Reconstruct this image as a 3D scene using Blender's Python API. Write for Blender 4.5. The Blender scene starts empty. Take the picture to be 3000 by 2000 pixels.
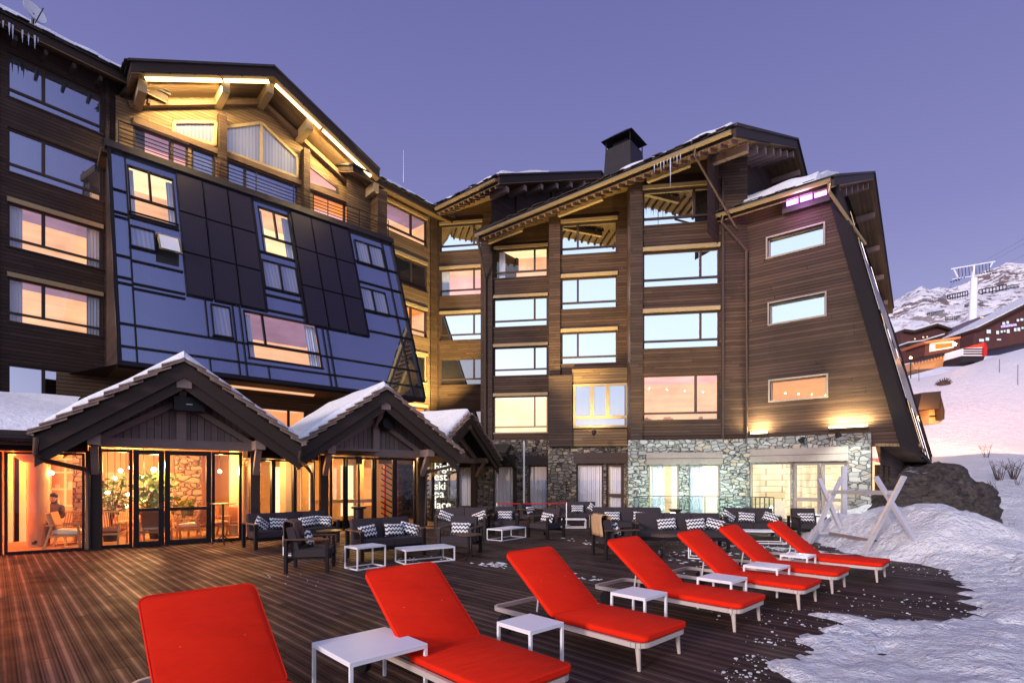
import bpy, bmesh, math, random
from mathutils import Vector, Matrix, noise
random.seed(7)
R = random.random
def ru(a, b): return a + (b - a) * random.random()
FP, CX, HY, EYE = 1550.0, 1500.0, 1405.0, 1.7
sc = bpy.context.scene
COL = sc.collection
V = Vector
UP = V((0, 0, 1))
def G(u, v, z=0.0):
    Y = FP * (EYE - z) / (v - HY)
    return V(((u - CX) / FP * Y, Y, z))

# ------------------------------------------------------------ materials
class NT:
    def __init__(s, name):
        s.m = bpy.data.materials.new(name); s.m.use_nodes = True
        s.t = s.m.node_tree; s.t.nodes.clear()
        s.out = s.t.nodes.new('ShaderNodeOutputMaterial')
    def n(s, typ, props=None, **inp):
        nd = s.t.nodes.new('ShaderNode' + typ)
        for k, v in (props or {}).items(): setattr(nd, k, v)
        for k, v in inp.items():
            key = int(k[1:]) if k[0] == '_' and k[1:].isdigit() else k.replace('_', ' ')
            s.set(nd, key, v)
        return nd
    def set(s, nd, key, v):
        sock = nd.inputs[key]
        if isinstance(v, bpy.types.Node): s.t.links.new(v.outputs[0], sock)
        elif isinstance(v, bpy.types.NodeSocket): s.t.links.new(v, sock)
        elif isinstance(v, (tuple, list)):
            if len(v) == 3 and sock.type == 'RGBA': v = (*v, 1)
            sock.default_value = v
        else: sock.default_value = v
    def math(s, op, a, b=0.0, c=0.0):
        return s.n('Math', {'operation': op}, _0=a, _1=b, _2=c)
    def vm(s, op, a, b=(0, 0, 0)):
        return s.n('VectorMath', {'operation': op}, _0=a, _1=b)
    def mix(s, f, a, b):
        nd = s.n('Mix', {'data_type': 'RGBA'})
        s.set(nd, 0, f); s.set(nd, 6, a); s.set(nd, 7, b)
        return nd.outputs[2]
    def obj(s): return s.n('TexCoord').outputs['Object']
    def ramp(s, f, p0, p1, a=0.0, b=1.0):
        return s.n('MapRange', {'clamp': True}, _0=f, _1=p0, _2=p1, _3=a, _4=b)
    def noise(s, vec, scale=5, detail=4, rough=.55):
        return s.n('TexNoise', Vector=vec, Scale=scale, Detail=detail, Roughness=rough)
    def surf(s, col, rough=.6, metal=0.0, bump=None, bs=.4, bd=.02, emis=None, es=0.0, spec=.5, coat=0.0, sheen=0.0):
        p = s.n('BsdfPrincipled')
        s.set(p, 'Base Color', col); s.set(p, 'Roughness', rough); s.set(p, 'Metallic', metal)
        s.set(p, 'Specular IOR Level', spec); s.set(p, 'Coat Weight', coat); s.set(p, 'Sheen Weight', sheen)
        if emis is not None:
            s.set(p, 'Emission Color', emis); s.set(p, 'Emission Strength', es)
        if bump is not None:
            b = s.n('Bump', Strength=bs, Distance=bd, Height=bump); s.set(p, 'Normal', b)
        s.t.links.new(p.outputs[0], s.out.inputs[0])
        return s.m

def plain(name, col, rough=.6, metal=0.0, var=.15, scale=8, bs=.15, spec=.22, stretch=(1, 1, 1), bd=.01, coat=0.0):
    t = NT(name)
    v = t.vm('MULTIPLY', t.obj(), stretch)
    n = t.noise(v, scale)
    a = tuple(c * (1 - var) for c in col); b = tuple(min(1, c * (1 + var)) for c in col)
    return t.surf(t.mix(n.outputs[0], a, b), rough, metal, n.outputs[0], bs, bd, spec=spec, coat=coat)

def emit(name, col, st):
    t = NT(name)
    e = t.n('Emission', Color=col, Strength=st)
    t.t.links.new(e.outputs[0], t.out.inputs[0]); return t.m

def emit_var(name, col, st):
    """wall of a lit room: brighter and dimmer zones of noise in its glow"""
    t = NT(name); o = t.obj(); n = t.noise(o, .9, 3, .5); q = t.noise(t.vm('MULTIPLY', o, (.3, .3, 3)), 1.5, 2)
    f = t.math('ADD', t.ramp(n.outputs[0], .3, .7, .8, 1.12), t.math('MULTIPLY', t.math('SUBTRACT', q.outputs[0], .5), .5))  # lamp falloff imitated by noise painted into the glow
    e = t.n('Emission', Color=col, Strength=t.math('MULTIPLY', f, st))
    t.t.links.new(e.outputs[0], t.out.inputs[0]); return t.m

def boards(name, ca, cb, h=.14, axis='Z', rough=.65, gap=.1, grain=1.0, wear=.5):
    """wood boards; boards stacked along axis"""
    t = NT(name)
    o = t.obj(); x = t.n('SeparateXYZ', Vector=o)
    if axis == 'Z': q = x.outputs[2]
    elif isinstance(axis, tuple):
        q = t.vm('DOT_PRODUCT', o, (axis[0], axis[1], 0)).outputs['Value']
    zz = t.math('DIVIDE', q, h)
    fl = t.math('FLOOR', zz); fr = t.math('FRACT', zz)
    wn = t.n('TexWhiteNoise', {'noise_dimensions': '1D'}, W=fl)
    # end joints
    al = t.math('ADD', x.outputs[0] if axis == 'Z' else x.outputs[2], t.math('MULTIPLY', x.outputs[1], .8 if axis == 'Z' else 0))
    al = t.math('ADD', t.math('DIVIDE', al, 3.1), t.math('MULTIPLY', wn.outputs[0], 7.3))
    jf = t.math('FRACT', al)
    wn2 = t.n('TexWhiteNoise', {'noise_dimensions': '2D'}, Vector=t.n('CombineXYZ', X=fl, Y=t.math('FLOOR', al)))
    st = (1.0, 1.0, 22.0) if axis == 'Z' else (14.0, 14.0, .8)
    g = t.noise(t.vm('MULTIPLY', o, st), 1.6 * grain, 6, .65)
    big = t.noise(o, .35, 3)
    f = t.math('ADD', t.math('MULTIPLY', wn2.outputs[0], .32), t.math('MULTIPLY', g.outputs[0], .62))
    f = t.ramp(f, .22, .74)
    c = t.mix(f, ca, cb)
    c = t.mix(t.ramp(big.outputs[0], .45, .7, 0, wear), c, tuple(k * .55 for k in ca))
    gm = t.ramp(fr, gap * .4, gap, 1, 0)
    gm = t.math('MAXIMUM', gm, t.ramp(jf, .0015, .003, .55, 0))
    c = t.mix(gm, c, tuple(k * .12 for k in ca))
    hgt = t.math('ADD', t.math('MULTIPLY', t.math('SUBTRACT', 1.0, gm), 1.0), t.math('MULTIPLY', g.outputs[0], .25))
    hgt = t.math('ADD', hgt, t.math('MULTIPLY', wn.outputs[0], .3))
    return t.surf(c, rough, 0, hgt, .8, .02, spec=.2)

def stone(name, ca, cb, cm, sx=2.6, sz=5.0):
    t = NT(name)
    o = t.obj()
    w = t.noise(o, 1.3, 2)
    v = t.vm('MULTIPLY', t.vm('ADD', o, t.vm('SCALE', w.outputs[1]).outputs[0]), (sx, sx, sz))
    vs = t.t.nodes[-1]
    for nd in t.t.nodes:
        if nd.bl_idname == 'ShaderNodeVectorMath' and nd.operation == 'SCALE': nd.inputs['Scale'].default_value = .18
    k = {'distance': 'CHEBYCHEV'}
    f1 = t.n('TexVoronoi', {'distance': 'CHEBYCHEV', 'feature': 'F1'}, Vector=v, Scale=1.0, Randomness=.85)
    f2 = t.n('TexVoronoi', {'distance': 'CHEBYCHEV', 'feature': 'F2'}, Vector=v, Scale=1.0, Randomness=.85)
    d = t.math('SUBTRACT', f2.outputs['Distance'], f1.outputs['Distance'])
    m = t.ramp(d, .02, .075, 1, 0)
    rnd = t.n('SeparateColor', Color=f1.outputs['Color'])
    n = t.noise(o, 14, 5)
    c = t.mix(t.math('ADD', t.math('MULTIPLY', rnd.outputs[0], .75), t.math('MULTIPLY', n.outputs[0], .3)), ca, cb)
    c = t.mix(t.math('MULTIPLY', t.math('GREATER_THAN', rnd.outputs[1], .86), .6), c, (.42, .33, .22))
    c = t.mix(m, c, cm)
    h = t.math('ADD', t.ramp(d, 0, .16), t.math('MULTIPLY', n.outputs[0], .35))
    h = t.math('ADD', h, t.math('MULTIPLY', rnd.outputs[2], .4))
    return t.surf(c, .85, 0, h, .9, .05, spec=.3)

def mirror_glass(name, tint, rough=.02, curtain=0.0, base=(.02, .025, .04), mixf=.9):
    t = NT(name)
    o = t.obj()
    n = t.noise(t.vm('MULTIPLY', o, (1, 1, .6)), .9, 2)
    wig = t.n('Bump', Strength=.05, Distance=.02, Height=n.outputs[0])
    g = t.n('BsdfGlossy', Color=tint, Roughness=rough, Normal=wig)
    b = base
    if curtain:
        x = t.n('SeparateXYZ', Vector=o)
        s_ = t.math('ADD', t.math('MULTIPLY', x.outputs[0], 1.0), t.math('MULTIPLY', x.outputs[1], 1.3))
        w = t.math('SINE', t.math('MULTIPLY', s_, 26.0))
        lo = t.noise(t.n('CombineXYZ', X=s_), 2.5, 3)
        b = t.mix(t.math('ADD', t.math('MULTIPLY', w, .25), lo.outputs[0]), tuple(k * curtain * .5 for k in (.68, .72, .84)), tuple(k * curtain for k in (.68, .72, .84)))
    d = t.n('BsdfDiffuse', Color=b)
    m = t.n('MixShader', _0=mixf, _1=d, _2=g)
    t.t.links.new(m.outputs[0], t.out.inputs[0]); return t.m

def clear_glass(name, refl=.16, tint=(1, 1, 1), gt=(1, 1, 1)):
    t = NT(name)
    g_ = t.n('NewGeometry'); c = t.math('ABSOLUTE', t.vm('DOT_PRODUCT', g_.outputs['Incoming'], g_.outputs['Normal']).outputs['Value'])
    f = t.math('ADD', t.math('MULTIPLY', t.math('POWER', t.math('SUBTRACT', 1.0, c), 5.0), .75), .045 + refl)
    a = t.n('BsdfTransparent', Color=tint); g = t.n('BsdfGlossy', Roughness=.01, Color=gt)
    m = t.n('MixShader', _0=f, _1=a, _2=g)
    t.t.links.new(m.outputs[0], t.out.inputs[0]); return t.m

def snow_mat(name, scale=1.0, tint=(.92, .93, .96), bs=.6, dirt=0.0):
    t = NT(name)
    o = t.obj()
    a = t.noise(o, 1.2 * scale, 6, .6); b = t.noise(o, 9 * scale, 5, .65); d = t.noise(o, 34 * scale, 4, .65)
    h = t.math('ADD', t.math('MULTIPLY', a.outputs[0], 1.2), t.math('ADD', t.math('MULTIPLY', b.outputs[0], .75), t.math('MULTIPLY', d.outputs[0], .13)))
    c = t.mix(t.ramp(b.outputs[0], .35, .65), tuple(k * .80 for k in tint), tint)
    c = t.mix(t.ramp(a.outputs[0], .42, .6, .0, .28), c, tuple(k * .72 for k in tint))
    if dirt:
        c = t.mix(t.ramp(t.noise(o, 2.2, 5, .7).outputs[0], .62, .8, 0, dirt), c, (.3, .26, .26))
    return t.surf(c, .55, 0, h, bs, .2, spec=.4)

M = {}
M['clad_dark'] = boards('dark_board_cladding', (.034, .021, .017), (.074, .046, .035), .14)
M['clad_mid'] = boards('brown_board_cladding', (.050, .028, .016), (.125, .074, .044), .14, gap=.14)
M['clad_weathered'] = boards('weathered_board_cladding', (.036, .0205, .014), (.100, .057, .039), .135, wear=.6, gap=.15)
M['clad_honey'] = boards('honey_board_cladding', (.13, .078, .040), (.25, .165, .092), .14, wear=.3, gap=.14)
M['clad_light'] = boards('light_board_cladding', (.20, .165, .13), (.34, .29, .24), .16)
M['soffit'] = boards('soffit_boards', (.16, .10, .055), (.27, .18, .10), .12, axis=(.77, -.64))
M['beam'] = plain('brown_timber_beam', (.14, .085, .055), .7, 0, .3, 3, .3, stretch=(1, 1, 12))
M['beam_dark'] = plain('dark_timber_beam', (.038, .025, .020), .65, 0, .3, 3, .3, stretch=(1, 1, 10))
M['beam_grey'] = plain('greyed_timber_beam', (.23, .162, .145), .75, 0, .3, 3, .3, stretch=(1, 1, 10))
M['vboards'] = boards('vertical_gable_boards', (.16, .115, .105), (.28, .21, .19), .16, axis=(.8, .6), gap=.09)
M['frame_brown'] = plain('brown_window_frame', (.052, .034, .030), .45, 0, .15, 6, .1)
M['frame_black'] = plain('black_window_frame', (.014, .012, .014), .35, .3, .1, 6, .05)
M['frame_tan'] = plain('tan_window_frame', (.36, .27, .15), .5, 0, .15, 6, .1)
M['frame_grey'] = plain('grey_timber_frame', (.27, .23, .20), .5, 0, .15, 6, .1)
M['head'] = plain('window_head_board', (.34, .25, .14), .6, 0, .2, 5, .1)
M['stone_grey'] = stone('grey_rubble_masonry', (.075, .065, .06), (.22, .195, .175), (.016, .013, .012), 3.3, 6.2)
M['stone_light'] = stone('light_rubble_masonry', (.16, .158, .145), (.42, .425, .40), (.055, .05, .046), 3.3, 6.2)
M['stone_warm'] = stone('warm_rubble_masonry', (.24, .15, .09), (.5, .36, .24), (.08, .05, .03), 3.2, 7.0)
M['tile'] = plain('dark_slate_tiles', (.045, .038, .038), .7, 0, .5, 4, .5, bd=.03)
M['tile_edge'] = plain('weathered_slate_edge', (.26, .185, .15), .8, 0, .45, 9, .5, bd=.03)
M['metal_dark'] = plain('dark_sheet_metal', (.032, .026, .030), .5, .4, .2, 2, .08)
M['gutter'] = plain('brass_brown_gutter', (.30, .22, .12), .4, .5, .2, 4, .1)
M['pipe'] = plain('brown_downpipe', (.08, .055, .045), .4, .5, .2, 4, .1)
M['glass_sky'] = mirror_glass('sky_reflecting_glass', (.86, .90, .92))
M['glass_dim'] = mirror_glass('blue_reflecting_glass', (.60, .64, .74), curtain=.28, mixf=.75)
M['glass_facade'] = mirror_glass('slanted_facade_glass', (.60, .66, .72), curtain=.22, mixf=.76)
M['glass_black'] = mirror_glass('dark_glass', (.5, .5, .55), mixf=.55)
M['glass'] = clear_glass('clear_glass', .0)
M['glass_lit'] = clear_glass('window_glass', .05)
M['glass_curtain'] = mirror_glass('curtained_window_glass', (.62, .68, .76), curtain=.62, mixf=.5)
M['end_glass'] = mirror_glass('near_black_end_glass', (.35, .35, .4), base=(.008, .007, .008), mixf=.22)
M['glass_rail'] = clear_glass('railing_glass', .08, (.9, .96, .94))
M['snow'] = snow_mat('snow', 1.0, bs=.95)
M['snow_roof'] = snow_mat('roof_snow_surface', .8, bs=.3)
M['white'] = plain('white_powder_coat', (.78, .79, .82), .35, 0, .04, 8, .02)
M['lounger_frame'] = plain('sand_coated_metal', (.55, .47, .42), .4, .1, .06, 8, .03)
M['rubber'] = plain('black_rubber', (.012, .011, .012), .6, 0, .2, 8, .1)
M['red'] = None
M['dark_fabric'] = plain('charcoal_fabric', (.040, .032, .036), .9, 0, .22, 160, .35, bd=.003)
M['blanket'] = plain('brown_wool_blanket', (.16, .095, .075), .95, 0, .2, 90, .5, bd=.006)
M['blanket_tan'] = plain('tan_wool_blanket', (.48, .31, .17), .95, 0, .2, 90, .5, bd=.006)
M['dark_metal'] = plain('dark_coated_metal', (.022, .018, .020), .38, .4, .15, 6, .05)
M['arm_wood'] = plain('oiled_wood_arm', (.095, .055, .038), .5, 0, .3, 3, .2, stretch=(1, 8, 8))
M['plaster'] = plain('cream_plaster', (.74, .58, .38), .8, 0, .06, 3, .05)
M['plaster_warm'] = plain('peach_plaster', (.66, .38, .20), .8, 0, .06, 3, .05)
M['oak'] = plain('oak_panel', (.48, .28, .13), .55, 0, .2, 2, .1, stretch=(1, 1, 6))
M['oak_floor'] = boards('oak_floor', (.30, .17, .09), (.5, .3, .16), .16, axis=(.6, -.8), gap=.04)
M['leather'] = plain('tan_seat_fabric', (.42, .18, .09), .7, 0, .2, 30, .2)
M['cream_fabric'] = plain('cream_seat_fabric', (.75, .6, .42), .85, 0, .08, 50, .2)
M['chair_wood'] = plain('ash_chair_wood', (.46, .24, .11), .5, 0, .2, 4, .1)
M['curtain'] = plain('sheer_curtain', (.62, .64, .74), .9, 0, .12, 3, .3, stretch=(14, 14, .4), bd=.03)
M['leaf'] = plain('green_leaf', (.10, .16, .04), .5, 0, .5, 6, .1)
M['pot'] = plain('dark_planter', (.05, .045, .045), .6, 0, .2, 6, .1)
M['rock'] = None
M['edge_dark'] = plain('dark_edge_board', (.012, .009, .011), .8, 0, .2, 3, .1)
M['alu'] = plain('brushed_metal_leg', (.68, .67, .70), .42, .55, .15, 3, .1, stretch=(1, 1, 5))
M['twig'] = plain('dry_twig', (.06, .04, .035), .8)
M['rope_red'] = plain('red_barrier_rope', (.5, .02, .02), .6)
M['led'] = emit('warm_led_strip', (1, .72, .30), 5.0)
M['lamp_yellow'] = emit('yellow_tube_lamp', (1, .80, .36), 11.0)
M['lamp_purple'] = emit('purple_heater_tube', (.62, .20, 1.0), 4.5)
M['bulb'] = emit('warm_bulb', (1, .72, .36), 30.0)
M['bulb_orange'] = emit('orange_street_bulb', (1, .42, .12), 60.0)
M['win_white'] = emit('pale_lit_window', (.85, .88, 1.0), .75)
M['win_warm'] = emit('warm_lit_window', (1, .66, .32), 1.1)
M['sign_purple'] = emit('purple_sign_light', (.55, .42, 1.0), 1.3)
M['letters'] = emit('white_emissive_letters', (1, .96, .82), .9)  # lettering painted on glass, its brightness put in as emission
M['room_peach'] = emit_var('lit_room_wall_peach', (1.0, .50, .27), .86)
M['room_mauve'] = emit_var('lit_room_ceiling_mauve', (.40, .22, .30), .7)
M['room_pink'] = emit_var('lit_room_wall_pink', (1.0, .42, .36), .95)
M['room_cream'] = emit_var('lit_room_wall_cream', (1.0, .70, .37), 1.15)
M['room_orange'] = emit_var('lit_room_wall_orange', (1.0, .30, .07), .9)
M['room_white'] = emit_var('lit_room_wall_white', (1.0, .92, .68), 1.4)
M['ice'] = plain('icicle_ice', (.55, .6, .75), .15, 0, .1, 5, .1)

def red_mat():
    t = NT('red_lounger_canvas'); o = t.obj()
    w = t.noise(o, 320, 2); f = t.noise(t.vm('MULTIPLY', t.vm('ADD', o, t.n('ObjectInfo').outputs['Location']), (.8, 4.5, 1.0)), 1.6, 3, .55); s = t.noise(o, 2.5, 3)
    h = t.math('ADD', t.math('MULTIPLY', w.outputs[0], .06), f.outputs[0])
    c = t.mix(s.outputs[0], (.68, .016, .004), (.82, .026, .006))
    return t.surf(c, .85, 0, h, .75, .05, spec=.12)
M['red'] = red_mat()

def rock_mat(name, snow=0.0):
    t = NT(name); o = t.obj()
    a = t.noise(o, 1.2, 8, .7); b = t.noise(t.vm('MULTIPLY', o, (1, 1, 2.5)), 5, 6, .7)
    c = t.mix(t.ramp(b.outputs[0], .35, .65), (.010, .008, .007), (.075, .060, .050))
    c = t.mix(t.ramp(a.outputs[0], .55, .7, 0, .5), c, (.14, .115, .095))
    cr = t.n('TexVoronoi', {'feature': 'DISTANCE_TO_EDGE'}, Vector=t.vm('ADD', o, t.vm('MULTIPLY', a.outputs[1], (1.6, 1.6, 2.6))), Scale=1.1)
    crk = t.ramp(cr.outputs['Distance'], 0, .018, 0, 1); c = t.mix(t.math('MULTIPLY', t.math('SUBTRACT', 1.0, crk), .5), c, (.006, .005, .005))
    h = t.math('ADD', t.math('ADD', a.outputs[0], t.math('MULTIPLY', b.outputs[0], .5)), t.math('MULTIPLY', crk, .25))
    if snow:
        gz = t.n('SeparateXYZ', Vector=t.n('NewGeometry').outputs['Normal'])
        m = t.ramp(t.math('ADD', gz.outputs[2], t.math('MULTIPLY', a.outputs[0], .5)), snow, snow + .08)
        c = t.mix(m, c, (.85, .86, .9))
    return t.surf(c, .85, 0, h, .9, .12)
M['rock'] = rock_mat('weathered_boulder_rock', 1.24)

def block_mat():
    """lit interior wall of large stone blocks"""
    t = NT('lit_room_block_wall'); o = t.obj(); x = t.n('SeparateXYZ', Vector=o)
    u = t.math('ADD', x.outputs[0], t.math('MULTIPLY', x.outputs[1], .6))
    b = t.n('TexBrick', Vector=t.n('CombineXYZ', X=u, Y=x.outputs[2]), Scale=1.0)
    b.inputs['Brick Width'].default_value = .55; b.inputs['Row Height'].default_value = .28; b.inputs['Mortar Size'].default_value = .012
    b.inputs['Color1'].default_value = (1, .80, .48, 1); b.inputs['Color2'].default_value = (.82, .60, .33, 1); b.inputs['Mortar'].default_value = (.42, .28, .14, 1)
    n = t.noise(o, .8, 2); e = t.n('Emission', Color=b.outputs[0], Strength=t.ramp(n.outputs[0], .3, .7, .75, 1.3))
    t.t.links.new(e.outputs[0], t.out.inputs[0]); return t.m
M['room_block'] = block_mat()
def zig_mat():
    t = NT('zigzag_pillow_fabric'); o = t.obj(); x = t.n('SeparateXYZ', Vector=o)
    tri = t.math('PINGPONG', t.math('ADD', x.outputs[0], 1.0), .042)
    s_ = t.math('FRACT', t.math('DIVIDE', t.math('ADD', x.outputs[2], t.math('ADD', t.math('MULTIPLY', tri, 1.0), 1.0)), .092))
    wn = t.noise(o, 60, 2)
    c = t.mix(t.math('GREATER_THAN', s_, .52), (.72, .71, .70), (.02, .022, .04))
    return t.surf(c, .9, 0, wn.outputs[0], .2, .003)
M['zigzag'] = zig_mat()

DB = V((-.700, .714, 0))        # deck board direction
def deck_mat():
    t = NT('grooved_deck_boards'); o = t.obj()
    q = t.vm('DOT_PRODUCT', o, (.714, .700, 0)).outputs['Value']
    al = t.vm('DOT_PRODUCT', o, (-.700, .714, 0)).outputs['Value']
    zz = t.math('DIVIDE', q, .145); fl = t.math('FLOOR', zz); fr = t.math('FRACT', zz)
    wn = t.n('TexWhiteNoise', {'noise_dimensions': '1D'}, W=fl)
    aj = t.math('ADD', t.math('DIVIDE', al, 2.6), t.math('MULTIPLY', wn.outputs[0], 5.0))
    jf = t.math('FRACT', aj)
    wn2 = t.n('TexWhiteNoise', {'noise_dimensions': '2D'}, Vector=t.n('CombineXYZ', X=fl, Y=t.math('FLOOR', aj)))
    gv = t.n('CombineXYZ', X=t.math('MULTIPLY', q, 30.0), Y=t.math('MULTIPLY', al, 1.6))
    g = t.noise(gv, 1.0, 6, .65)
    grooves = t.math('PINGPONG', t.math('MULTIPLY', fr, 5.0), .5)     # grooves on each board
    grm = t.ramp(grooves, .08, .26, 1, 0)
    gap = t.math('MAXIMUM', t.ramp(fr, .06, .10, 1, 0), t.ramp(jf, .0015, .004, 1, 0))
    cup = t.math('PINGPONG', fr, .5)
    f = t.math('ADD', t.math('MULTIPLY', wn2.outputs[0], .55), t.math('MULTIPLY', g.outputs[0], .5))
    c = t.mix(t.ramp(f, .2, .85), (.034, .0205, .018), (.105, .063, .052))
    wob = t.noise(t.n('CombineXYZ', X=fl, Y=t.math('MULTIPLY', al, .7)), 1.0, 5, .7)
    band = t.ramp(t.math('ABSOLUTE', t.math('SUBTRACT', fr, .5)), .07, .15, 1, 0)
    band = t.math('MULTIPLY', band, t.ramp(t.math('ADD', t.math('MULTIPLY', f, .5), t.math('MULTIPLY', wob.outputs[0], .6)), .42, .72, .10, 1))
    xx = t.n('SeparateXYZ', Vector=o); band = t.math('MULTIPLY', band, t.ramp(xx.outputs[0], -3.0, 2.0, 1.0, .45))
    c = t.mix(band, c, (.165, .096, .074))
    c = t.mix(t.math('MULTIPLY', t.math('MULTIPLY', grm, .7), t.math('SUBTRACT', 1.0, band)), c, (.006, .004, .003))
    c = t.mix(gap, c, (.004, .003, .003))
    frost = t.noise(t.n('CombineXYZ', X=t.math('MULTIPLY', q, 3.5), Y=t.math('MULTIPLY', al, .9)), 1.0, 8, .75)
    patch = t.noise(o, .45, 3)
    fm = t.math('MULTIPLY', t.ramp(frost.outputs[0], .58, .72), t.ramp(patch.outputs[0], .48, .62, 0, .5))
    x = t.n('SeparateXYZ', Vector=o)
    side = t.ramp(x.outputs[0], -4.0, 4.0, 0.05, 1.0)
    fm = t.math('MULTIPLY', fm, side)
    c = t.mix(fm, c, (.42, .41, .45))
    h = t.math('ADD', t.math('MULTIPLY', g.outputs[0], .25), t.math('MULTIPLY', wn.outputs[0], .4))
    h = t.math('SUBTRACT', h, t.math('MULTIPLY', gap, 1.5))
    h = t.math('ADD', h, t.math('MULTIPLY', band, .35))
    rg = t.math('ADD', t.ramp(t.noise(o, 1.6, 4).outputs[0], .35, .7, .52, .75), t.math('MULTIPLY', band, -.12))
    t.surf(c, rg, 0, h, .8, .006, spec=.12)
    p = [n_ for n_ in t.t.nodes if n_.bl_idname == 'ShaderNodeBsdfPrincipled'][0]
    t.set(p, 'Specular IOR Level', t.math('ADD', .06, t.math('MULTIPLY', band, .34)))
    return t.m
M['deck'] = deck_mat()

def solar_mat():
    t = NT('solar_panel_cells'); o = t.obj()
    v = t.noise(t.vm('MULTIPLY', o, (1, 1, 1)), 30, 2)
    x = t.n('SeparateXYZ', Vector=o)
    a = t.math('FRACT', t.math('MULTIPLY', x.outputs[2], 11.0))
    s_ = t.vm('DOT_PRODUCT', o, (.737, .676, 0)).outputs['Value']
    b = t.math('FRACT', t.math('MULTIPLY', s_, 11.0))
    l = t.math('MAXIMUM', t.ramp(a, .06, .12, 1, 0), t.ramp(b, .06, .12, 1, 0))
    c = t.mix(t.math('MULTIPLY', l, .6), (.012, .008, .015), (.060, .050, .072))
    return t.surf(c, .3, 0, v.outputs[0], .1, .005, spec=.5)
M['solar'] = solar_mat()

# ------------------------------------------------------------ mesh building
class Fr:
    """wall frame: o origin, ax to the right as seen from outside, up, n outward"""
    def __init__(s, o, ax, up=UP):
        s.o = V(o) if len(o) == 3 else V((o[0], o[1], 0)); ax = V(ax) if len(ax) == 3 else V((ax[0], ax[1], 0))
        s.ax = ax.normalized(); s.up = V(up).normalized(); s.n = s.ax.cross(s.up).normalized()
    def P(s, a, b, c=0.0): return s.o + s.ax * a + s.up * b + s.n * c
    def hit(s, u, v, c=0.0):
        d = V(((u - CX) / FP, 1, (HY - v) / FP)); e = V((0, 0, EYE))
        q = s.o + s.n * c
        k = (q - e).dot(s.n) / d.dot(s.n)
        p = e + d * k - q
        return p.dot(s.ax), p.dot(s.up)
    def a_at(s, u, v=1000, c=0.0): return s.hit(u, v, c)[0]
WORLD = Fr((0, 0, 0), (1, 0, 0))      # P(a,b,c) -> x=a, z=b, y=-c

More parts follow.
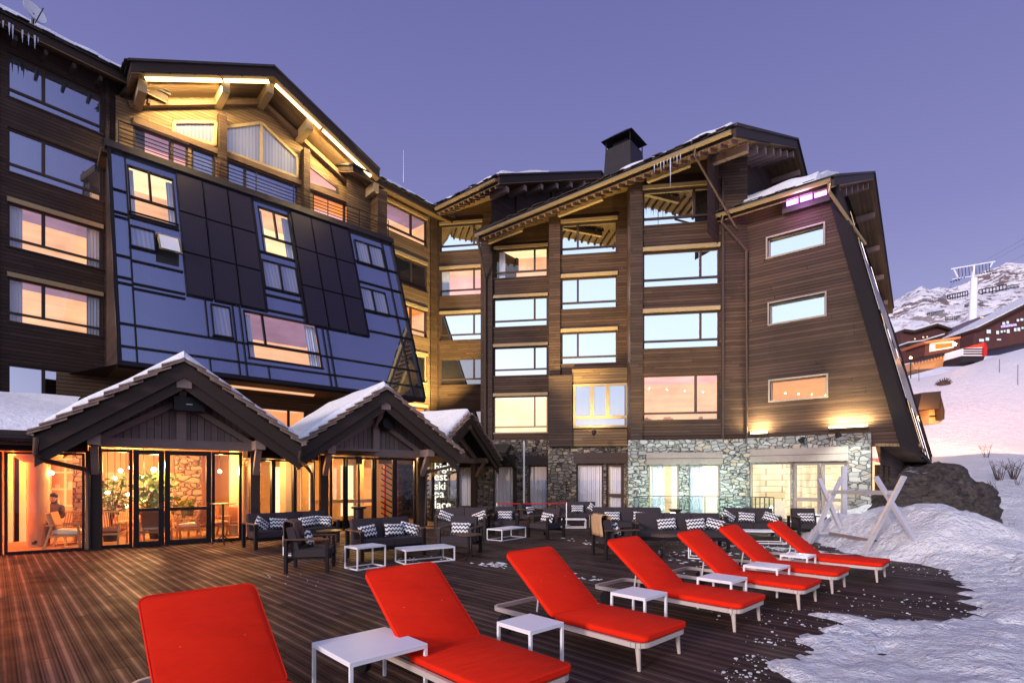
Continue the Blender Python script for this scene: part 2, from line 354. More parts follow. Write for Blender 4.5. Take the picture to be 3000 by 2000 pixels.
class MB:
    def __init__(s): s.v = []; s.f = []; s.mi = []; s.mats = []
    def m(s, mat):
        mat = M[mat] if isinstance(mat, str) else mat
        if mat not in s.mats: s.mats.append(mat)
        return s.mats.index(mat)
    def add(s, vs, fs, mat):
        k = len(s.v); i = s.m(mat)
        s.v += [tuple(p) for p in vs]
        for f in fs: s.f.append([k + j for j in f]); s.mi.append(i)
        return s
    def box8(s, p, mat):
        return s.add(p, [(0, 1, 2, 3), (7, 6, 5, 4), (0, 4, 5, 1), (1, 5, 6, 2), (2, 6, 7, 3), (3, 7, 4, 0)], mat)
    def box(s, fr, a0, a1, b0, b1, c0, c1, mat):
        P = fr.P
        return s.box8([P(a0, b0, c0), P(a1, b0, c0), P(a1, b1, c0), P(a0, b1, c0), P(a0, b0, c1), P(a1, b0, c1), P(a1, b1, c1), P(a0, b1, c1)], mat)
    def bar(s, p, q, w, h, mat, up=UP):
        p = V(p); q = V(q); d = (q - p).normalized()
        x = d.cross(V(up))
        if x.length < 1e-4: x = d.cross(V((1, 0, 0)))
        x.normalize(); y = x.cross(d).normalized(); x = x * w / 2; y = y * h / 2
        return s.box8([p - x - y, p + x - y, p + x + y, p - x + y, q - x - y, q + x - y, q + x + y, q - x + y], mat)
    def tube(s, pts, r, mat, n=8, caps=True):
        pts = [V(p) for p in pts]; rs = r if isinstance(r, (list, tuple)) else [r] * len(pts)
        vs = []
        for i, p in enumerate(pts):
            d = (pts[min(i + 1, len(pts) - 1)] - pts[max(i - 1, 0)]).normalized()
            x = d.cross(UP)
            if x.length < 1e-3: x = d.cross(V((0, 1, 0)))
            x.normalize(); y = x.cross(d)
            for k in range(n):
                t = 2 * math.pi * k / n
                vs.append(p + x * math.cos(t) * rs[i] + y * math.sin(t) * rs[i])
        fs = []
        for i in range(len(pts) - 1):
            for k in range(n):
                fs.append((i * n + k, i * n + (k + 1) % n, (i + 1) * n + (k + 1) % n, (i + 1) * n + k))
        if caps: fs += [tuple(range(n))[::-1], tuple((len(pts) - 1) * n + k for k in range(n))]
        return s.add(vs, fs, mat)
    def poly(s, pts, mat): return s.add(pts, [tuple(range(len(pts)))], mat)
    def slab(s, pts, off, mat, mat_top=None):
        """extrude polygon pts by vector off"""
        n = len(pts); pts = [V(p) for p in pts]; off = V(off); q = [p + off for p in pts]
        s.add(pts + q, [tuple(range(n))[::-1]] + [(i, (i + 1) % n, n + (i + 1) % n, n + i) for i in range(n)], mat)
        s.add(q, [tuple(range(n))], mat_top or mat)
        return s
    def rbox(s, mtx, sx, sy, sz, bev, mat, seg=3, puff=0.0):
        bm = bmesh.new(); bmesh.ops.create_cube(bm, size=1)
        for v in bm.verts: v.co = V((v.co.x * sx, v.co.y * sy, v.co.z * sz))
        if puff:
            bmesh.ops.subdivide_edges(bm, edges=bm.edges[:], cuts=5, use_grid_fill=True)
            for v in bm.verts:
                fx = 1 - abs(2 * v.co.x / sx) ** 2.2; fy = 1 - abs(2 * v.co.y / sy) ** 2.2; fz = 1 - abs(2 * v.co.z / sz) ** 2.2
                m_ = min((sx, 0), (sy, 1), (sz, 2))[1]
                pf = [fy * fz, fx * fz, fx * fy][m_]
                v.co[m_] *= (1 - puff) + puff * max(pf, 0) ** .5 * 1.6
        else:
            bmesh.ops.bevel(bm, geom=bm.edges[:], offset=bev, segments=seg, profile=.6, affect='EDGES')
        bm.verts.index_update()
        vs = [mtx @ v.co for v in bm.verts]; fs = [[v.index for v in f.verts] for f in bm.faces]
        bm.free(); return s.add(vs, fs, mat)
    def ball(s, c, r, mat, sub=2, scale=(1, 1, 1)):
        bm = bmesh.new(); bmesh.ops.create_icosphere(bm, subdivisions=sub, radius=1)
        bm.verts.index_update()
        vs = [V(c) + V((v.co.x * r * scale[0], v.co.y * r * scale[1], v.co.z * r * scale[2])) for v in bm.verts]
        fs = [[v.index for v in f.verts] for f in bm.faces]; bm.free()
        return s.add(vs, fs, mat)
    def build(s, name, parent=None, smooth=False):
        me = bpy.data.meshes.new(name); me.from_pydata(s.v, [], s.f)
        for m_ in s.mats: me.materials.append(m_)
        for p, i in zip(me.polygons, s.mi): p.material_index = i; p.use_smooth = smooth
        me.validate()
        bm = bmesh.new(); bm.from_mesh(me); bmesh.ops.recalc_face_normals(bm, faces=bm.faces); bm.to_mesh(me); bm.free()
        if smooth:
            try: me.set_sharp_from_angle(angle=math.radians(42))
            except Exception: pass
        o = bpy.data.objects.new(name, me); COL.objects.link(o)
        if parent is not None:
            o.parent = parent
            if parent.get('world_parts'): o.matrix_parent_inverse = Matrix.Translation(parent['loc']).inverted() if parent.type == 'EMPTY' else Matrix()
        pass
        return o

def tag(o, label=None, cat=None, group=None, kind=None):
    if label: o['label'] = label
    if cat: o['category'] = cat
    if group: o['group'] = group
    if kind: o['kind'] = kind
    return o
def thing(name, label, cat, loc=(0, 0, 0), rz=0.0, group=None):
    """an Empty at the thing's base; parts in local coordinates"""
    o = bpy.data.objects.new(name, None); COL.objects.link(o); o.empty_display_size = .2
    o.location = loc; o.rotation_euler = (0, 0, rz)
    return tag(o, label, cat, group)
def wthing(name, label, cat, loc, group=None):
    """same, but its parts are given in world coordinates"""
    o = thing(name, label, cat, loc, 0, group); o['world_parts'] = 1; o['loc'] = V(loc)[:]
    return o
def copy_thing(src, loc, rz, label, group=None):
    r = src.copy(); COL.objects.link(r); r.location = loc; r.rotation_euler = (0, 0, rz); r['label'] = label
    if group: r['group'] = group
    for ch in list(src.children):
        c = ch.copy(); COL.objects.link(c); c.parent = r
        for g in list(ch.children):
            d = g.copy(); COL.objects.link(d); d.parent = c
    return r

def clip_poly(poly, outline):
    """clip poly by convex outline (ccw), 2D"""
    out = poly
    n = len(outline)
    for i in range(n):
        x0, y0 = outline[i]; x1, y1 = outline[(i + 1) % n]
        def side(p): return (x1 - x0) * (p[1] - y0) - (y1 - y0) * (p[0] - x0)
        res = []
        for j in range(len(out)):
            p, q = out[j], out[(j + 1) % len(out)]
            sp, sq = side(p), side(q)
            if sp >= -1e-9: res.append(p)
            if (sp > 1e-9 and sq < -1e-9) or (sp < -1e-9 and sq > 1e-9):
                t = sp / (sp - sq); res.append((p[0] + (q[0] - p[0]) * t, p[1] + (q[1] - p[1]) * t))
        out = res
        if len(out) < 3: return []
    return out

def wall_mb(mb, fr, outline, holes, mat, thick=.28, c=0.0, reveal=None):
    """sheet in the plane of fr with rectangular holes (a0,a1,b0,b1) and reveals going in"""
    holes = [(min(h[0], h[1]), max(h[0], h[1]), min(h[2], h[3]), max(h[2], h[3])) for h in holes]
    A = [p[0] for p in outline]; B = [p[1] for p in outline]
    xs = sorted(set([min(A), max(A)] + [h[i] for h in holes for i in (0, 1)]))
    ys = sorted(set([min(B), max(B)] + [h[i] for h in holes for i in (2, 3)]))
    for i in range(len(xs) - 1):
        for j in range(len(ys) - 1):
            mx, my = (xs[i] + xs[i + 1]) / 2, (ys[j] + ys[j + 1]) / 2
            if any(h[0] < mx < h[1] and h[2] < my < h[3] for h in holes): continue
            q = clip_poly([(xs[i], ys[j]), (xs[i + 1], ys[j]), (xs[i + 1], ys[j + 1]), (xs[i], ys[j + 1])], outline)
            if len(q) >= 3: mb.poly([fr.P(p[0], p[1], c) for p in q], mat)
    rm = reveal or mat
    for a0, a1, b0, b1 in holes:
        P = fr.P
        mb.poly([P(a0, b0, c), P(a0, b1, c), P(a0, b1, c - thick), P(a0, b0, c - thick)], rm)
        mb.poly([P(a1, b0, c), P(a1, b1, c), P(a1, b1, c - thick), P(a1, b0, c - thick)], rm)
        mb.poly([P(a0, b0, c), P(a1, b0, c), P(a1, b0, c - thick), P(a0, b0, c - thick)], rm)
        mb.poly([P(a0, b1, c), P(a1, b1, c), P(a1, b1, c - thick), P(a0, b1, c - thick)], rm)

def window(parent, fr, a0, a1, b0, b1, glass='glass_sky', mull=(.5,), rail=.22, frame='frame_brown', w=.07, inset=.16, c=0.0, head=None,
           room=None, label=None, curtain=(), proud=.05, name='window', lamp=False):
    """frame mesh > pane, room parts. room: (wall, ceiling) materials"""
    if a1 < a0: a0, a1 = a1, a0
    H = b1 - b0; W = a1 - a0; ci = c - inset
    f = MB()
    def fb(x0, x1, y0, y1, e=0.0): f.box(fr, x0, x1, y0, y1, ci - .05, ci + proud + e, frame)
    fb(a0, a0 + w, b0, b1); fb(a1 - w, a1, b0, b1); fb(a0 + w, a1 - w, b1 - w, b1, .002); fb(a0 + w, a1 - w, b0, b0 + w * .5, .002)
    yr = b0 + H * rail if rail else b0
    if rail: fb(a0 + w, a1 - w, yr - w * .6, yr + w * .6, .004)
    for m_ in mull:
        x = a0 + W * m_
        fb(x - w * .75, x + w * .75, yr + (w * .6 if rail else w * .5), b1 - w, .006)
    # sill and head in front
    f.box(fr, a0 - .03, a1 + .03, b0 - .05, b0 - .002, ci + .02, c + .05, frame)
    o = f.build(name, parent)
    if label: o['label'] = label
    p = MB(); g = 'glass_lit' if room else glass
    p.poly([fr.P(a0 + .01, b0 + .01, ci), fr.P(a1 - .01, b0 + .01, ci), fr.P(a1 - .01, b1 - .01, ci), fr.P(a0 + .01, b1 - .01, ci)], g)
    p.build('pane', o)
    if head:
        h_ = MB(); h_.box(fr, a0 - .02, a1 + .02, b1 - .002, b1 + .16, c + .012, c + .09, head); h_.build('head_board', o)
    if room:
        wl, ce = room[0], room[1]; dp = room[2] if len(room) > 2 else 1.6
        r_ = MB(); x0, x1, y0, y1, z0, z1 = a0 - .35, a1 + .35, b0 - .25, b1 + .12, ci - .12, ci - .12 - dp
        P = fr.P
        r_.poly([P(x0, y0, z1), P(x1, y0, z1), P(x1, y1, z1), P(x0, y1, z1)], wl)
        r_.poly([P(x0, y1, z0), P(x1, y1, z0), P(x1, y1, z1), P(x0, y1, z1)], ce)
        r_.poly([P(x0, y0, z0), P(x1, y0, z0), P(x1, y0, z1), P(x0, y0, z1)], wl)
        r_.poly([P(x0, y0, z0), P(x0, y1, z0), P(x0, y1, z1), P(x0, y0, z1)], wl)
        r_.poly([P(x1, y0, z0), P(x1, y1, z0), P(x1, y1, z1), P(x1, y0, z1)], wl)
        r_.build('lit_room', o)
    if curtain:
        q = MB()
        for (t0, t1) in curtain:
            n_ = max(4, int((t1 - t0) * W / .05)); pts = []
            for k in range(n_ + 1):
                x = a0 + W * (t0 + (t1 - t0) * k / n_)
                pts.append((x, ci - .16 - (.03 if k % 2 else .0) - .012 * math.sin(k * 1.7)))
            for k in range(n_):
                q.poly([fr.P(pts[k][0], b0, pts[k][1]), fr.P(pts[k + 1][0], b0, pts[k + 1][1]), fr.P(pts[k + 1][0], b1 - .03, pts[k + 1][1]), fr.P(pts[k][0], b1 - .03, pts[k][1])], 'curtain')
        q.build('curtain', o)
    return o

def extr(mb, o, sd, td, prof, t0, t1, mat):
    """prism: profile [(s,z)] in directions sd/up, extruded from t0 to t1 along td"""
    o = V((o[0], o[1], 0)); sd = V((*sd[:2], 0)); td = V((*td[:2], 0))
    a = [o + sd * s_ + td * t0 + UP * z for s_, z in prof]
    mb.slab(a, td * (t1 - t0), mat)

def roof(parent, o, sd, td, s0, z0, s1, z1, s2, z2, t0, t1, th=.30, tile=True, snow=None, name='roof', fascia='beam_dark', rafters=0, rz=.42):
    """gable roof: eave s0,z0 -> ridge s1,z1 -> eave s2,z2 (undersides), running along td from t0 to t1"""
    sd3 = V((*sd[:2], 0)); td3 = V((*td[:2], 0)); o3 = V((o[0], o[1], 0))
    mb = MB()
    k = .10
    extr(mb, o, sd, td, [(s0, z0), (s1, z1), (s2, z2), (s2, z2 + .05), (s1, z1 + .05), (s0, z0 + .05)], t0, t1, 'soffit')
    r = mb.build(name, parent)
    mb = MB()
    extr(mb, o, sd, td, [(s0 - .02, z0 + .053), (s1, z1 + .053), (s2, z2 + .053), (s2, z2 + th), (s1, z1 + th), (s0 - .02, z0 + th)], t0 - .02, t1 + .02, fascia)
    mb.build('fascia', r)
    mb = MB()
    extr(mb, o, sd, td, [(s0 - .12, z0 + th - .03), (s1, z1 + th + .003), (s2, z2 + th), (s2, z2 + th + .09), (s1, z1 + th + .10), (s0 - .12, z0 + th + .06)], t0 - .1, t1 + .1, 'tile')
    # ragged tile ends along the eave
    L = t1 - t0; n = int(abs(L) / .33)
    for i in range(n):
        t = t0 + L * (i + .5) / n + ru(-.04, .04); w = .15 + R() * .03; e = ru(.02, .14); zz = z0 + th + ru(-.02, .05)
        a = o3 + sd3 * (s0 - .12 - e) + td3 * (t - w) + UP * zz; sl = (z1 - z0) / (s1 - s0)
        b = a + td3 * 2 * w; d = sd3 * .5 + UP * (.5 * sl + .02)
        mb.slab([a, b, b + d, a + d], UP * .035, 'tile')
    mb.build('tiles', r)
    return r
# ================================================================ HOTEL
SD = V((.638, .770, 0))          # direction away from camera along the left wings / up the right roofs
TD = V((.770, -.638, 0))         # direction of the right eaves, to the camera's right and nearer
FD = V((.988, -.153, 0))         # bay fronts
HZ = [4.35, 7.55, 10.30, 13.05, 15.80]
hotel = wthing('hotel_building', 'large brown timber clad alpine hotel with stepped bays, slanted glass facade and stone base', 'hotel', (0, 26, 0))

# ---- left wing wall
H = Fr((-16.8, 21.5), SD)
aL0, aL1 = H.a_at(22, 500), H.a_at(300, 560)
def hw(z): return (aL0, aL1, z, z + 1.62)
mb = MB()
holesH = [hw(z) for z in HZ]
wall_mb(mb, H, [(-7, 0), (1.6, 0), (1.6, 18.6), (-7, 18.6)], holesH, 'clad_dark')
x_ = H.a_at(307, 600)
mb.box(H, x_, x_ + .14, 4, 18, 0, .1, 'clad_dark'); mb.box(H, aL0 - .42, aL0 - .26, 3, 18, 0, .12, 'beam_dark')
mb.build('wall', hotel)
cfg = [('glass_sky', None, 0), ('glass_dim', ('room_peach', 'room_mauve'), 0), ('glass_dim', ('room_peach', 'room_mauve'), 0), ('glass_dim', None, 0), ('glass_dim', None, 0)]
for i, z in enumerate(HZ):
    g, rm, _ = cfg[i]
    window(hotel, H, aL0, aL1, z, z + 1.62, g, (.36,), .2, 'frame_brown', .07, .14, room=rm, curtain=((0, .16), (.84, 1)) if rm else (), head='head' if rm else None,
           label='wide lit window with peach coloured room' if rm else None)

# roof of the left wing: eave runs along SD, rises to the left
roof(hotel, (-16.8, 21.5), -TD, SD, -.95, 17.75, 6, 20.9, 12, 18.2, -8, 2.15, th=.34)
mb = MB()
for k in range(12):
    t = -7.5 + k * .82; p = H.P(t, 17.62, .1); mb.bar(p, H.P(t, 17.5, .9), .1, .16, 'beam_dark')
mb.build('rafter', hotel)['kind'] = 'stuff'

# ---- link wall between the glass facade and the bays
A0 = V((-4.62, 32.75))
E = Fr((A0.x, A0.y), SD)
e0, e1 = E.a_at(1130, 700), E.a_at(1251, 740)
mb = MB(); wall_mb(mb, E, [(-6.4, 0), (.2, 0), (.2, 18.2), (-6.4, 18.2)], [(e0, e1, z, z + (1.62 if z > 5 else 1.7)) for z in HZ], 'clad_honey')
mb.box(E, -.62, -.1, 0, 18, 0, .1, 'clad_mid'); mb.build('wall', hotel)
for i, z in enumerate(HZ):
    rm = {4: ('room_peach', 'room_mauve'), 2: ('room_peach', 'room_orange'), 0: ('room_orange', 'room_orange')}.get(i)
    window(hotel, E, e0, e1, z, z + (1.62 if z > 5 else 1.7), 'glass_black' if i in (1, 3) else 'glass_dim', (.62,), .2 if i > 1 else 0, 'frame_brown' if i != 1 else 'frame_tan', .08, .14, room=rm,
           curtain=((.0, .1),) if rm else (), head='head')
roof(hotel, (A0.x, A0.y), -TD, SD, -.9, 17.45, 6, 20.0, 9, 18.8, -6.6, 1.0, th=.32)

# ---- slanted glass facade
T0 = V((-15.67, 20.5, 14.6)); T1 = V((-6.6, 28.85, 14.6)); B0 = V((-13.6, 17.97, 5.7))
d_ = (T1 - T0).normalized(); B0 = B0 + d_ * (-(B0 - T0).dot(d_)); FUP = (T0 - B0).normalized()
GF = Fr(B0, d_, FUP)                               # b runs up the slope
LW = (T1 - T0).length; LH = (T0 - B0).length
def zr(x, y): return GF.hit(x / 1.96, 400 + y / 1.96)       # pixel of the enlarged study -> (a, b)
def zrect(x0, y0, x1, y1):
    a0, b1 = zr(x0, y0); a1, b0 = zr(x1, y1); return (a0, a1, b0, b1)
lit = [zrect(728, 160, 1020, 520), zrect(1478, 398, 1698, 712), zrect(1395, 995, 1855, 1330)]
fac = wthing  # alias
mb = MB()
wall_mb(mb, GF, [(0, 0), (LW, 0), (LW, LH), (0, LH)], lit, 'glass_facade', .1, reveal='frame_black')
glassf = mb.build('glass_facade', hotel)
glassf['label'] = 'slanted blue reflecting glass curtain wall'
mb = MB()
def vb(x, y, b0=0.0, b1=None, w=.027):
    a = zr(x, y)[0]; mb.box(GF, a - w, a + w, b0, LH if b1 is None else b1, .002, .07, 'frame_black')
def hb(x, y, a0, a1, w=.022):
    b = zr(x, y)[1]; mb.box(GF, a0, a1, b - w, b + w, .004, .065, 'frame_black')
aL = zr(718, 150)[0]; aS1 = zr(1035, 600)[0]; aS1e = zr(1485, 700)[0]; aS2 = zr(1705, 700)[0]; aS2e = zr(2045, 800)[0]
mb.box(GF, -.03, .09, 0, LH, 0, .12, 'frame_black'); mb.box(GF, LW - .06, LW + .05, 0, LH, .001, .12, 'frame_black')
mb.box(GF, -.1, LW + .1, LH - .12, LH + .22, -.3, .16, 'metal_dark'); mb.box(GF, -.03, LW, -.12, .06, -.1, .1, 'frame_black')
vb(718, 150)
bS1 = zr(1300, 960)[1]; bS2 = zr(1900, 1110)[1]
for y in (310, 437, 462, 682, 805, 838, 1070, 1200): hb(680, y, 0, aL)
for y in (470, 500, 700, 830): hb(880 if y < 600 else 790, y + (20 if y > 600 else 0), aL, aS1)
bA = zr(740, 868)[1]; mb.box(GF, aL, aS1, bA - .02, bA + .02, .003, .066, 'frame_black')
bB = zr(740, 1080)[1]; mb.box(GF, aL, LW, bB - .02, bB + .02, .005, .067, 'frame_black')
bC = zr(745, 1208)[1]; mb.box(GF, aL, LW, bC - .02, bC + .02, .006, .068, 'frame_black')
for x, y in ((1197, 1150), (1345, 1080), (1385, 1080), (1862, 1180), (1890, 1180)):
    a = zr(x, y)[0]; mb.box(GF, a - .028, a + .028, 0 if x != 1197 else bB, bS1 if x < 1500 else bS2, .007, .072, 'frame_black')
for x in (1208, 1540): a = zr(x, 1320)[0]; mb.box(GF, a - .025, a + .025, 0, bC, .007, .07, 'frame_black')
a = zr(1490, 700)[0]; mb.box(GF, a - .05, a + .05, bS1, LH, .008, .08, 'frame_black')
a = zr(1700, 720)[0]; mb.box(GF, a - .05, a + .05, bS2, LH, .008, .08, 'frame_black')
a = zr(2030, 700)[0]; mb.box(GF, a - .05, a + .05, bS2, LH, .008, .08, 'frame_black')
a = zr(2210, 700)[0]; mb.box(GF, a - .025, a + .025, 0, LH, .008, .075, 'frame_black')
for x, y in ((1600, 690), (1600, 925), (1600, 1010)):
    b = zr(x, y)[1]; mb.box(GF, zr(1490, 700)[0], zr(1700, 720)[0], b - .03, b + .03, .009, .07, 'frame_black')
for x, y in ((2130, 740), (2130, 850), (2140, 1005), (2140, 1120)):
    b = zr(x, y)[1]; mb.box(GF, zr(2030, 700)[0], LW, b - .03, b + .03, .009, .07, 'frame_black')
mb.build('mullion_frame', glassf)
def gwin(r, mull, lab=None, room=None, cur=(), glass='glass_facade', rail=0, c=.04):
    return window(hotel, GF, r[0], r[1], r[2], r[3], glass, mull, rail, 'frame_black', .055, .03, c=c, room=room, curtain=cur, label=lab, proud=.06)
gwin(lit[0], (.46,), 'brightly lit window with open curtains in the slanted glass', ('room_peach', 'room_cream', 1.2), ((0, .14), (.84, 1)), rail=.36, c=0)
gwin(lit[1], (.5,), 'lit window with mauve ceiling in the slanted glass', ('room_cream', 'room_peach', 1.2), ((0, .15), (.78, 1)), rail=.36, c=0)
gwin(lit[2], (.24,), 'large lit lounge window in the slanted glass', ('room_peach', 'room_mauve', 2.0), ((0, .1), (.84, 1)), rail=.32, c=0)
gwin(zrect(1497, 705, 1722, 912), (.5,), glass='glass_curtain')
gwin(zrect(2030, 592, 2215, 768), (.48,), glass='glass_curtain'); gwin(zrect(2056, 860, 2236, 1030), (.48,), glass='glass_curtain'); gwin(zrect(1205, 960, 1340, 1160), (), glass='glass_curtain')
# curtained window whose sash stands open
r = zrect(738, 508, 1042, 700)
gwin((r[0], (r[0] + r[1]) / 2, r[2], r[3]), (), glass='glass_curtain')
mb = MB(); x0 = (r[0] + r[1]) / 2 + .03; x1 = r[1] - .03
P = GF.P; b0, b1 = r[2] - .12, r[3] - .1
mb.slab([P(x0, b1, .05), P(x1, b1, .05), P(x1, b0, .34), P(x0, b0, .34)], GF.n * .06, 'frame_black')
o = mb.build('open_sash', hotel); o['label'] = 'top hung sash tilted open'
mb = MB(); mb.poly([P(x0 + .07, b1 - .07, .145), P(x1 - .07, b1 - .07, .145), P(x1 - .07, b0 + .07, .40), P(x0 + .07, b0 + .07, .40)], 'curtain'); mb.build('pane', o)
# solar panels
for (x0, y0, x1, y1, nm) in ((1032, 258, 1492, 985, 0), (1706, 480, 2070, 1105, 1)):
    a0 = zr(x0, y0 + 300)[0] if nm == 0 else aS2; a1 = aS1e if nm == 0 else aS2e
    if nm == 0: a0 = aS1 + .03
    bt = LH - .22; bb = bS1 if nm == 0 else bS2
    for i in range(3):
        for j in range(3):
            mb = MB(); w = (a1 - a0) / 3; h = (bt - bb) / 3
            q = (a0 + w * i + .02, a0 + w * (i + 1) - .02, bb + h * j + .02, bb + h * (j + 1) - .02)
            mb.box(GF, q[0], q[1], q[2], q[3], .06, .10, 'frame_black'); mb.box(GF, q[0] + .03, q[1] - .03, q[2] + .03, q[3] - .03, .10, .106, 'solar')
            mb.build('solar_panel', hotel)
# soffit and wall below the slanted glass
VW = Fr((T0.x, T0.y), d_)
mb = MB()
P0, P1 = GF.P(0, 0, -.05), GF.P(LW, 0, -.05); Q0, Q1 = VW.P(0, 5.72, -.4), VW.P(LW, 5.72, -.4)
mb.slab([P0, P1, Q1, Q0], UP * .12, 'soffit'); mb.build('soffit', hotel)
mb = MB()
wl = VW.a_at(715, 1160), VW.a_at(905, 1160)
wall_mb(mb, VW, [(-1.5, 0), (LW + 1, 0), (LW + 1, 5.75), (-1.5, 5.75)], [(wl[0], wl[1], 3.2, 5.1)], 'clad_mid', .3, c=-.35)
mb.poly([VW.P(-1.2, 5.7, -.5), VW.P(0, 5.7, -.4), GF.P(0, 0, -.06), ], 'clad_dark')
# end cheek of the slanted box
mb.poly([GF.P(0, 0, -.03), GF.P(0, LH, -.03), VW.P(0, 14.6, -.4), VW.P(0, 5.7, -.4)], 'clad_dark')
mb.poly([GF.P(LW, 0, -.03), GF.P(LW, LH, -.03), VW.P(LW, 14.6, -.4), VW.P(LW, 5.7, -.4)], 'clad_mid')
mb.build('wall', hotel)
window(hotel, VW, wl[0], wl[1], 3.2, 5.1, 'glass_dim', (.12, .72), 0, 'frame_brown', .07, .1, c=-.35, room=('room_orange', 'room_peach', 2.0))

# ---- gable wall above the glass facade
GWf = Fr((T0.x, T0.y), d_)
gc = -1.35
ar = GWf.a_at(800, 228, .35); ah = 5.35; zr_, ze_ = 20.15, 17.55
gl = ar - ah; gr_ = ar + ah
def roofz(a): return zr_ - abs(a - ar) * (zr_ - ze_) / ah
def gz(x, y, c=gc): return GWf.hit(x / 1.96, y / 1.96, c)
mb = MB()
def gp(x, y): return gz(x, y)
low = []
def grect(x0, y0, x1, y1):
    a0, b1 = gz(x0, y0); a1, b0 = gz(x1, y1); b0 = max(b0, 14.75); return (a0, a1, b0, max(b1, b0 + 1.5))
W1 = (gz(765, 800)[0], gz(1080, 860)[0], 14.75, 16.55); W1b = (gz(1100, 800)[0], gz(1232, 900)[0], 14.75, 16.55)
W2 = (gz(1305, 950)[0], gz(1710, 1050)[0], 14.75, 16.55); W3 = (gz(1797, 1120)[0], gz(2085, 1240)[0], 14.75, 16.55)
out = [(gl - .3, 14.3), (gr_ + .3, 14.3), (gr_ + .3, roofz(gr_ + .3) + .1), (ar, zr_ + .1), (gl - .3, roofz(gl - .3) + .1)]
wall_mb(mb, GWf, out, [W1, W1b, W2, W3], 'clad_honey', .25, c=gc)
for x in (1268, 1745):
    a = gz(x, 900)[0]; mb.box(GWf, a - .16, a + .16, 14.3, min(roofz(a) - .1, 18.4), gc + .001, gc + .42, 'clad_weathered')
a = gz(2130, 1200)[0]; mb.box(GWf, a - .3, a + .25, 12.0, 17.3, gc + .5, gc + 1.35, 'clad_mid')
mb.box(GWf, gz(765, 800)[0], gz(2085, 1240)[0], 16.6, 16.85, gc + .002, gc + .14, 'beam')
mb.build('gable_wall', hotel)
window(hotel, GWf, *W1, 'glass_dim', (.7,), 0, 'frame_brown', .08, .1, c=gc, room=('room_pink', 'room_mauve', 1.5), head='head')
window(hotel, GWf, *W1b, 'glass_dim', (), 0, 'frame_brown', .08, .1, c=gc)
window(hotel, GWf, *W2, 'glass_dim', (.24,), 0, 'frame_brown', .08, .1, c=gc)
window(hotel, GWf, *W3, 'glass_dim', (.62,), 0, 'frame_brown', .08, .1, c=gc, room=('room_pink', 'room_orange', 1.5))
# shaped windows under the gable
def shaped(pts, glass, frame='frame_tan', mull=None, lab=None):
    pp = [gz(x, y, gc + .03) for x, y in pts]
    f = MB(); n = len(pp)
    for i in range(n):
        p, q = pp[i], pp[(i + 1) % n]
        f.bar(GWf.P(p[0], p[1], gc + .05), GWf.P(q[0], q[1], gc + .05), .12, .12, frame, up=GWf.n)
    if mull:
        p = gz(mull[0], mull[1], gc + .03); q = gz(mull[2], mull[3], gc + .03)
        f.bar(GWf.P(*p, gc + .055), GWf.P(*q, gc + .055), .11, .11, frame, up=GWf.n)
    o = f.build('window', hotel)
    if lab: o['label'] = lab
    g = MB(); g.poly([GWf.P(a, b, gc + .02) for a, b in pp], glass); g.build('pane', o)
shaped([(995, 770), (1000, 705), (1238, 705), (1232, 835)], 'glass_curtain')
shaped([(1290, 868), (1290, 735), (1500, 708), (1705, 905), (1705, 1020)], 'glass_curtain', mull=(1500, 715, 1500, 945), lab='five sided gable window with drawn curtains')
shaped([(1762, 945), (1935, 1080), (1935, 1108), (1762, 1055)], 'room_pink', 'frame_brown', lab='small lit sloping window')
# gable roof, purlin ends, led strips
roof(hotel, (T0.x, T0.y), d_, -VW.n, gl, ze_, ar, zr_, gr_, ze_, -.45, 12, th=.42)
# (origin shift so s = a along d_)
for (x, y, dz) in ((1292, 560, 0), (1545, 560, 0), (1770, 790, 0), (815, 560, 0), (2150, 1030, 0)):
    a = GWf.hit(x / 1.96, y / 1.96, -.1)[0]; z = roofz(a) - .26
    mb = MB(); q = GWf.P; w = .15
    mb.slab([q(a - w, z - .28, gc - .1), q(a + w, z - .28, gc - .1), q(a + w, z + .2, gc - .1), q(a - w, z + .2, gc - .1)], GWf.n * (1.45 + .1), 'head')
    mb.build('purlin_end', hotel)
for a0, a1 in ((gl + .5, ar - 2.1), (ar - 2.0, ar - .15)): mb = MB(); mb.bar(GWf.P(a0, roofz(a0) - .06, .20), GWf.P(a1, roofz(a1) - .06, .20), .16, .05, 'led', up=GWf.n); mb.build('led_strip', hotel)
for a0, a1 in ((ar + .15, ar + 2.3), (ar + 2.4, gr_ - .35)): mb = MB(); mb.bar(GWf.P(a0, roofz(a0) - .06, .20), GWf.P(a1, roofz(a1) - .06, .20), .16, .05, 'led', up=GWf.n); mb.build('led_strip', hotel)
mb = MB()
mb.bar(GWf.P(gl + .1, roofz(gl) - .34, gc + .2), GWf.P(ar, roofz(ar) - .34, gc + .2), .2, .26, 'beam', up=GWf.n); mb.build('rafter', hotel); mb = MB()
mb.bar(GWf.P(gr_ - .1, roofz(gr_) - .34, gc + .2), GWf.P(ar, roofz(ar) - .34, gc + .2), .2, .26, 'beam', up=GWf.n)
mb.build('rafter', hotel)
# balcony floor and rail
mb = MB(); mb.box(GWf, -.2, LW + .2, 14.35, 14.62, gc - .1, .0, 'clad_mid'); mb.build('balcony_floor', hotel)
mb = MB(); a0, a1 = .35, LW - .15
for z in (.22, .38, .54, .70, .98): mb.bar(GWf.P(a0, 14.8 + z, -.02), GWf.P(a1, 14.8 + z, -.02), .028, .028, 'frame_black')
for k in range(8): a = a0 + (a1 - a0) * k / 7; mb.bar(GWf.P(a, 14.7, -.02), GWf.P(a, 15.8, -.02), .035, .035, 'frame_black', up=(1, 0, 0))
mb.build('balcony_railing', hotel)

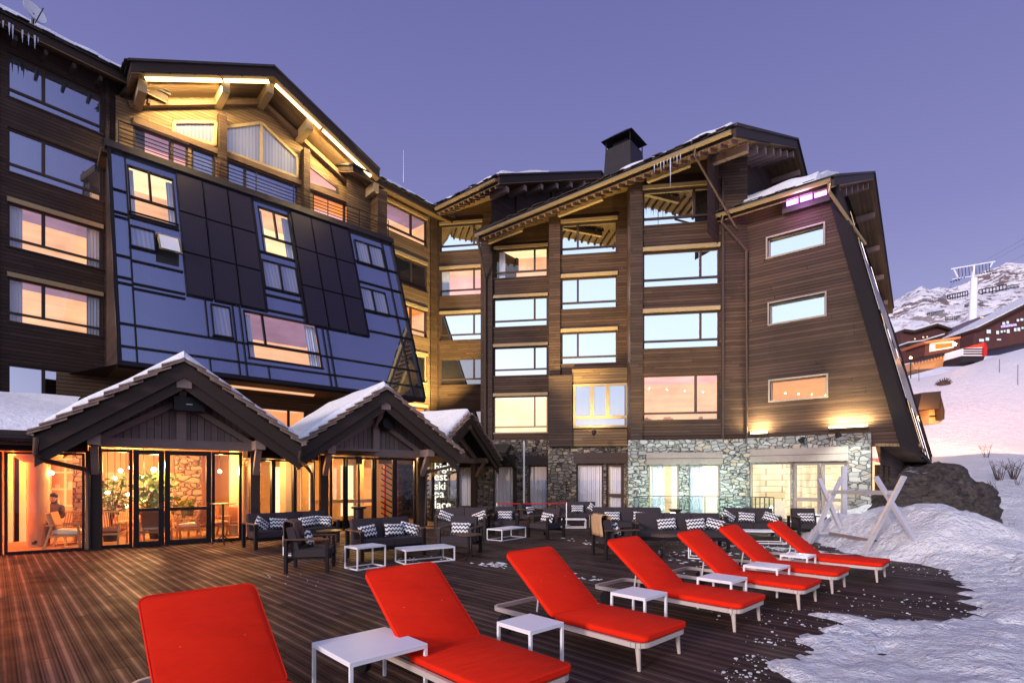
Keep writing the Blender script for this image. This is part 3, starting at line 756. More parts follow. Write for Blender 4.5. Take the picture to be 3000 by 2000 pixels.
# ---- stepped bays
K = V((10.24, 23.0, 0))
WD = Fr((K.x, K.y), FD)
WC = Fr((8.6 / (HY - 899) * FP * (1807 - CX) / FP, 8.6 / (HY - 899) * FP), FD)      # passes the sill of bay C at its right edge
WB = Fr(((1607 - CX) / FP * 29.4, 29.4), FD)
WA = Fr((A0.x, A0.y), FD)
# roofs first, so walls know their height
O1 = V((8.54, 20.2, 0)); S1 = .44
def r1z(p):
    s_ = (p - O1).dot(SD); return 14.72 + S1 * s_
O2 = V((-.67, 28.2, 0))
def r2z(p): return 17.45 + .47 * (p - O2).dot(SD)
def bay(fr, u0, u1, vref, win, zb, topf, name, clad='clad_weathered', floors=(), back=4.0, side=True):
    a0, a1 = fr.a_at(u0, vref), fr.a_at(u1, vref)
    mb = MB()
    t0, t1 = topf(fr.P(a0, 0)) + .25, topf(fr.P(a1, 0)) + .25
    wall_mb(mb, fr, [(a0, zb), (a1, zb), (a1, t1), (a0, t0)], win, clad, .3)
    if side:
        mb.poly([fr.P(a0, zb), fr.P(a0, t0), fr.P(a0, topf(fr.P(a0, 0, -back)) + .25, -back), fr.P(a0, zb, -back)], clad)
        mb.poly([fr.P(a1, zb), fr.P(a1, t1), fr.P(a1, topf(fr.P(a1, 0, -back)) + .25, -back), fr.P(a1, zb, -back)], clad)
    mb.build(name, hotel); return a0, a1
# bay D
dw = (WD.a_at(1884, 800), WD.a_at(2108, 800))
WDz = [(dw[0], dw[1], 4.35, 6.38)] + [(dw[0], dw[1] - (0 if z < 13 else .35), z, z + 1.6) for z in HZ[1:4]]
bay(WD, 1846, 2190, 800, WDz, 3.45, r1z, 'bay_wall')
for i, w in enumerate(WDz):
    rm = ('room_peach', 'room_pink', 3.0) if i == 0 else None
    window(hotel, WD, *w, 'glass_sky', (.70 if i == 0 else .76,), .16 if i == 0 else .22, room=rm, head='head' if i else None, label='large lit restaurant window' if i == 0 else None)
mb = MB(); a0 = WD.a_at(1846, 800); a1 = WD.a_at(1884, 800)
mb.box(WD, a0, a1 - .03, 3.4, 15.2, .001, .14, 'clad_dark'); a2 = WD.a_at(2112, 800); mb.box(WD, a2 + .02, a2 + .12, 3.46, 14.9, .001, .1, 'frame_brown')
mb.build('pilaster', hotel)
def room_items(fr, w, nb, nsil, ci):
    mb = MB()
    for k in range(nsil): a = w[0] + (w[1] - w[0]) * R(); mb.rbox(Matrix.Translation(fr.P(a, w[2] + ru(.0, .12), ci - ru(.5, 1.3))), .16, .16, ru(.2, .45), .03, 'chair_wood', 1)
    a = w[0] + (w[1] - w[0]) * .3; mb.build('furniture', hotel)['kind'] = 'stuff'
    for k in range(nb): a = w[0] + (w[1] - w[0]) * (k + .5) / nb; mb = MB(); mb.ball(fr.P(a, w[3] - .35 - .08 * k, ci - 1.3), .028, 'bulb', 3); mb.build('bulb', hotel)
room_items(WD, WDz[0], 4, 12, -.16)
# bay C
cw = (WC.a_at(1644, 800), WC.a_at(1808, 800))
cl = (WC.a_at(1680, 1190), WC.a_at(1842, 1190))
WCz = [(cw[0], cw[1], z, z + 1.6) for z in HZ[1:4]]
bay(WC, 1608, 1852, 800, WCz, 3.42, r1z, 'bay_wall')
for i, w in enumerate(WCz): window(hotel, WC, *w, 'glass_sky', (.3,), .22, head='head')
mb = MB(); a0 = WC.a_at(1610, 800); mb.box(WC, a0, cw[0] - .04, 7.0, 15.3, .001, .16, 'clad_weathered'); a1 = WC.a_at(1836, 800); mb.box(WC, a1, a1 + .12, 3.4, 15, .001, .12, 'frame_brown')
mb.box(WC, a0, cl[0] - .05, 3.35, 6.9, .002, .5, 'clad_dark'); mb.box(WC, cl[0] - .05, cl[1] + .05, 3.35, 4.22, .003, .34, 'clad_honey'); mb.box(WC, cl[0] - .05, cl[1] + .05, 6.5, 7.2, .003, .34, 'clad_honey')
mb.build('pilaster', hotel)
o = window(hotel, WC, cl[0], cl[1], 4.32, 6.45, 'glass_dim', (.34, .62), .22, 'frame_tan', .12, .0, c=.34, proud=.06, label='yellow framed box window with etched panels'); o.name = 'box_window'
# bay B
bw = (WB.a_at(1446, 800), WB.a_at(1604, 800))
WBz = [(bw[0], bw[1], z, z + (1.62 if z > 5 else 2.05)) for z in HZ[:4]]
bay(WB, 1408, 1625, 800, WBz, 3.9, r1z, 'bay_wall')
for i, w in enumerate(WBz):
    rm = ('room_cream', 'room_white', 1.6) if i == 0 else ('room_peach', 'room_cream', 1.4) if i == 3 else None
    window(hotel, WB, *w, 'glass_sky', (.76,), .16 if i == 0 else .22, room=rm, head='head', curtain=((0, .2),) if i == 3 else (), frame='frame_brown' if i else 'frame_tan')
mb = MB(); a0 = WB.a_at(1410, 800); mb.box(WB, a0, bw[0] - .05, 3.6, 14.9, .001, .12, 'clad_dark'); mb.build('pilaster', hotel)
# bay A
aw = (WA.a_at(1289, 800), WA.a_at(1412, 800))
WAz = [(aw[0], aw[1], z, z + 1.62) for z in HZ]
bay(WA, 1278, 1440, 800, WAz, 0, r2z, 'bay_wall', 'clad_mid')
for i, w in enumerate(WAz):
    window(hotel, WA, *w, 'glass_black' if i < 2 else 'glass_sky', (.8,), .22 if i else 0, head='head' if i > 1 else None, room=('room_pink', 'room_peach', 1.4) if i == 3 else None, curtain=((0, .2),) if i == 3 else ())
mb = MB(); a0 = WA.a_at(1279, 800); mb.box(WA, a0, aw[0] - .05, 3, 17.8, .001, .12, 'clad_weathered'); mb.build('pilaster', hotel)

# ---- main roof over the bays with verge at its right end
rr = roof(hotel, O1, SD, TD, 0, 14.75, 10.4, 19.35, 16.5, 17.0, -13.6, 0, th=.42)
r2 = roof(hotel, O2, SD, TD, 0, 17.45, 10.6, 22.4, 17, 19.8, -4.9, 0, th=.42)
# timber gable walls under the verges
G1 = Fr((O1 - TD * 1.5)[:2], SD)            # faces TD, a = s
mb = MB(); mb.add([G1.P(1.2, 12), G1.P(16, 12), G1.P(16, 17.4), G1.P(10.4, 19.5), G1.P(1.2, 15.3)], [(0, 1, 2, 3, 4)], 'clad_dark')
for s_ in (2.9, 5.0): mb.box(G1, s_, s_ + .2, 12, 14.8 + s_ * .44, .001, .12, 'beam_dark')
mb.build('gable_wall', hotel)
G2 = Fr((O2 - TD * 1.3)[:2], SD)
mb = MB(); mb.add([G2.P(.9, 12), G2.P(16, 12), G2.P(16, 20.2), G2.P(10.6, 22.6), G2.P(.9, 17.9)], [(0, 1, 2, 3, 4)], 'clad_dark')
for s_ in (2.9, 6.5): mb.box(G2, s_, s_ + .2, 14, 17.5 + s_ * .47, .001, .12, 'beam_dark')
mb.build('gable_wall', hotel)
def purlins(fr, n, s0, s1, base, k, sk=.44, peak=10.4, back=.36):
    for i in range(n):
        s_ = s0 + (s1 - s0) * i / (n - 1); z = base + sk * s_ if s_ < peak else base + sk * peak - (s_ - peak) * back
        z -= .16
        mb = MB(); mb.box(fr, s_ - .12, s_ + .12, z - .24, z + .05, 0, k, 'beam_grey')
        mb.build('purlin_end', hotel)
purlins(G1, 7, 1.9, 10.1, 14.72, 1.42); purlins(G1, 3, 11.6, 15.6, 14.72, 1.42)
purlins(G2, 7, .8, 10.3, 17.42, 1.2, .47, 10.6)
# diagonal struts carrying the eaves
mb = MB()
for fr, u, L_ in ((WD, 1905, 1.9), (WC, 1650, 2.5), (WB, 1450, 2.4)):
    a = fr.a_at(u, 600); p = fr.P(a, 0, .1); p = p - SD * (p - O1).dot(SD) + SD * .75; z = r1z(p) - .16; mb = MB(); mb.bar(p + UP * z, p + TD * L_ + UP * z, .18, .24, 'head'); mb.build('wall_plate_beam', hotel)
mb = MB()
for i in range(34):
    t = -13.4 + i * .4; p = O1 + TD * t - SD * .02 + UP * 14.66; mb.bar(p, p + SD * .9 + UP * .4, .09, .14, 'beam')
o = mb.build('rafter', rr)
mb = MB()
for i in range(12):
    t = -4.7 + i * .4; p = O2 + TD * t + UP * 17.37; mb.bar(p, p + SD * .9 + UP * .42, .09, .14, 'beam')
mb.build('rafter', r2)
# gutters with their down pipes
def gutter(o, t0, t1, z, s=-.2, par=hotel):
    mb = MB(); p = V((o[0], o[1], 0)) + SD * s + UP * z
    mb.tube([p + TD * t0, p + TD * t1], .095, 'gutter', 8); return mb.build('gutter', par, True)
gutter(O1, -13.5, -.1, 14.92); gutter(O2, -4.8, -.1, 17.62)
mb = MB(); p = O1 + TD * -1.5 - SD * .2 + UP * 14.85; q = V((9.7, 22.9, 12.6)); mb.tube([p, p - UP * .3, q], .05, 'pipe', 8); mb.build('downpipe', hotel, True); mb = MB()
p = O1 + TD * -13.3 - SD * .2 + UP * 14.85; w_ = WB.P(WB.a_at(1424, 900), 12.9, .2)
mb.tube([p, p - UP * .25, w_, V((w_.x, w_.y, 3.6))], .075, 'pipe', 8); mb.build('downpipe', hotel, True)
# chimney on the main roof
ch = O1 + SD * 3.9; base = ch + TD * -6.75
CF = Fr((base.x, base.y), TD)
mb = MB(); w0, w1 = .86, .70; z0, z1 = 15.6, 18.75
def ring(w, z): return [CF.P(-w, z, -w), CF.P(w, z, -w), CF.P(w, z, w), CF.P(-w, z, w)]
mb.box8(ring(w0, z0) + ring(w1, z1), 'metal_dark')
for x in (-1, 1):
    for y in (-1, 1): mb.bar(CF.P(x * .68, z1, y * .68), CF.P(x * .68, z1 + .47, y * .68), .05, .05, 'frame_black', up=(1, 0, 0))
mb.add(ring(.88, z1 + .42) + ring(.36, z1 + .85), [(0, 1, 2, 3), (4, 5, 6, 7), (0, 1, 5, 4), (1, 2, 6, 5), (2, 3, 7, 6), (3, 0, 4, 7)], 'frame_black')
mb.box8(ring(.45, z1 - .1) + ring(.4, z1 + .5), 'frame_black')
o = mb.build('chimney', hotel); o['label'] = 'tapering dark metal chimney with pyramid cowl'

# ---- right wing with the slanted end
WR = Fr((K.x, K.y), TD)
a_t, z_t = 3.42, 13.0; a_b, z_b = 5.88, 2.62
wins = []
for (u0, v0, u1, v1) in ((2249, 655, 2413, 755), (2254, 858, 2417, 950), (2256, 1098, 2421, 1174)):
    a0 = WR.a_at(u0, v1); a1 = WR.a_at(u1, v0); b1 = WR.hit(u1, v0)[1]; b0 = WR.hit(u0, v1)[1]; wins.append((a0, a1, b0, b1))
mb = MB()
wall_mb(mb, WR, [(-.02, 3.4), (4.45, 3.4), (4.45, 3.02), (a_b, z_b), (a_t, z_t + .35), (-.02, 13.6)] if False else [(-.02, 3.0), (a_b, 2.95), (a_t, z_t + .3), (-.02, 13.75)], wins, 'clad_weathered', .3)
mb.build('wall', hotel)
for i, w in enumerate(wins):
    o = window(hotel, WR, *w, 'glass_sky', (), 0, 'frame_grey', .05, .22, proud=.08, room=('room_orange', 'room_orange', 2.5) if i == 2 else None)
    mb = MB(); f = .06
    for q in ((w[0] - f, w[0], w[2] - f, w[3] + f), (w[1], w[1] + f, w[2] - f, w[3] + f), (w[0], w[1], w[3], w[3] + f), (w[0], w[1], w[2] - f, w[2])): mb.box(WR, *q, .001, .06, 'frame_grey')
    mb.build('window_surround', o)
room_items(WR, wins[2], 4, 2, -.22)
# slanted end: dark edge board, glazed slope, soffit
ST = WR.P(a_t, z_t, 0); SB = WR.P(a_b, z_b, 0)
sl_up = (ST - SB).normalized()
SF = Fr(SB, SD, sl_up); LS = (ST - SB).length
mb = MB(); mb.slab([WR.P(a_t - .42, z_t + .2, .02), WR.P(a_b - .52, z_b + .3, .02), WR.P(a_b + .02, z_b, .02), WR.P(a_t + .0, z_t + .2, .02)], WR.n * .16, 'edge_dark')
mb.build('slanted_edge_board', hotel)
mb = MB(); DS = 25
cz = (z_t - z_b) / LS
mb.poly([SF.P(0, 0), SF.P(DS, 0), SF.P(DS, LS + (.458 * 13.6 - .34 * (DS - 13.6)) / cz), SF.P(13.6, LS + .458 * 13.6 / cz), SF.P(0, LS)], 'end_glass')
for k in range(7): b = LS * k / 6; mb.box(SF, 0, DS, b - .05, b + .05, .0, .09, 'edge_dark')
for k in range(11): a = DS * k / 10; mb.box(SF, a - .04, a + .04, -.1, LS, .002, .10, 'edge_dark')
for a, m_ in ((1.2, 'gutter'), (4.0, 'alu'), (8.5, 'alu')): mb.bar(SF.P(a, .1, .14), SF.P(a, LS - .4, .14), .02, .02, m_)
o = mb.build('slanted_end_wall', hotel); o['label'] = 'steep dark glazed end wall with metal ribs'
for j in range(2):
    for i in range(5):
        mb = MB(); mb.box(SF, .6 + i * 2.4, 2.8 + i * 2.4, 2.2 + j * 3.6, 5.2 + j * 3.6, .125, .15, 'solar'); mb.build('solar_panel', o)
mb = MB()
mb.slab([WR.P(4.6, 2.98, .02), WR.P(a_b + .1, 2.9, .02), SF.P(DS, -.05), SF.P(DS, -.05) - TD * 3.2], UP * .1, 'soffit')
mb.build('soffit', hotel)
# timber wall under the soffit
UF = Fr((WR.P(4.75, 0, -.3))[:2], SD)
mb = MB(); uw = [(.8, 1.9, .8, 2.3), (3.0, 4.0, .8, 2.3)]
wall_mb(mb, UF, [(-.3, 0), (22, 0), (22, 3), (-.3, 3)], uw, 'clad_mid'); mb.build('wall', hotel)
for w in uw: window(hotel, UF, *w, 'glass_dim', (.5,), 0, room=('room_cream', 'room_cream', 1.2))
# right wing roof
g_ = WR.hit(2432, 512, .75); OR = WR.P(g_[0], 0, .75); OR.z = 0
o3 = roof(hotel, OR, SD, TD, 0, 12.92, 13.6, 19.15, 27, 14.6, -4.55, .12, th=.36)
gutter(OR, -4.4, .05, 13.12)
G3 = Fr((OR - TD * .9)[:2], SD)
for s_ in (1.4, 3.0, 4.6, 6.4, 8.4, 10.6, 12.8, 16, 19, 22, 25):
    z = (12.9 + .458 * s_ if s_ < 13.6 else 12.9 + .458 * 13.6 - .34 * (s_ - 13.6)) - .16
    aw_ = a_t - (z - z_t) * (a_b - a_t) / (z_t - z_b); L_ = g_[0] - aw_
    mb = MB(); mb.box(G3, s_ - .13, s_ + .13, z - .26, z + .05, -L_ + .6, .85, 'beam_grey'); mb.build('purlin_end', hotel)
mb = MB(); p = OR + TD * -4.0 - SD * .2 + UP * 13.05; q = WR.P(.0, 11.6, .12)
mb.tube([p, p - UP * .3, q, V((q.x, q.y, .1))], .065, 'pipe', 8); mb.build('downpipe', hotel, True); mb = MB()
p = OR + TD * .0 - SD * .2 + UP * 13.0; q = SF.P(.6, LS - 2.2, .3); mb.tube([p, p - UP * .3, q], .06, 'gutter', 8)
mb.build('downpipe', hotel, True)

# ---- stone base
def base(fr, a0, a1, z1, holes, mat, c=.16, nm='stone_base'):
    mb = MB(); wall_mb(mb, fr, [(a0, -.2), (a1, -.2), (a1, z1), (a0, z1)], holes, mat, .4, c=c)
    mb.poly([fr.P(a0, z1, c), fr.P(a1, z1, c), fr.P(a1, z1, -.05), fr.P(a0, z1, -.05)], mat)
    mb.poly([fr.P(a1, -.2, c), fr.P(a1, z1, c), fr.P(a1, z1, -.3), fr.P(a1, -.2, -.3)], mat)
    mb.poly([fr.P(a0, -.2, c), fr.P(a0, z1, c), fr.P(a0, z1, -.3), fr.P(a0, -.2, -.3)], mat)
    return mb.build(nm, hotel)
def A(fr, u): return fr.a_at(u, 1405, .16)
def lintel(fr, u0, u1, z0, z1, mat='frame_grey'):
    mb = MB(); a0, a1 = A(fr, u0), A(fr, u1); mb.box(fr, a0, a1, z0, z1, .1, .24, mat)
    mb.box(fr, a0, a1, (z0 + z1) / 2 - .01, (z0 + z1) / 2 + .01, .1, .243, 'beam_dark'); mb.build('lintel', hotel)
# D
h1 = (A(WD, 1901), A(WD, 1990), .1, 2.36); h2 = (A(WD, 2018), A(WD, 2110), .1, 2.36)
base(WD, A(WD, 1841), .0, 3.47, [h1, h2], 'stone_light'); lintel(WD, 1893, 2116, 2.38, 2.9)
window(hotel, WD, *h1, 'glass', (), 0, 'frame_grey', .06, .2, c=.16, room=('room_cream', 'room_white', 2.4), curtain=((.1, .55),))
window(hotel, WD, *h2, 'glass', (), 0, 'frame_grey', .06, .2, c=.16, room=('room_white', 'room_cream', 2.4), curtain=((0, .5),))
# right wing base with glazed doors
h3 = (.12, A(WR, 2318), .05, 2.42); h4 = (A(WR, 2322), A(WR, 2402), .05, 2.42); h5 = (A(WR, 2404), A(WR, 2482), .05, 2.42)
base(WR, .0, A(WR, 2552), 3.5, [h3, h4, h5], 'stone_light'); lintel(WR, 2200, 2486, 2.44, 3.0)
window(hotel, WR, *h3, 'glass', (), 0, 'frame_grey', .07, .2, c=.16, room=('room_block', 'room_white', 3.0))
for h in (h4, h5):
    o = window(hotel, WR, *h, 'glass', (), .36, 'frame_grey', .12, .2, c=.16, room=('room_block', 'room_cream', 3.0)); o.name = 'glazed_door'
# C
h6 = (A(WC, 1688), A(WC, 1768), .05, 2.5); h7 = (A(WC, 1776), A(WC, 1828), .05, 2.5)
base(WC, A(WC, 1606), A(WC, 1850), 3.44, [h6, h7], 'stone_grey'); lintel(WC, 1682, 1846, 2.52, 3.05, 'frame_brown')
window(hotel, WC, *h6, 'glass', (), 0, 'frame_brown', .08, .2, c=.16, room=('room_cream', 'room_peach', .5), curtain=((0, 1),))
o = window(hotel, WC, *h7, 'glass', (), .36, 'frame_brown', .13, .2, c=.16, room=('room_cream', 'room_peach', 1.0), curtain=((0, 1),)); o.name = 'glazed_door'
# B and further left
hs = [(A(WB, 1548), A(WB, 1604), .05, 2.5), (A(WB, 1444), A(WB, 1505), .05, 2.5), (A(WB, 1338), A(WB, 1384), .2, 2.5)]
base(WB, A(WB, 1180), A(WB, 1640), 3.92, hs, 'stone_grey'); lintel(WB, 1538, 1608, 2.52, 3.05, 'frame_brown')
mb = MB(); mb.box(WB, A(WB, 1384), A(WB, 1396), 0, 3.2, .17, .4, 'beam_dark'); mb.box(WB, A(WB, 1330), A(WB, 1510), 2.6, 3.1, .17, .42, 'beam_dark'); mb.build('timber_post', hotel)
for h in hs: window(hotel, WB, *h, 'glass', (), 0, 'frame_brown', .07, .2, c=.16, room=('room_peach', 'room_cream', .5), curtain=((0, 1),))

# ---- lamps on the hotel, each a thing of its own
def spot(name, loc, to, e, col, size=1.2, blend=.7, rad=.1):
    l = bpy.data.lights.new(name, 'SPOT'); l.energy = e; l.color = col; l.spot_size = size; l.spot_blend = blend; l.shadow_soft_size = rad
    o = bpy.data.objects.new(name, l); COL.objects.link(o); o.location = loc
    o.rotation_euler = (V(to) - V(loc)).to_track_quat('-Z', 'Y').to_euler(); return o
def pt(name, loc, e, col, rad=.08):
    l = bpy.data.lights.new(name, 'POINT'); l.energy = e; l.color = col; l.shadow_soft_size = rad
    o = bpy.data.objects.new(name, l); COL.objects.link(o); o.location = loc; return o
YEL = (1, .72, .24)
def tube_lamp(fr, a0, a1, z, lab):
    t = wthing('wall_tube_lamp', lab, 'wall lamp', fr.P((a0 + a1) / 2, z, .2))
    mb = MB(); mb.box(fr, a0, a1, z - .12, z - .06, .17, .34, 'metal_dark'); mb.build('housing', t)
    mb = MB(); mb.tube([fr.P(a0 + .03, z - .02, .25), fr.P(a1 - .03, z - .02, .25)], .045, 'lamp_yellow', 8); mb.build('tube', t)
    l = bpy.data.lights.new('tube_light', 'AREA'); l.shape = 'RECTANGLE'; l.size = abs(a1 - a0); l.size_y = .12; l.energy = 170 * abs(a1 - a0); l.color = (1, .80, .40)
    o = bpy.data.objects.new('tube_light', l); COL.objects.link(o); p = fr.P((a0 + a1) / 2, z + .03, .30); o.location = p
    o.matrix_world = Matrix.Translation(p) @ Matrix((fr.ax, (fr.n), (fr.ax.cross(fr.n)))).transposed().to_4x4()
    d = (UP * 1.0 - fr.n * .35).normalized(); zax = -d; xax = fr.ax; yax = zax.cross(xax).normalized()
    o.matrix_world = Matrix.Translation(p) @ Matrix((xax, yax, zax)).transposed().to_4x4()
    return t
tube_lamp(WR, A(WR, 2200), A(WR, 2250), 3.72, 'short glowing yellow tube lamp above stone wall beside the down pipe')
tube_lamp(WR, A(WR, 2428), A(WR, 2545), 3.78, 'long glowing yellow tube lamp above the glazed doors')
# purple heater lamp under the right eave
c0 = WR.hit(2366, 572, .5); t = wthing('heater_lamp', 'purple glowing triple tube heater lamp under the eave', 'heater lamp', WR.P(c0[0], c0[1], .5))
mb = MB(); mb.box(WR, c0[0] - .95, c0[0] + .75, c0[1] - .38, c0[1] + .34, .28, .36, 'metal_dark'); mb.bar(WR.P(c0[0], c0[1], 0), WR.P(c0[0], c0[1], .3), .08, .08, 'metal_dark'); mb.build('reflector', t)
for k in range(3):
    mb = MB(); x = c0[0] - .78 + k * .5; mb.box(WR, x, x + .42, c0[1] - .14, c0[1] + (.12 if k < 2 else .02), .37, .43, 'lamp_purple'); mb.build('tube', t)
pt('heater_glow', WR.P(c0[0] - .2, c0[1] - .4, .9), 70, (.85, .35, 1.0), .3)
# floodlights and upward spots
def flood(loc, to, e, col, lab, size=2.0):
    t = wthing('floodlight', lab, 'floodlight', loc)
    d = (V(to) - V(loc)).normalized(); mb = MB(); p = V(loc)
    mb.tube([p - d * .22, p - d * .02], [.07, .12], 'metal_dark', 10); mb.bar(p - d * .2, p - d * .2 - UP * .22, .03, .03, 'metal_dark', up=(1, 0, 0)); mb.build('housing', t, True)
    spot('flood_beam', p + d * .03, to, e, col, size); return t
fl = WR.P(2.2, 3.22, .75); flood(fl, fl + WR.n * 2 - UP * 2.5 - WR.ax * 1.5, 260, (.85, 1.0, .92), 'floodlight on the stone wall above the glazed doors', 2.4)
flood(WD.P(WD.a_at(1960, 1400), .35, 2.4), WD.P(WD.a_at(1960, 1400), 2.4, 0), 430, (.80, 1.0, .88), 'ground floodlight behind the glass railing on the pale stone', 2.3)  # added lamp, hidden behind the seats, to brighten the dim stone
flood(WD.P(WD.a_at(2120, 1400), .35, 2.3), WD.P(WD.a_at(2140, 1400), 2.2, 0), 330, (.80, 1.0, .88), 'ground floodlight near the corner of the two pale stone walls', 2.3)  # second added lamp for the same stone, also out of sight
flood(WR.P(3.6, 3.3, 1.4), WR.P(4.0, 1.0, .1), 160, (.9, 1.0, .9), 'floodlight above the stone corner pier', 2.2)
flood(WD.P(WD.a_at(1900, 1400), .4, 3.2), WD.P(WD.a_at(1960, 700), 11.5, 0), 3200, YEL, 'upward spotlight behind the glass railing', 1.0)
flood(WC.P(WC.a_at(1740, 1150), 4.0, 1.7), WC.P(WC.a_at(1740, 1000), 6.8, .1), 420, YEL, 'yellow spotlight below the box window', 2.2)
flood(WC.P(WC.a_at(1600, 1290), 3.4, 4.0), WC.P(WC.a_at(1720, 700), 11, 0), 4200, YEL, 'upward spotlight between two middle bays', 1.0)
flood(WB.P(WB.a_at(1450, 1290), 3.6, 4.2), WB.P(WB.a_at(1500, 700), 11, -.2), 4200, YEL, 'upward spotlight on the lean to roof', 1.0)
flood(E.P(-2.2, 4.2, 3.4), E.P(-1.8, 10.5, 0), 7500, (1, .74, .28), 'upward spotlight before the honey coloured link wall', 1.5)
for a_, w_ in ((gl + 2.2, 3.4), (gr_ - 2.0, 3.0)):
    l = bpy.data.lights.new('gable_strip_light', 'AREA'); l.shape = 'RECTANGLE'; l.size = w_; l.size_y = .25; l.energy = 340; l.color = (1, .72, .30)
    o = bpy.data.objects.new('gable_strip_light', l); COL.objects.link(o); p = GWf.P(a_, roofz(a_) - .2, -.05)
    sg = 1 if a_ < ar else -1; xax = (GWf.ax + UP * sg * (zr_ - ze_) / ah).normalized(); zax = -(-UP * .8 - GWf.n * .55).normalized(); yax = zax.cross(xax).normalized(); zax = xax.cross(yax)
    o.matrix_world = Matrix.Translation(p) @ Matrix((xax, yax, zax)).transposed().to_4x4()

# ---- snow lying on the roofs
def roof_snow(o, sd, s0, z0, slope, t0, t1, depth, td, lab, th=.12, n=40):
    o3_ = V((o[0], o[1], 0)); sd = V((*sd[:2], 0)); td = V((*td[:2], 0)); mb = MB(); vs = []; m_ = 8
    for i in range(n + 1):
        t = t0 + (t1 - t0) * i / n; e = .10 * noise.noise(V((t * 1.7, 3.1, s0)))
        for j in range(m_ + 1):
            f = j / m_; s_ = s0 + e * (1 - f) + depth * f
            h = th * min(1, (f * m_ * .7) ** .5 + .12) * (1 + .5 * noise.noise(V((t * .9, s_ * .9, 7)))) if j else -.02
            if i in (0, n): h = -.03
            vs.append(o3_ + sd * s_ + td * t + UP * (z0 + (s_ - s0) * slope + h))
    fs = [(i * (m_ + 1) + j, (i + 1) * (m_ + 1) + j, (i + 1) * (m_ + 1) + j + 1, i * (m_ + 1) + j + 1) for i in range(n) for j in range(m_)]
    mb.add(vs, fs, 'snow_roof'); ob = mb.build('roof_snow', None, True); tag(ob, lab, 'snow', 'snow lying on the roofs', 'stuff'); return ob
roof_snow((-16.8, 21.5), -TD, -.95, 18.28, .45, -8, 2.1, 5, SD, 'thin snow on the roof edge of the left wing', .26)
roof_snow((A0.x, A0.y), -TD, -.95, 17.92, .425, -6, .2, 4, SD, 'thin snow on the eave of the honey coloured link', .26)
roof_snow(O2, SD, .0, 17.98, .46, -4.9, -.25, 5, TD, 'snow strip on the far dark gable roof', .28)
roof_snow(O1, SD, .25, 15.38, .445, -5.6, -.3, 5, TD, 'snow strip on the main roof beyond the chimney', .30)
roof_snow(OR, SD, .25, 13.5, .455, -3.4, -.5, 6, TD, 'snow on the small roof of the right wing', .36)
# icicles
ic = [(H, -6.2 + k * .17, 17.85, .98) for k in range(26)]
mb = MB()
for fr, a, z, c in ic:
    l = ru(.15, .95); p = fr.P(a + ru(-.05, .05), z, c + ru(-.04, .04)); mb.tube([p, p - UP * l * .5, p - UP * l], [.035, .02, .003], 'ice', 5)
tag(mb.build('icicles', None), 'icicles hanging from the snowy eave of the left wing', 'icicles', kind='stuff')
mb = MB()
for k in range(9):
    l = ru(.15, .5) if k != 5 else 1.3; p = O1 + TD * (-3.2 + k * .14) - SD * .22 + UP * 14.95; mb.tube([p, p - UP * l * .5, p - UP * l], [.028, .016, .003], 'ice', 5)
tag(mb.build('icicles', None), 'icicles hanging from the brass gutter of the main roof', 'icicles', kind='stuff')
# satellite dish on the left roof, antennas
g = G(90, 2000); p = V((-.905 * 19.3, 19.3, 1.7 + 1365 / FP * 19.3))
t = wthing('satellite_dish', 'white satellite dish on the snowy left roof edge', 'satellite dish', p)
mb = MB(); n_ = 16; c = p; dx = V((.9, -.3, .25)).normalized(); sx = dx.cross(UP).normalized(); sy = sx.cross(dx)
vs = [c] + [c + (sx * math.cos(2 * math.pi * k / n_) + sy * math.sin(2 * math.pi * k / n_)) * .36 + dx * .12 for k in range(n_)] + [c - dx * .03] + [c + (sx * math.cos(2 * math.pi * k / n_) + sy * math.sin(2 * math.pi * k / n_)) * .37 + dx * .09 for k in range(n_)]
mb.add(vs, [(0, 1 + k, 1 + (k + 1) % n_) for k in range(n_)] + [(n_ + 1, n_ + 2 + (k + 1) % n_, n_ + 2 + k) for k in range(n_)], 'white'); mb.build('dish', t, True)
mb = MB(); mb.bar(c, c - UP * 1.1 - dx * .1, .06, .06, 'metal_dark', up=(1, 0, 0)); mb.bar(c - sy * .4, c + dx * .55 - sy * .1, .025, .025, 'metal_dark'); mb.build('mast', t)
p = V(((1182 - CX) / FP * 36, 36, 1.7 + (HY - 535) / FP * 36)); mb = MB(); mb.tube([p, p + UP * 2.2], [.02, .008], 'white', 6)
tag(mb.build('antenna', None), 'thin white antenna rod on the link roof', 'antenna')
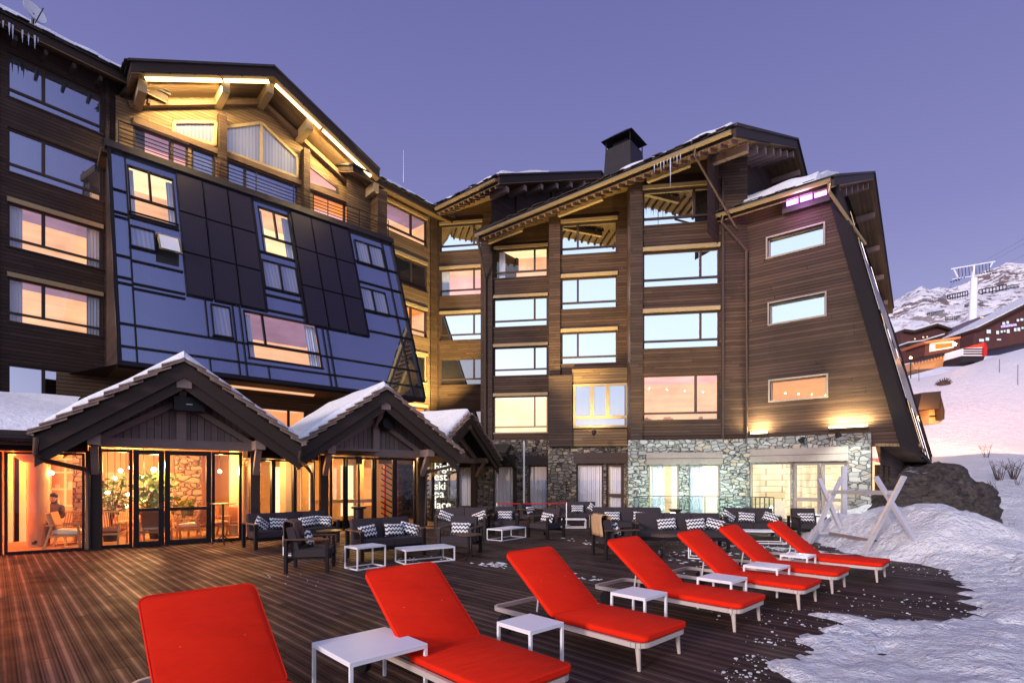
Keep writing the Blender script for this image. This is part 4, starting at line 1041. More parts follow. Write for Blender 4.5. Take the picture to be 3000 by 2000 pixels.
# ================================================================ PAVILIONS
def pavilion(fr, ac, half, zr0, ze0, lab, panes, left_ext=None, cf=1.0, depth=5.0, snowl=True, snow_lab='', w_half=1.65, door=True, glow='glass', mat_b='beam_grey', lamp=True):
    t = wthing('entrance_pavilion', lab, 'pavilion', fr.P(ac, 0, 0))
    P = fr.P; sl = (zr0 - ze0) / half
    def z(a): return zr0 - abs(a - ac) * sl
    # roof slabs
    for sg in (-1, 1):
        mb = MB(); a1 = ac + sg * half
        mb.slab([P(ac, zr0 - .36, cf - .02), P(a1, ze0 - .36, cf - .02), P(a1, ze0 - .36, -depth), P(ac, zr0 - .36, -depth)], UP * .22, 'beam_dark'); mb.build('roof_slab', t)
        mb = MB()
        for k, (c0, c1, d0, d1) in enumerate(((cf, cf + .07, -.46, -.10), (cf - .08, cf - .01, -.74, -.30))):
            mb.slab([P(ac, zr0 + d0, c0), P(a1 + sg * .0, ze0 + d0, c0), P(a1, ze0 + d1, c0), P(ac, zr0 + d1, c0)], fr.n * (c1 - c0), 'beam_dark')
        mb.build('verge_board', t)
        # courses of slate showing along the verge
        mb = MB(); n = int(half / .27)
        for k in range(n + 1):
            f0 = k / n; f1 = min(1.04, (k + 1.7) / n); e = ru(-.03, .05)
            p = P(ac + sg * half * f0, z(ac + sg * half * f0) - .09 + ru(0, .02), cf + .15 + e); q = P(ac + sg * half * f1, z(ac + sg * half * f1) + .03, cf + .15 + e)
            mb.slab([p, q, q - fr.n * 1.3, p - fr.n * 1.3], UP * .045, 'tile_edge')
            e2 = fr.n * ru(.03, .09); mb.slab([p + UP * .055 - e2, q + UP * .075 - e2, q + UP * .075 - fr.n * 1.2, p + UP * .055 - fr.n * 1.2], UP * .04, 'tile_edge')
        mb.slab([P(ac, zr0 - .1, cf), P(a1, ze0 - .1, cf), P(a1, ze0 - .1, -depth), P(ac, zr0 - .1, -depth)], UP * .05, 'tile'); mb.build('slate_tiles', t)
    # truss in the wall plane
    zt = 2.62; hw_ = w_half
    mb = MB(); mb.box(fr, ac - hw_ - .1, ac + hw_ + .1, zt - .12, zt + .12, .02, .2, mat_b); mb.build('tie_beam', t)
    mb = MB(); mb.box(fr, ac - .11, ac + .11, zt + .12, zr0 - .45, .03, .19, mat_b)
    for sg in (-1, 1): mb.bar(P(ac + sg * hw_, zt + .1, .1), P(ac + sg * .1, zt + .12 + hw_ * sl * .82, .1), .15, .18, mat_b, up=fr.n)
    mb.build('truss', t)
    mb = MB(); m_ = .3
    mb.poly([P(ac - half + m_, zt, -.02), P(ac + half - m_, zt, -.02), P(ac + half - m_, z(ac + half - m_) - .35, -.02), P(ac, zr0 - .36, -.02), P(ac - half + m_, z(ac - half + m_) - .35, -.02)], 'vboards')
    mb.build('gable_boards', t)
    mb = MB(); mb.box(fr, ac - .16, ac + .16, zr0 - .72, zr0 - .4, -.3, cf + .02, mat_b); mb.bar(P(ac, zr0 - 1.25, .15), P(ac, zr0 - .7, .65), .14, .16, mat_b, up=(fr.ax)); mb.build('ridge_beam_end', t)
    for sg in (-1, 1):
        mb = MB(); a = ac + sg * (hw_ + .12); mb.box(fr, a - .12, a + .12, 0, zt - .12, -.08, .16, 'beam_dark'); mb.build('post', t)
        mb = MB(); mb.box(fr, a - .12, a + .12, zt - .1, zt + .14, .0, cf - .12, mat_b); mb.bar(P(a, zt - .75, .15), P(a, zt - .08, .62), .14, .15, mat_b, up=fr.ax); mb.build('bracket', t)
    # glazed front: panes = list of (a0,a1,kind)
    for a0, a1, kind in panes:
        f = MB(); w = .07; zt_ = 2.46
        if kind == 'door': w = .115
        f.box(fr, a0, a0 + w, 0.02, zt_, -.04, .05, 'frame_black'); f.box(fr, a1 - w, a1, 0.02, zt_, -.04, .05, 'frame_black')
        f.box(fr, a0 + w, a1 - w, zt_ - w, zt_, -.04, .052, 'frame_black'); f.box(fr, a0 + w, a1 - w, .02, .02 + w, -.04, .052, 'frame_black')
        if kind == 'door': f.box(fr, a0 + w, a1 - w, .90, .98, -.04, .054, 'frame_black')
        o = f.build('glazed_door' if kind == 'door' else 'window', t)
        g_ = MB(); g_.poly([P(a0 + w, .04, 0), P(a1 - w, .04, 0), P(a1 - w, zt_ - .02, 0), P(a0 + w, zt_ - .02, 0)], 'glass'); g_.build('pane', o)
        if kind == 'door':
            h = MB(); h.box(fr, a1 - w + .01, a1 - .03, .95, 1.1, .055, .1, 'metal_dark'); h.build('handle', o)
    # snow blanket with rounded edges
    for sg in ((-1, 1) if snowl else ()):
        mb = MB(); n = 22; m2 = 12; vs = []
        for i in range(n + 1):
            f = i / n; a = ac + sg * half * f * .985
            for j in range(m2 + 1):
                c = cf + .0 - (cf + depth) * (j / m2) ** 2.2; e = .05 * noise.noise(V((a * 2, 1.3, sg)))
                edge = min(1, (cf + .02 - c) / .13) ** .5 if j else 0
                th = .17 * edge * (1 + .25 * noise.noise(V((a * 1.3, c * .8, 2)))) * (1 if i < n else .15)
                vs.append(P(a, z(a) + .06 + th, c - .06 + .8 * e))
        fs = [(i * (m2 + 1) + j, (i + 1) * (m2 + 1) + j, (i + 1) * (m2 + 1) + j + 1, i * (m2 + 1) + j + 1) for i in range(n) for j in range(m2)]
        mb.add(vs, fs, 'snow_roof'); ob = mb.build('roof_snow', None, True); tag(ob, snow_lab + (' on its left slope' if sg < 0 else ' on its right slope'), 'snow', 'snow lying on the roofs', 'stuff')
    return t
P1F = Fr((-7.58, 14.8), V((.808, .589, 0)))
P2F = Fr((-3.41, 19.1), V((.808, .589, 0)))
def p1(u): return P1F.a_at(u, 1500)
x = [p1(u) for u in (290, 388, 402, 480, 492, 618, 630, 708)]
pav1 = pavilion(P1F, -1.43, 2.78, 4.70, 2.72, 'near entrance pavilion with snowy gable roof and glowing orange glazed front', [(x[0], x[1], 'w'), (x[1] + .02, x[3], 'door'), (x[3] + .02, x[5], 'door'), (x[5] + .02, x[7], 'w')], snow_lab='thick snow on the near pavilion roof')
P = P1F.P
# side glazing of the near pavilion
def glazing(t, fr, a0, a1, z1, n, mid=False, c=0.0):
    for k in range(n):
        f = MB(); w = .05; b0 = a0 + (a1 - a0) * k / n + .01; b1 = a0 + (a1 - a0) * (k + 1) / n - .01
        f.box(fr, b0, b0 + w, .02, z1, c - .04, c + .05, 'frame_black'); f.box(fr, b1 - w, b1, .02, z1, c - .04, c + .05, 'frame_black')
        f.box(fr, b0 + w, b1 - w, z1 - w, z1, c - .04, c + .052, 'frame_black'); f.box(fr, b0 + w, b1 - w, .02, .02 + w, c - .04, c + .052, 'frame_black')
        o = f.build('window', t)
        g_ = MB(); g_.poly([fr.P(b0 + w, .04, c), fr.P(b1 - w, .04, c), fr.P(b1 - w, z1 - .02, c), fr.P(b0 + w, z1 - .02, c)], 'glass'); g_.build('pane', o)
xl = [p1(u) for u in (-120, 17, 250)]
glazing(pav1, P1F, xl[0], xl[1] - .05, 2.34, 1); glazing(pav1, P1F, xl[1] - .03, xl[2], 2.34, 1)
mb = MB(); mb.box(P1F, xl[0] - 1, -3.35, 2.36, 2.9, -.1, .1, 'beam_dark'); mb.box(P1F, xl[2] + .01, p1(288), 0, 2.4, -.12, .12, 'beam_dark'); mb.build('wall', pav1)
# low roof to the left with deep snow
lw = wthing('side_roof', 'low snow covered roof beside the near pavilion under the hotel wall', 'roof', P(-5.5, 2.8, 0))
mb = MB(); mb.slab([P(-12, 2.62, .75), P(-4.1, 2.62, .75), P(-4.1, 3.7, -4), P(-12, 3.7, -4)], UP * .16, 'beam_dark'); mb.box(P1F, -12, -4.1, 2.46, 2.78, .75, .80, 'beam_dark'); mb.tube([P(-12, 2.62, .88), P(-4.0, 2.6, .88)], .07, 'metal_dark'); mb.build('eave', lw)
mb = MB(); vs = []; n = 30; m2 = 14
for i in range(n + 1):
    for j in range(m2 + 1):
        a = -12 + 8.3 * i / n; f = j / m2; c = .80 - 4.8 * f
        vs.append(P(a, 2.78 + (1.1 * f) + (.30 * min(1, f * 12) ** .5) * (1 + .12 * noise.noise(V((a, c, 0)))) + .05 * noise.noise(V((a * .6, c, 4))), c))
fs = [(i * (m2 + 1) + j, (i + 1) * (m2 + 1) + j, (i + 1) * (m2 + 1) + j + 1, i * (m2 + 1) + j + 1) for i in range(n) for j in range(m2)]
mb.add(vs, fs, 'snow_roof'); tag(mb.build('roof_snow', None, True), 'smooth deep snow on the low side roof', 'snow', 'snow lying on the roofs', 'stuff')
# glass wall between the pavilions
Q0, Q1 = P1F.P(.12, 0), P2F.P(-3.55, 0); LF = Fr(Q0[:2], (Q1 - Q0)); LL = (Q1 - Q0).length
link = wthing('glazed_link', 'glazed passage wall between the two snowy pavilions', 'glass wall', LF.P(LL / 2, 0))
glazing(link, LF, .1, LL - .1, 2.3, 3)
mb = MB(); mb.box(LF, 0, LL, 2.32, 2.9, -.12, .08, 'beam_dark'); mb.build('fascia', link)
mb = MB(); vs = []; n = 18; m2 = 12
for i in range(n + 1):
    for j in range(m2 + 1):
        f = j / m2; c = .50 - 4.6 * f; a = (.25 - .9 * f) + (LL - .5 + 1.9 * f) * i / n
        vs.append(LF.P(a, 2.72 + .20 * min(1, f * 9) ** .5 + .95 * f + .12 * (abs(i / n - .5) * 2) ** 2 + .07 * noise.noise(V((a, c, 9))), c))
fs = [(i * (m2 + 1) + j, (i + 1) * (m2 + 1) + j, (i + 1) * (m2 + 1) + j + 1, i * (m2 + 1) + j + 1) for i in range(n) for j in range(m2)]
mb.add(vs, fs, 'snow_roof'); tag(mb.build('roof_snow', None, True), 'snow filling the valley between the two pavilions', 'snow', 'snow lying on the roofs', 'stuff')
def p2(u): return P2F.a_at(u, 1450)
xs = [p2(u) for u in (966, 1012, 1096, 1156, 1218)]
pav2 = pavilion(P2F, -1.62, 2.78, 4.72, 2.72, 'second entrance pavilion with stained glass like yellow reflections in its sliding doors', [(xs[i], xs[i + 1] - .01, 'w') for i in range(4)], snow_lab='snow on the second pavilion roof', w_half=1.6)
P3F = Fr((-1.35 - .35, 26.4), V((.46, .888, 0)))
pav3 = pavilion(P3F, -2.2, 2.75, 4.72, 2.75, 'small rear pavilion gable turned towards the stone wall', [], snow_lab='snow on the small rear pavilion', cf=.9, depth=3.5, mat_b='beam')
rr_ = wthing('lean_to_roof', 'flat snowy lean to roof in front of the dark stone wall', 'roof', WB.P(A(WB, 1450), 3.0, 1))
mb = MB(); a0, a1 = A(WB, 1385), A(WB, 1512); mb.slab([WB.P(a0, 2.95, 2.0), WB.P(a1 - .3, 2.95, 2.0), WB.P(a1 - .3, 3.5, .2), WB.P(a0, 3.5, .2)], UP * .2, 'tile'); mb.build('tiles', rr_)
mb = MB(); mb.tube([WB.P(a0, 2.95, 2.08), WB.P(a1 - .25, 2.93, 2.08), WB.P(a1 - .1, 2.6, 1.6), WB.P(a1, 2.3, .5), WB.P(a1, .1, .5)], .08, 'metal_dark'); mb.build('gutter', rr_, True)
mb = MB(); mb.slab([WB.P(a0 + .2, 3.16, 1.9), WB.P(a1 - .9, 3.16, 1.9), WB.P(a1 - 1.2, 3.55, .5), WB.P(a0 + .2, 3.6, .5)], UP * .1, 'snow_roof'); tag(mb.build('roof_snow'), 'snow remnant on the lean to roof', 'snow', 'snow lying on the roofs', 'stuff')
# curved down pipes
for fr, ac, t, pts in ((P1F, -1.43, pav1, [(-2.75, 2.62, 1.08), (-2.75, 2.25, 1.05), (-2.6, 2.12, .95), (-1.95, 1.95, .25), (-1.9, 1.8, .22), (-1.9, .05, .22)]),
                       (P1F, -1.43, pav1, [(2.75, 2.5, 1.08), (2.72, 2.3, 1.05)]),):
    mb = MB(); mb.tube([fr.P(ac + a, z, c) for a, z, c in pts], .055, 'pipe', 8); mb.build('downpipe', t, True)
g0 = P1F.P(-1.43 + 2.75, 2.35, 1.0); mb = MB(); mb.tube([g0, g0 + UP * -.12, LF.P(LL - .6, 2.12, .25), LF.P(LL - .35, 1.9, .18), LF.P(LL - .35, .05, .18)], .05, 'pipe', 8); mb.build('downpipe', link, True)
g0 = P2F.P(-1.62 + 2.75, 2.45, 1.0); mb = MB(); mb.tube([g0, g0 - UP * .2, P2F.P(.35, 2.0, .3), P2F.P(.22, 1.9, .22), P2F.P(.22, .05, .22)], .05, 'pipe', 8); mb.build('downpipe', pav2, True)
# loudspeakers/heaters in the gables
for fr, ac, lab, s_ in ((P1F, -1.30, 'black box loudspeaker hung in the near pavilion gable', (.34, .34)), (P2F, -1.35, 'round black heater lamp hung in the second pavilion gable', (.3, .3))):
    zc = 3.62; t = wthing('loudspeaker' if s_[0] == .34 else 'hanging_heater', lab, 'loudspeaker' if s_[0] == .34 else 'heater', fr.P(ac, zc, .4))
    mb = MB()
    if s_[0] == .34: mb.box(fr, ac - .32, ac + .36, zc - .15, zc + .2, .3, .62, 'frame_black')
    else: mb.tube([fr.P(ac, zc, .3), fr.P(ac, zc, .58)], [.28, .2], 'frame_black', 14)
    mb.build('housing', t, False)
    mb = MB(); mb.bar(fr.P(ac, zc + .2, .4), fr.P(ac, zc + .5, .4), .05, .05, 'metal_dark', up=(1, 0, 0)); mb.build('bracket', t)
    if s_[0] == .34:
        mb = MB(); mb.box(fr, ac - .06, ac + .08, zc + .0, zc + .02, .622, .63, 'white'); mb.build('badge', t)

# ---- lounge interior
room = wthing('lounge_room', 'warm lit lounge interior with peach walls behind the pavilion glass', 'room', P1F.P(-2, 0, -3)); room['kind'] = 'structure'
P = P1F.P
mb = MB(); D = -5.6
mb.poly([P(-11, .015, -.05), P(6.2, .015, -.05), P(6.2, .015, D), P(-11, .015, D)], 'oak_floor'); mb.build('lounge_floor', room)
mb = MB(); mb.box(P1F, -11, 6.2, 0, 3.0, D - .1, D, 'plaster_warm'); mb.box(P1F, -3.15, -1.2, .9, 1.95, D + .002, D + .06, 'plaster')
mb.build('lounge_wall', room)
mb = MB(); mb.poly([P(-11, 2.62, -.1), P(4.2, 2.62, -.1), P(4.2, 2.62, D), P(-11, 2.62, D)], 'oak'); mb.build('lounge_ceiling', room)
mb = MB(); mb.box(P1F, -1.3, -.55, 0, 2.5, D + .9, D + 1.5, 'stone_warm'); _a = P1F.a_at(212, 1500, -2.4), P1F.a_at(246, 1500, -2.4); mb.box(P1F, _a[0], _a[1], 0, 2.6, -2.7, -2.4, 'stone_warm'); mb.build('stone_pier', room)
mb = MB(); _b = [P1F.a_at(u_, 1500, -3.3) for u_ in (28, 42, 60, 80)]; mb.box(P1F, _b[0], _b[1], 0, 2.6, -3.4, -3.1, 'plaster'); mb.box(P1F, _b[1], _b[2], .0, 2.5, -3.4, -3.3, 'frame_black'); mb.box(P1F, _b[2], _b[3], .0, 2.6, -3.4, -3.1, 'plaster'); mb.box(P1F, .0, .25, 0, 2.6, -2.1, -1.9, 'plaster'); mb.build('partition', room)
cp = P(P1F.a_at(113, 1500, -1.7), 0, -1.7); mb = MB(); mb.tube([cp, cp + UP * 2.15], .22, 'plaster_warm', 20); mb.tube([cp + UP * 2.15, cp + UP * 2.3, cp + UP * 2.5], [.28, .48, .5], 'oak', 16)
mb.build('column', room, True)
cp = LF.P(.75, 0, -1.2); mb = MB(); mb.tube([cp, cp + UP * 2.1], .17, 'plaster_warm', 20); mb.build('column', room, True)
mb = MB(); mb.box(LF, 1.1, 1.8, 0, 2.6, -2.2, -1.9, 'stone_warm'); mb.box(LF, 2.3, 2.5, 0, 2.6, -1.6, -1.3, 'plaster'); mb.build('stone_pier', room)
# second pavilion back wall with bright openings
mb = MB(); P = P2F.P
mb.poly([P(-5, .015, -.05), P(1.5, .015, -.05), P(1.5, .015, -4.5), P(-5, .015, -4.5)], 'oak_floor')
mb.box(P2F, -4.4, 1.2, 0, 2.9, -4.6, -4.5, 'oak'); mb.build('lobby_wall', room)
for a0, a1, z0, z1, m_ in ((-3.9, -3.3, .3, 2.2, 'room_cream'), (-2.9, -2.5, .5, 2.3, 'room_cream'), (-2.0, -1.5, .9, 2.2, 'room_peach'), (-1.3, -.8, .2, 2.3, 'room_cream'), (-.4, .1, .6, 2.2, 'room_orange')):
    mb = MB(); mb.box(P2F, a0, a1, z0, z1, -4.49, -4.42, m_); mb.build('lit_doorway', room)
mb = MB()
for a in (-3.1, -2.2, -1.0): mb.box(P2F, a - .12, a + .12, 0, 2.6, -3.2, -3.0, 'oak')
mb.box(P2F, -3.3, -1.2, .88, 1.0, -1.55, -1.2, 'oak'); mb.build('lobby_counter', room)
# bookshelf
_s = P1F.a_at(160, 1500, -4.4) + 4.27
t = wthing('shelf_unit', 'bright white shelf unit behind the round column', 'shelf', P1F.P(-3.6, 0, -4.4))
mb = MB(); P = P1F.P
for z in (.9, 1.4, 1.9, 2.3): mb.box(P1F, -4.75 + _s, -3.75 + _s, z, z + .05, -4.6, -4.35, 'plaster')
for a in (-4.75, -4.4, -4.05, -3.78): mb.box(P1F, a + _s, a + _s + .05, .9, 2.33, -4.601, -4.349, 'plaster')
mb.build('shelf', t)
mb = MB()
for k in range(12): a = -4.66 + _s + (k % 3) * .34 + ru(0, .12); z = (.95, 1.45, 1.95)[k // 4]; mb.box(P1F, a, a + .1, z, z + ru(.12, .3), -4.5, -4.4, 'cream_fabric' if k % 2 else 'oak')
mb.build('ornament', t)['kind'] = 'stuff'
# pendant bulbs
pend = [(-2.72, 1.95, -1.6), (-2.85, 1.75, -2.0), (-2.5, 2.05, -2.6), (-3.0, 1.35, -1.5), (-2.55, 1.30, -2.2), (-1.98, 1.98, -1.1), (-2.2, 1.75, -1.6), (-2.2, 1.15, -1.7), (-2.6, .95, -2.4), (-.35, 1.95, -1.4), (-4.15, 1.88, -1.6)]
for k, (a, z, c) in enumerate(pend):
    p = P1F.P(a, z, c)
    wh = ['highest left bulb', 'second bulb on the left', 'small rear bulb', 'low bulb before the plant', 'low rear bulb', 'largest central bulb', 'bulb beside the central post', 'lower bulb beside the central post', 'lowest bulb by the plant', 'bulb by the right doorpost', 'bulb beside the round column'][k]
    t = wthing('pendant_lamp', 'glowing round glass pendant, ' + wh, 'lamp', p, 'pendant lamps in the lounge')
    mb = MB(); mb.ball(p, .05 if k != 5 else .065, 'bulb', 3); mb.build('bulb', t, True)
    mb = MB(); mb.bar(p + UP * .05, V((p.x, p.y, 2.61)), .012, .012, 'metal_dark', up=(1, 0, 0)); mb.build('cord', t)
ORG = (1, .40, .13)
pt('lounge_light', P1F.P(-1.9, 2.1, -1.6), 280, (1, .52, .19), .12)
pt('lounge_light', P1F.P(-2.7, 2.0, -2.6), 250, (1, .46, .15), .12)
pt('lounge_light', P1F.P(-5.5, 2.2, -2.2), 320, (1, .19, .03), .15)
pt('lounge_light', P1F.P(-6.8, 2.2, -1.4), 310, (1, .16, .02), .15)
pt('lounge_light', P1F.P(-.35, 1.95, -1.3), 150, (1, .44, .13), .1)
pt('link_light', LF.P(1.4, 2.2, -.9), 120, (1, .50, .17), .12)
pt('lobby_light', P2F.P(-1.2, 2.3, -2.2), 150, (1, .56, .16), .12)
pt('lobby_light', P2F.P(-2.7, 2.3, -1.4), 110, (1, .62, .18), .12)
# ski rack inside the second front
t = wthing('ski_rack', 'tall rack holding tilted skis behind the sliding glass', 'rack', P2F.P(-.8, 0, -.5))
mb = MB()
for a in (-1.03, -.56): mb.box(P2F, a - .03, a + .03, 0, 2.3, -.53, -.47, 'rope_red')
mb.build('upright', t)
for k in range(11):
    z = .15 + k * .2; mb = MB(); mb.bar(P2F.P(-1.2, z + .18, -.44), P2F.P(-.8, z - .05, -.42), .05, .04, 'metal_dark'); mb.bar(P2F.P(-.8, z - .03, -.45), P2F.P(-.45, z + .15, -.4), .06, .04, 'arm_wood'); mb.build('rack_arm', t)
# indoor plants
def leafplant(name, loc, h, n, lab, spread=.45, pot=True, ls=.16):
    t = thing(name, lab, 'plant', loc)
    mb = MB()
    if pot: mb.tube([V((0, 0, 0)), V((0, 0, .4))], [.15, .2], 'pot', 12)
    mb.build('pot', t, True)
    mb = MB()
    for k in range(9):
        a = R() * 6.28; d = V((math.cos(a), math.sin(a), 0)); mb.tube([V((0, 0, .35)), d * spread * .35 + UP * h * .6, d * spread * ru(.5, 1) + UP * h * ru(.8, 1)], [.015, .01, .004], 'twig', 5)
    mb.build('stem', t)
    mb = MB()
    for k in range(n):
        a = R() * 6.28; r_ = spread * R() ** .6; z = h * ru(.45, 1.0); c = V((math.cos(a) * r_, math.sin(a) * r_, z))
        d = V((ru(-1, 1), ru(-1, 1), ru(-.6, .8))).normalized(); s_ = d.cross(V((ru(-1, 1), ru(-1, 1), ru(-1, 1)))).normalized(); L = ls * ru(.6, 1.2)
        mb.add([c, c + d * L * .5 + s_ * L * .2, c + d * L, c + d * L * .5 - s_ * L * .2], [(0, 1, 2, 3)], 'leaf')
    mb.build('foliage', t); return t
leafplant('house_plant', P1F.P(-2.95, 0, -1.9), 1.75, 420, 'bushy green indoor plant behind the left glass panel')
leafplant('palm_plant', P1F.P(-1.9, 0, -1.9), 1.85, 260, 'tall fern like indoor plant behind the middle door', .5, ls=.3)
leafplant('small_plant', P1F.P(-1.0, .45, -3.6), .6, 120, 'small potted plant at the foot of the stone pier', .25, ls=.14)

# ================================================================ SEATS
def lounge_chair(loc, rz, lab, slat=False):
    t = thing('lounge_chair', lab, 'armchair', loc, rz, 'wooden armchairs in the lounge')
    I = Matrix.Identity(4)
    mb = MB(); mb.rbox(Matrix.Translation((0, 0, .40)) @ Matrix.Rotation(.08, 4, 'X'), .56, .56, .12, .04, 'cream_fabric' if not slat else 'leather'); mb.build('seat', t, True)
    mb = MB()
    mt = Matrix.Translation((0, .30, .66)) @ Matrix.Rotation(-.28, 4, 'X')
    if slat:
        for k in range(11): mb.rbox(mt @ Matrix.Translation((-.28 + k * .056, .02, 0)), .02, .02, .42, .004, 'leather', 1)
        mb.rbox(mt @ Matrix.Translation((0, 0, .22)), .62, .03, .03, .006, 'chair_wood', 1)
    else: mb.rbox(mt, .56, .12, .46, .04, 'leather')
    mb.build('backrest', t, True)
    for sx in (-1, 1):
        mb = MB(); mb.bar((sx * .31, -.28, 0), (sx * .31, -.24, .58), .04, .045, 'chair_wood'); mb.build('leg', t)
        mb = MB(); mb.bar((sx * .31, .42, 0), (sx * .31, .26, .60), .04, .045, 'chair_wood'); mb.build('leg', t)
        mb = MB(); mb.bar((sx * .31, -.34, .60), (sx * .31, .38, .57), .055, .03, 'chair_wood'); mb.bar((sx * .31, -.26, .33), (sx * .31, .36, .31), .03, .05, 'chair_wood'); mb.build('armrest', t)
    mb = MB(); mb.bar((-.31, -.26, .33), (.31, -.26, .33), .03, .05, 'chair_wood'); mb.bar((-.31, .34, .31), (.31, .34, .31), .03, .05, 'chair_wood'); mb.build('rail', t)
    return t
ch0 = lounge_chair(P1F.P(P1F.a_at(205, 1500, -.75), .02, -.75), math.radians(115), 'low wooden armchair seen from the side by the left window', False)
ch1 = lounge_chair(P1F.P(-2.95, .02, -.75), math.radians(200), 'slatted back armchair against the first glass panel', True)
copy_thing(ch1, P1F.P(-3.8, .02, -1.6), math.radians(250), 'slatted armchair half hidden beside the left post')
copy_thing(ch0, P1F.P(-1.95, .02, -.7), math.radians(205), 'brown backed armchair seen from behind through the middle door')
copy_thing(ch0, P1F.P(-1.05, .02, -1.3), math.radians(275), 'cream cushioned armchair facing the middle door')
copy_thing(ch1, P1F.P(-.45, .02, -1.6), math.radians(60), 'slatted armchair behind the right glass panel')
copy_thing(ch0, P1F.P(-5.6, .02, -1.3), math.radians(-60), 'reddish armchair at the far left window')
copy_thing(ch1, P1F.P(-2.6, .02, -3.0), math.radians(20), 'slatted armchair deep in the lounge under the lamps')
copy_thing(ch0, LF.P(1.0, .02, -1.6), math.radians(180), 'armchair behind the passage glass')
t = thing('coffee_table', 'small wooden table between the lounge armchairs', 'table', P1F.P(-1.75, 0, -1.9))
mb = MB(); mb.rbox(Matrix.Translation((0, 0, .45)), .9, .5, .03, .01, 'chair_wood', 1); mb.build('tabletop', t)
for sx in (-1, 1):
    for sy in (-1, 1): mb = MB(); mb.bar((sx * .4, sy * .2, 0), (sx * .38, sy * .2, .44), .035, .035, 'chair_wood'); mb.build('leg', t)

# seated people inside
def person(loc, rz, lab, top, hat):
    t = thing('person', lab, 'person', loc, rz)
    J = {'pel': (0, .0, .50), 'chest': (0, .10, .82), 'neck': (0, .12, 1.02), 'head': (0, .09, 1.10), 'head2': (0, .08, 1.2),
         'sl': (-.19, .10, .93), 'el': (-.26, -.02, .68), 'wl': (-.14, -.22, .66), 'hl': (-.10, -.30, .66), 'sr': (.19, .10, .93), 'er': (.26, -.02, .68), 'wr': (.14, -.22, .66), 'hr': (.10, -.30, .67),
         'tl': (-.10, -.02, .50), 'kl': (-.13, -.44, .52), 'al': (-.12, -.42, .10), 'fl': (-.13, -.58, .05), 'tr': (.10, -.02, .50), 'kr': (.13, -.44, .52), 'ar': (.12, -.42, .10), 'fr': (.13, -.58, .05)}
    E_ = [('pel', 'chest'), ('chest', 'neck'), ('neck', 'head'), ('head', 'head2'), ('chest', 'sl'), ('sl', 'el'), ('el', 'wl'), ('wl', 'hl'), ('chest', 'sr'), ('sr', 'er'), ('er', 'wr'), ('wr', 'hr'),
          ('pel', 'tl'), ('tl', 'kl'), ('kl', 'al'), ('al', 'fl'), ('pel', 'tr'), ('tr', 'kr'), ('kr', 'ar'), ('ar', 'fr')]
    Rr = {'pel': .15, 'chest': .16, 'neck': .055, 'head': .085, 'head2': .09, 'sl': .07, 'el': .05, 'wl': .035, 'hl': .035, 'sr': .07, 'er': .05, 'wr': .035, 'hr': .035, 'tl': .09, 'kl': .07, 'al': .045, 'fl': .045, 'tr': .09, 'kr': .07, 'ar': .045, 'fr': .045}
    ks = list(J); me = bpy.data.meshes.new('person_body'); me.from_pydata([J[k] for k in ks], [(ks.index(a), ks.index(b)) for a, b in E_], [])
    o = bpy.data.objects.new('body', me); COL.objects.link(o); o.parent = t
    md = o.modifiers.new('skin', 'SKIN')
    for i, k in enumerate(ks):
        sv = me.skin_vertices[0].data[i]; sv.radius = (Rr[k], Rr[k]); sv.use_root = (k == 'pel')
    s_ = o.modifiers.new('sub', 'SUBSURF'); s_.levels = 2; s_.render_levels = 2
    me.materials.append(top); md.use_smooth_shade = True
    mb = MB(); mb.ball((0, .06, 1.17), .095, M['skin'], 3, (.82, 1, 1.2)); mb.ball((0, -.04, 1.15), .016, M['skin'], 2, (1, 1, 1.5))
    for sx in (-1, 1): mb.ball((sx * .032, -.028, 1.185), .010, 'rubber', 2); mb.ball((sx * .08, .065, 1.16), .018, M['skin'], 2, (.5, 1, 1.4))
    mb.ball((0, -.03, 1.115), .014, 'leather', 2, (1.5, .5, .4)); mb.build('face', t, True)
    mb = MB(); mb.ball((0, .075, 1.225), .104, hat, 3, (.9, 1, .85)); mb.build('beanie', t, True)
    return t
M['skin'] = plain('skin', (.62, .36, .26), .6, 0, .05)
M['jacket'] = plain('dark_jacket', (.09, .07, .07), .85); M['pinktop'] = plain('pink_jumper', (.55, .16, .14), .85)
person(P1F.P(P1F.a_at(152, 1500, -1.9), .05, -1.9), math.radians(15), 'person in dark beanie and jacket seated by the round column', M['jacket'], M['rubber'])
person(P1F.P(-5.45, -.05, -1.3), math.radians(-60), 'person in a pink jumper seated at the far left window', M['pinktop'], M['leather'])

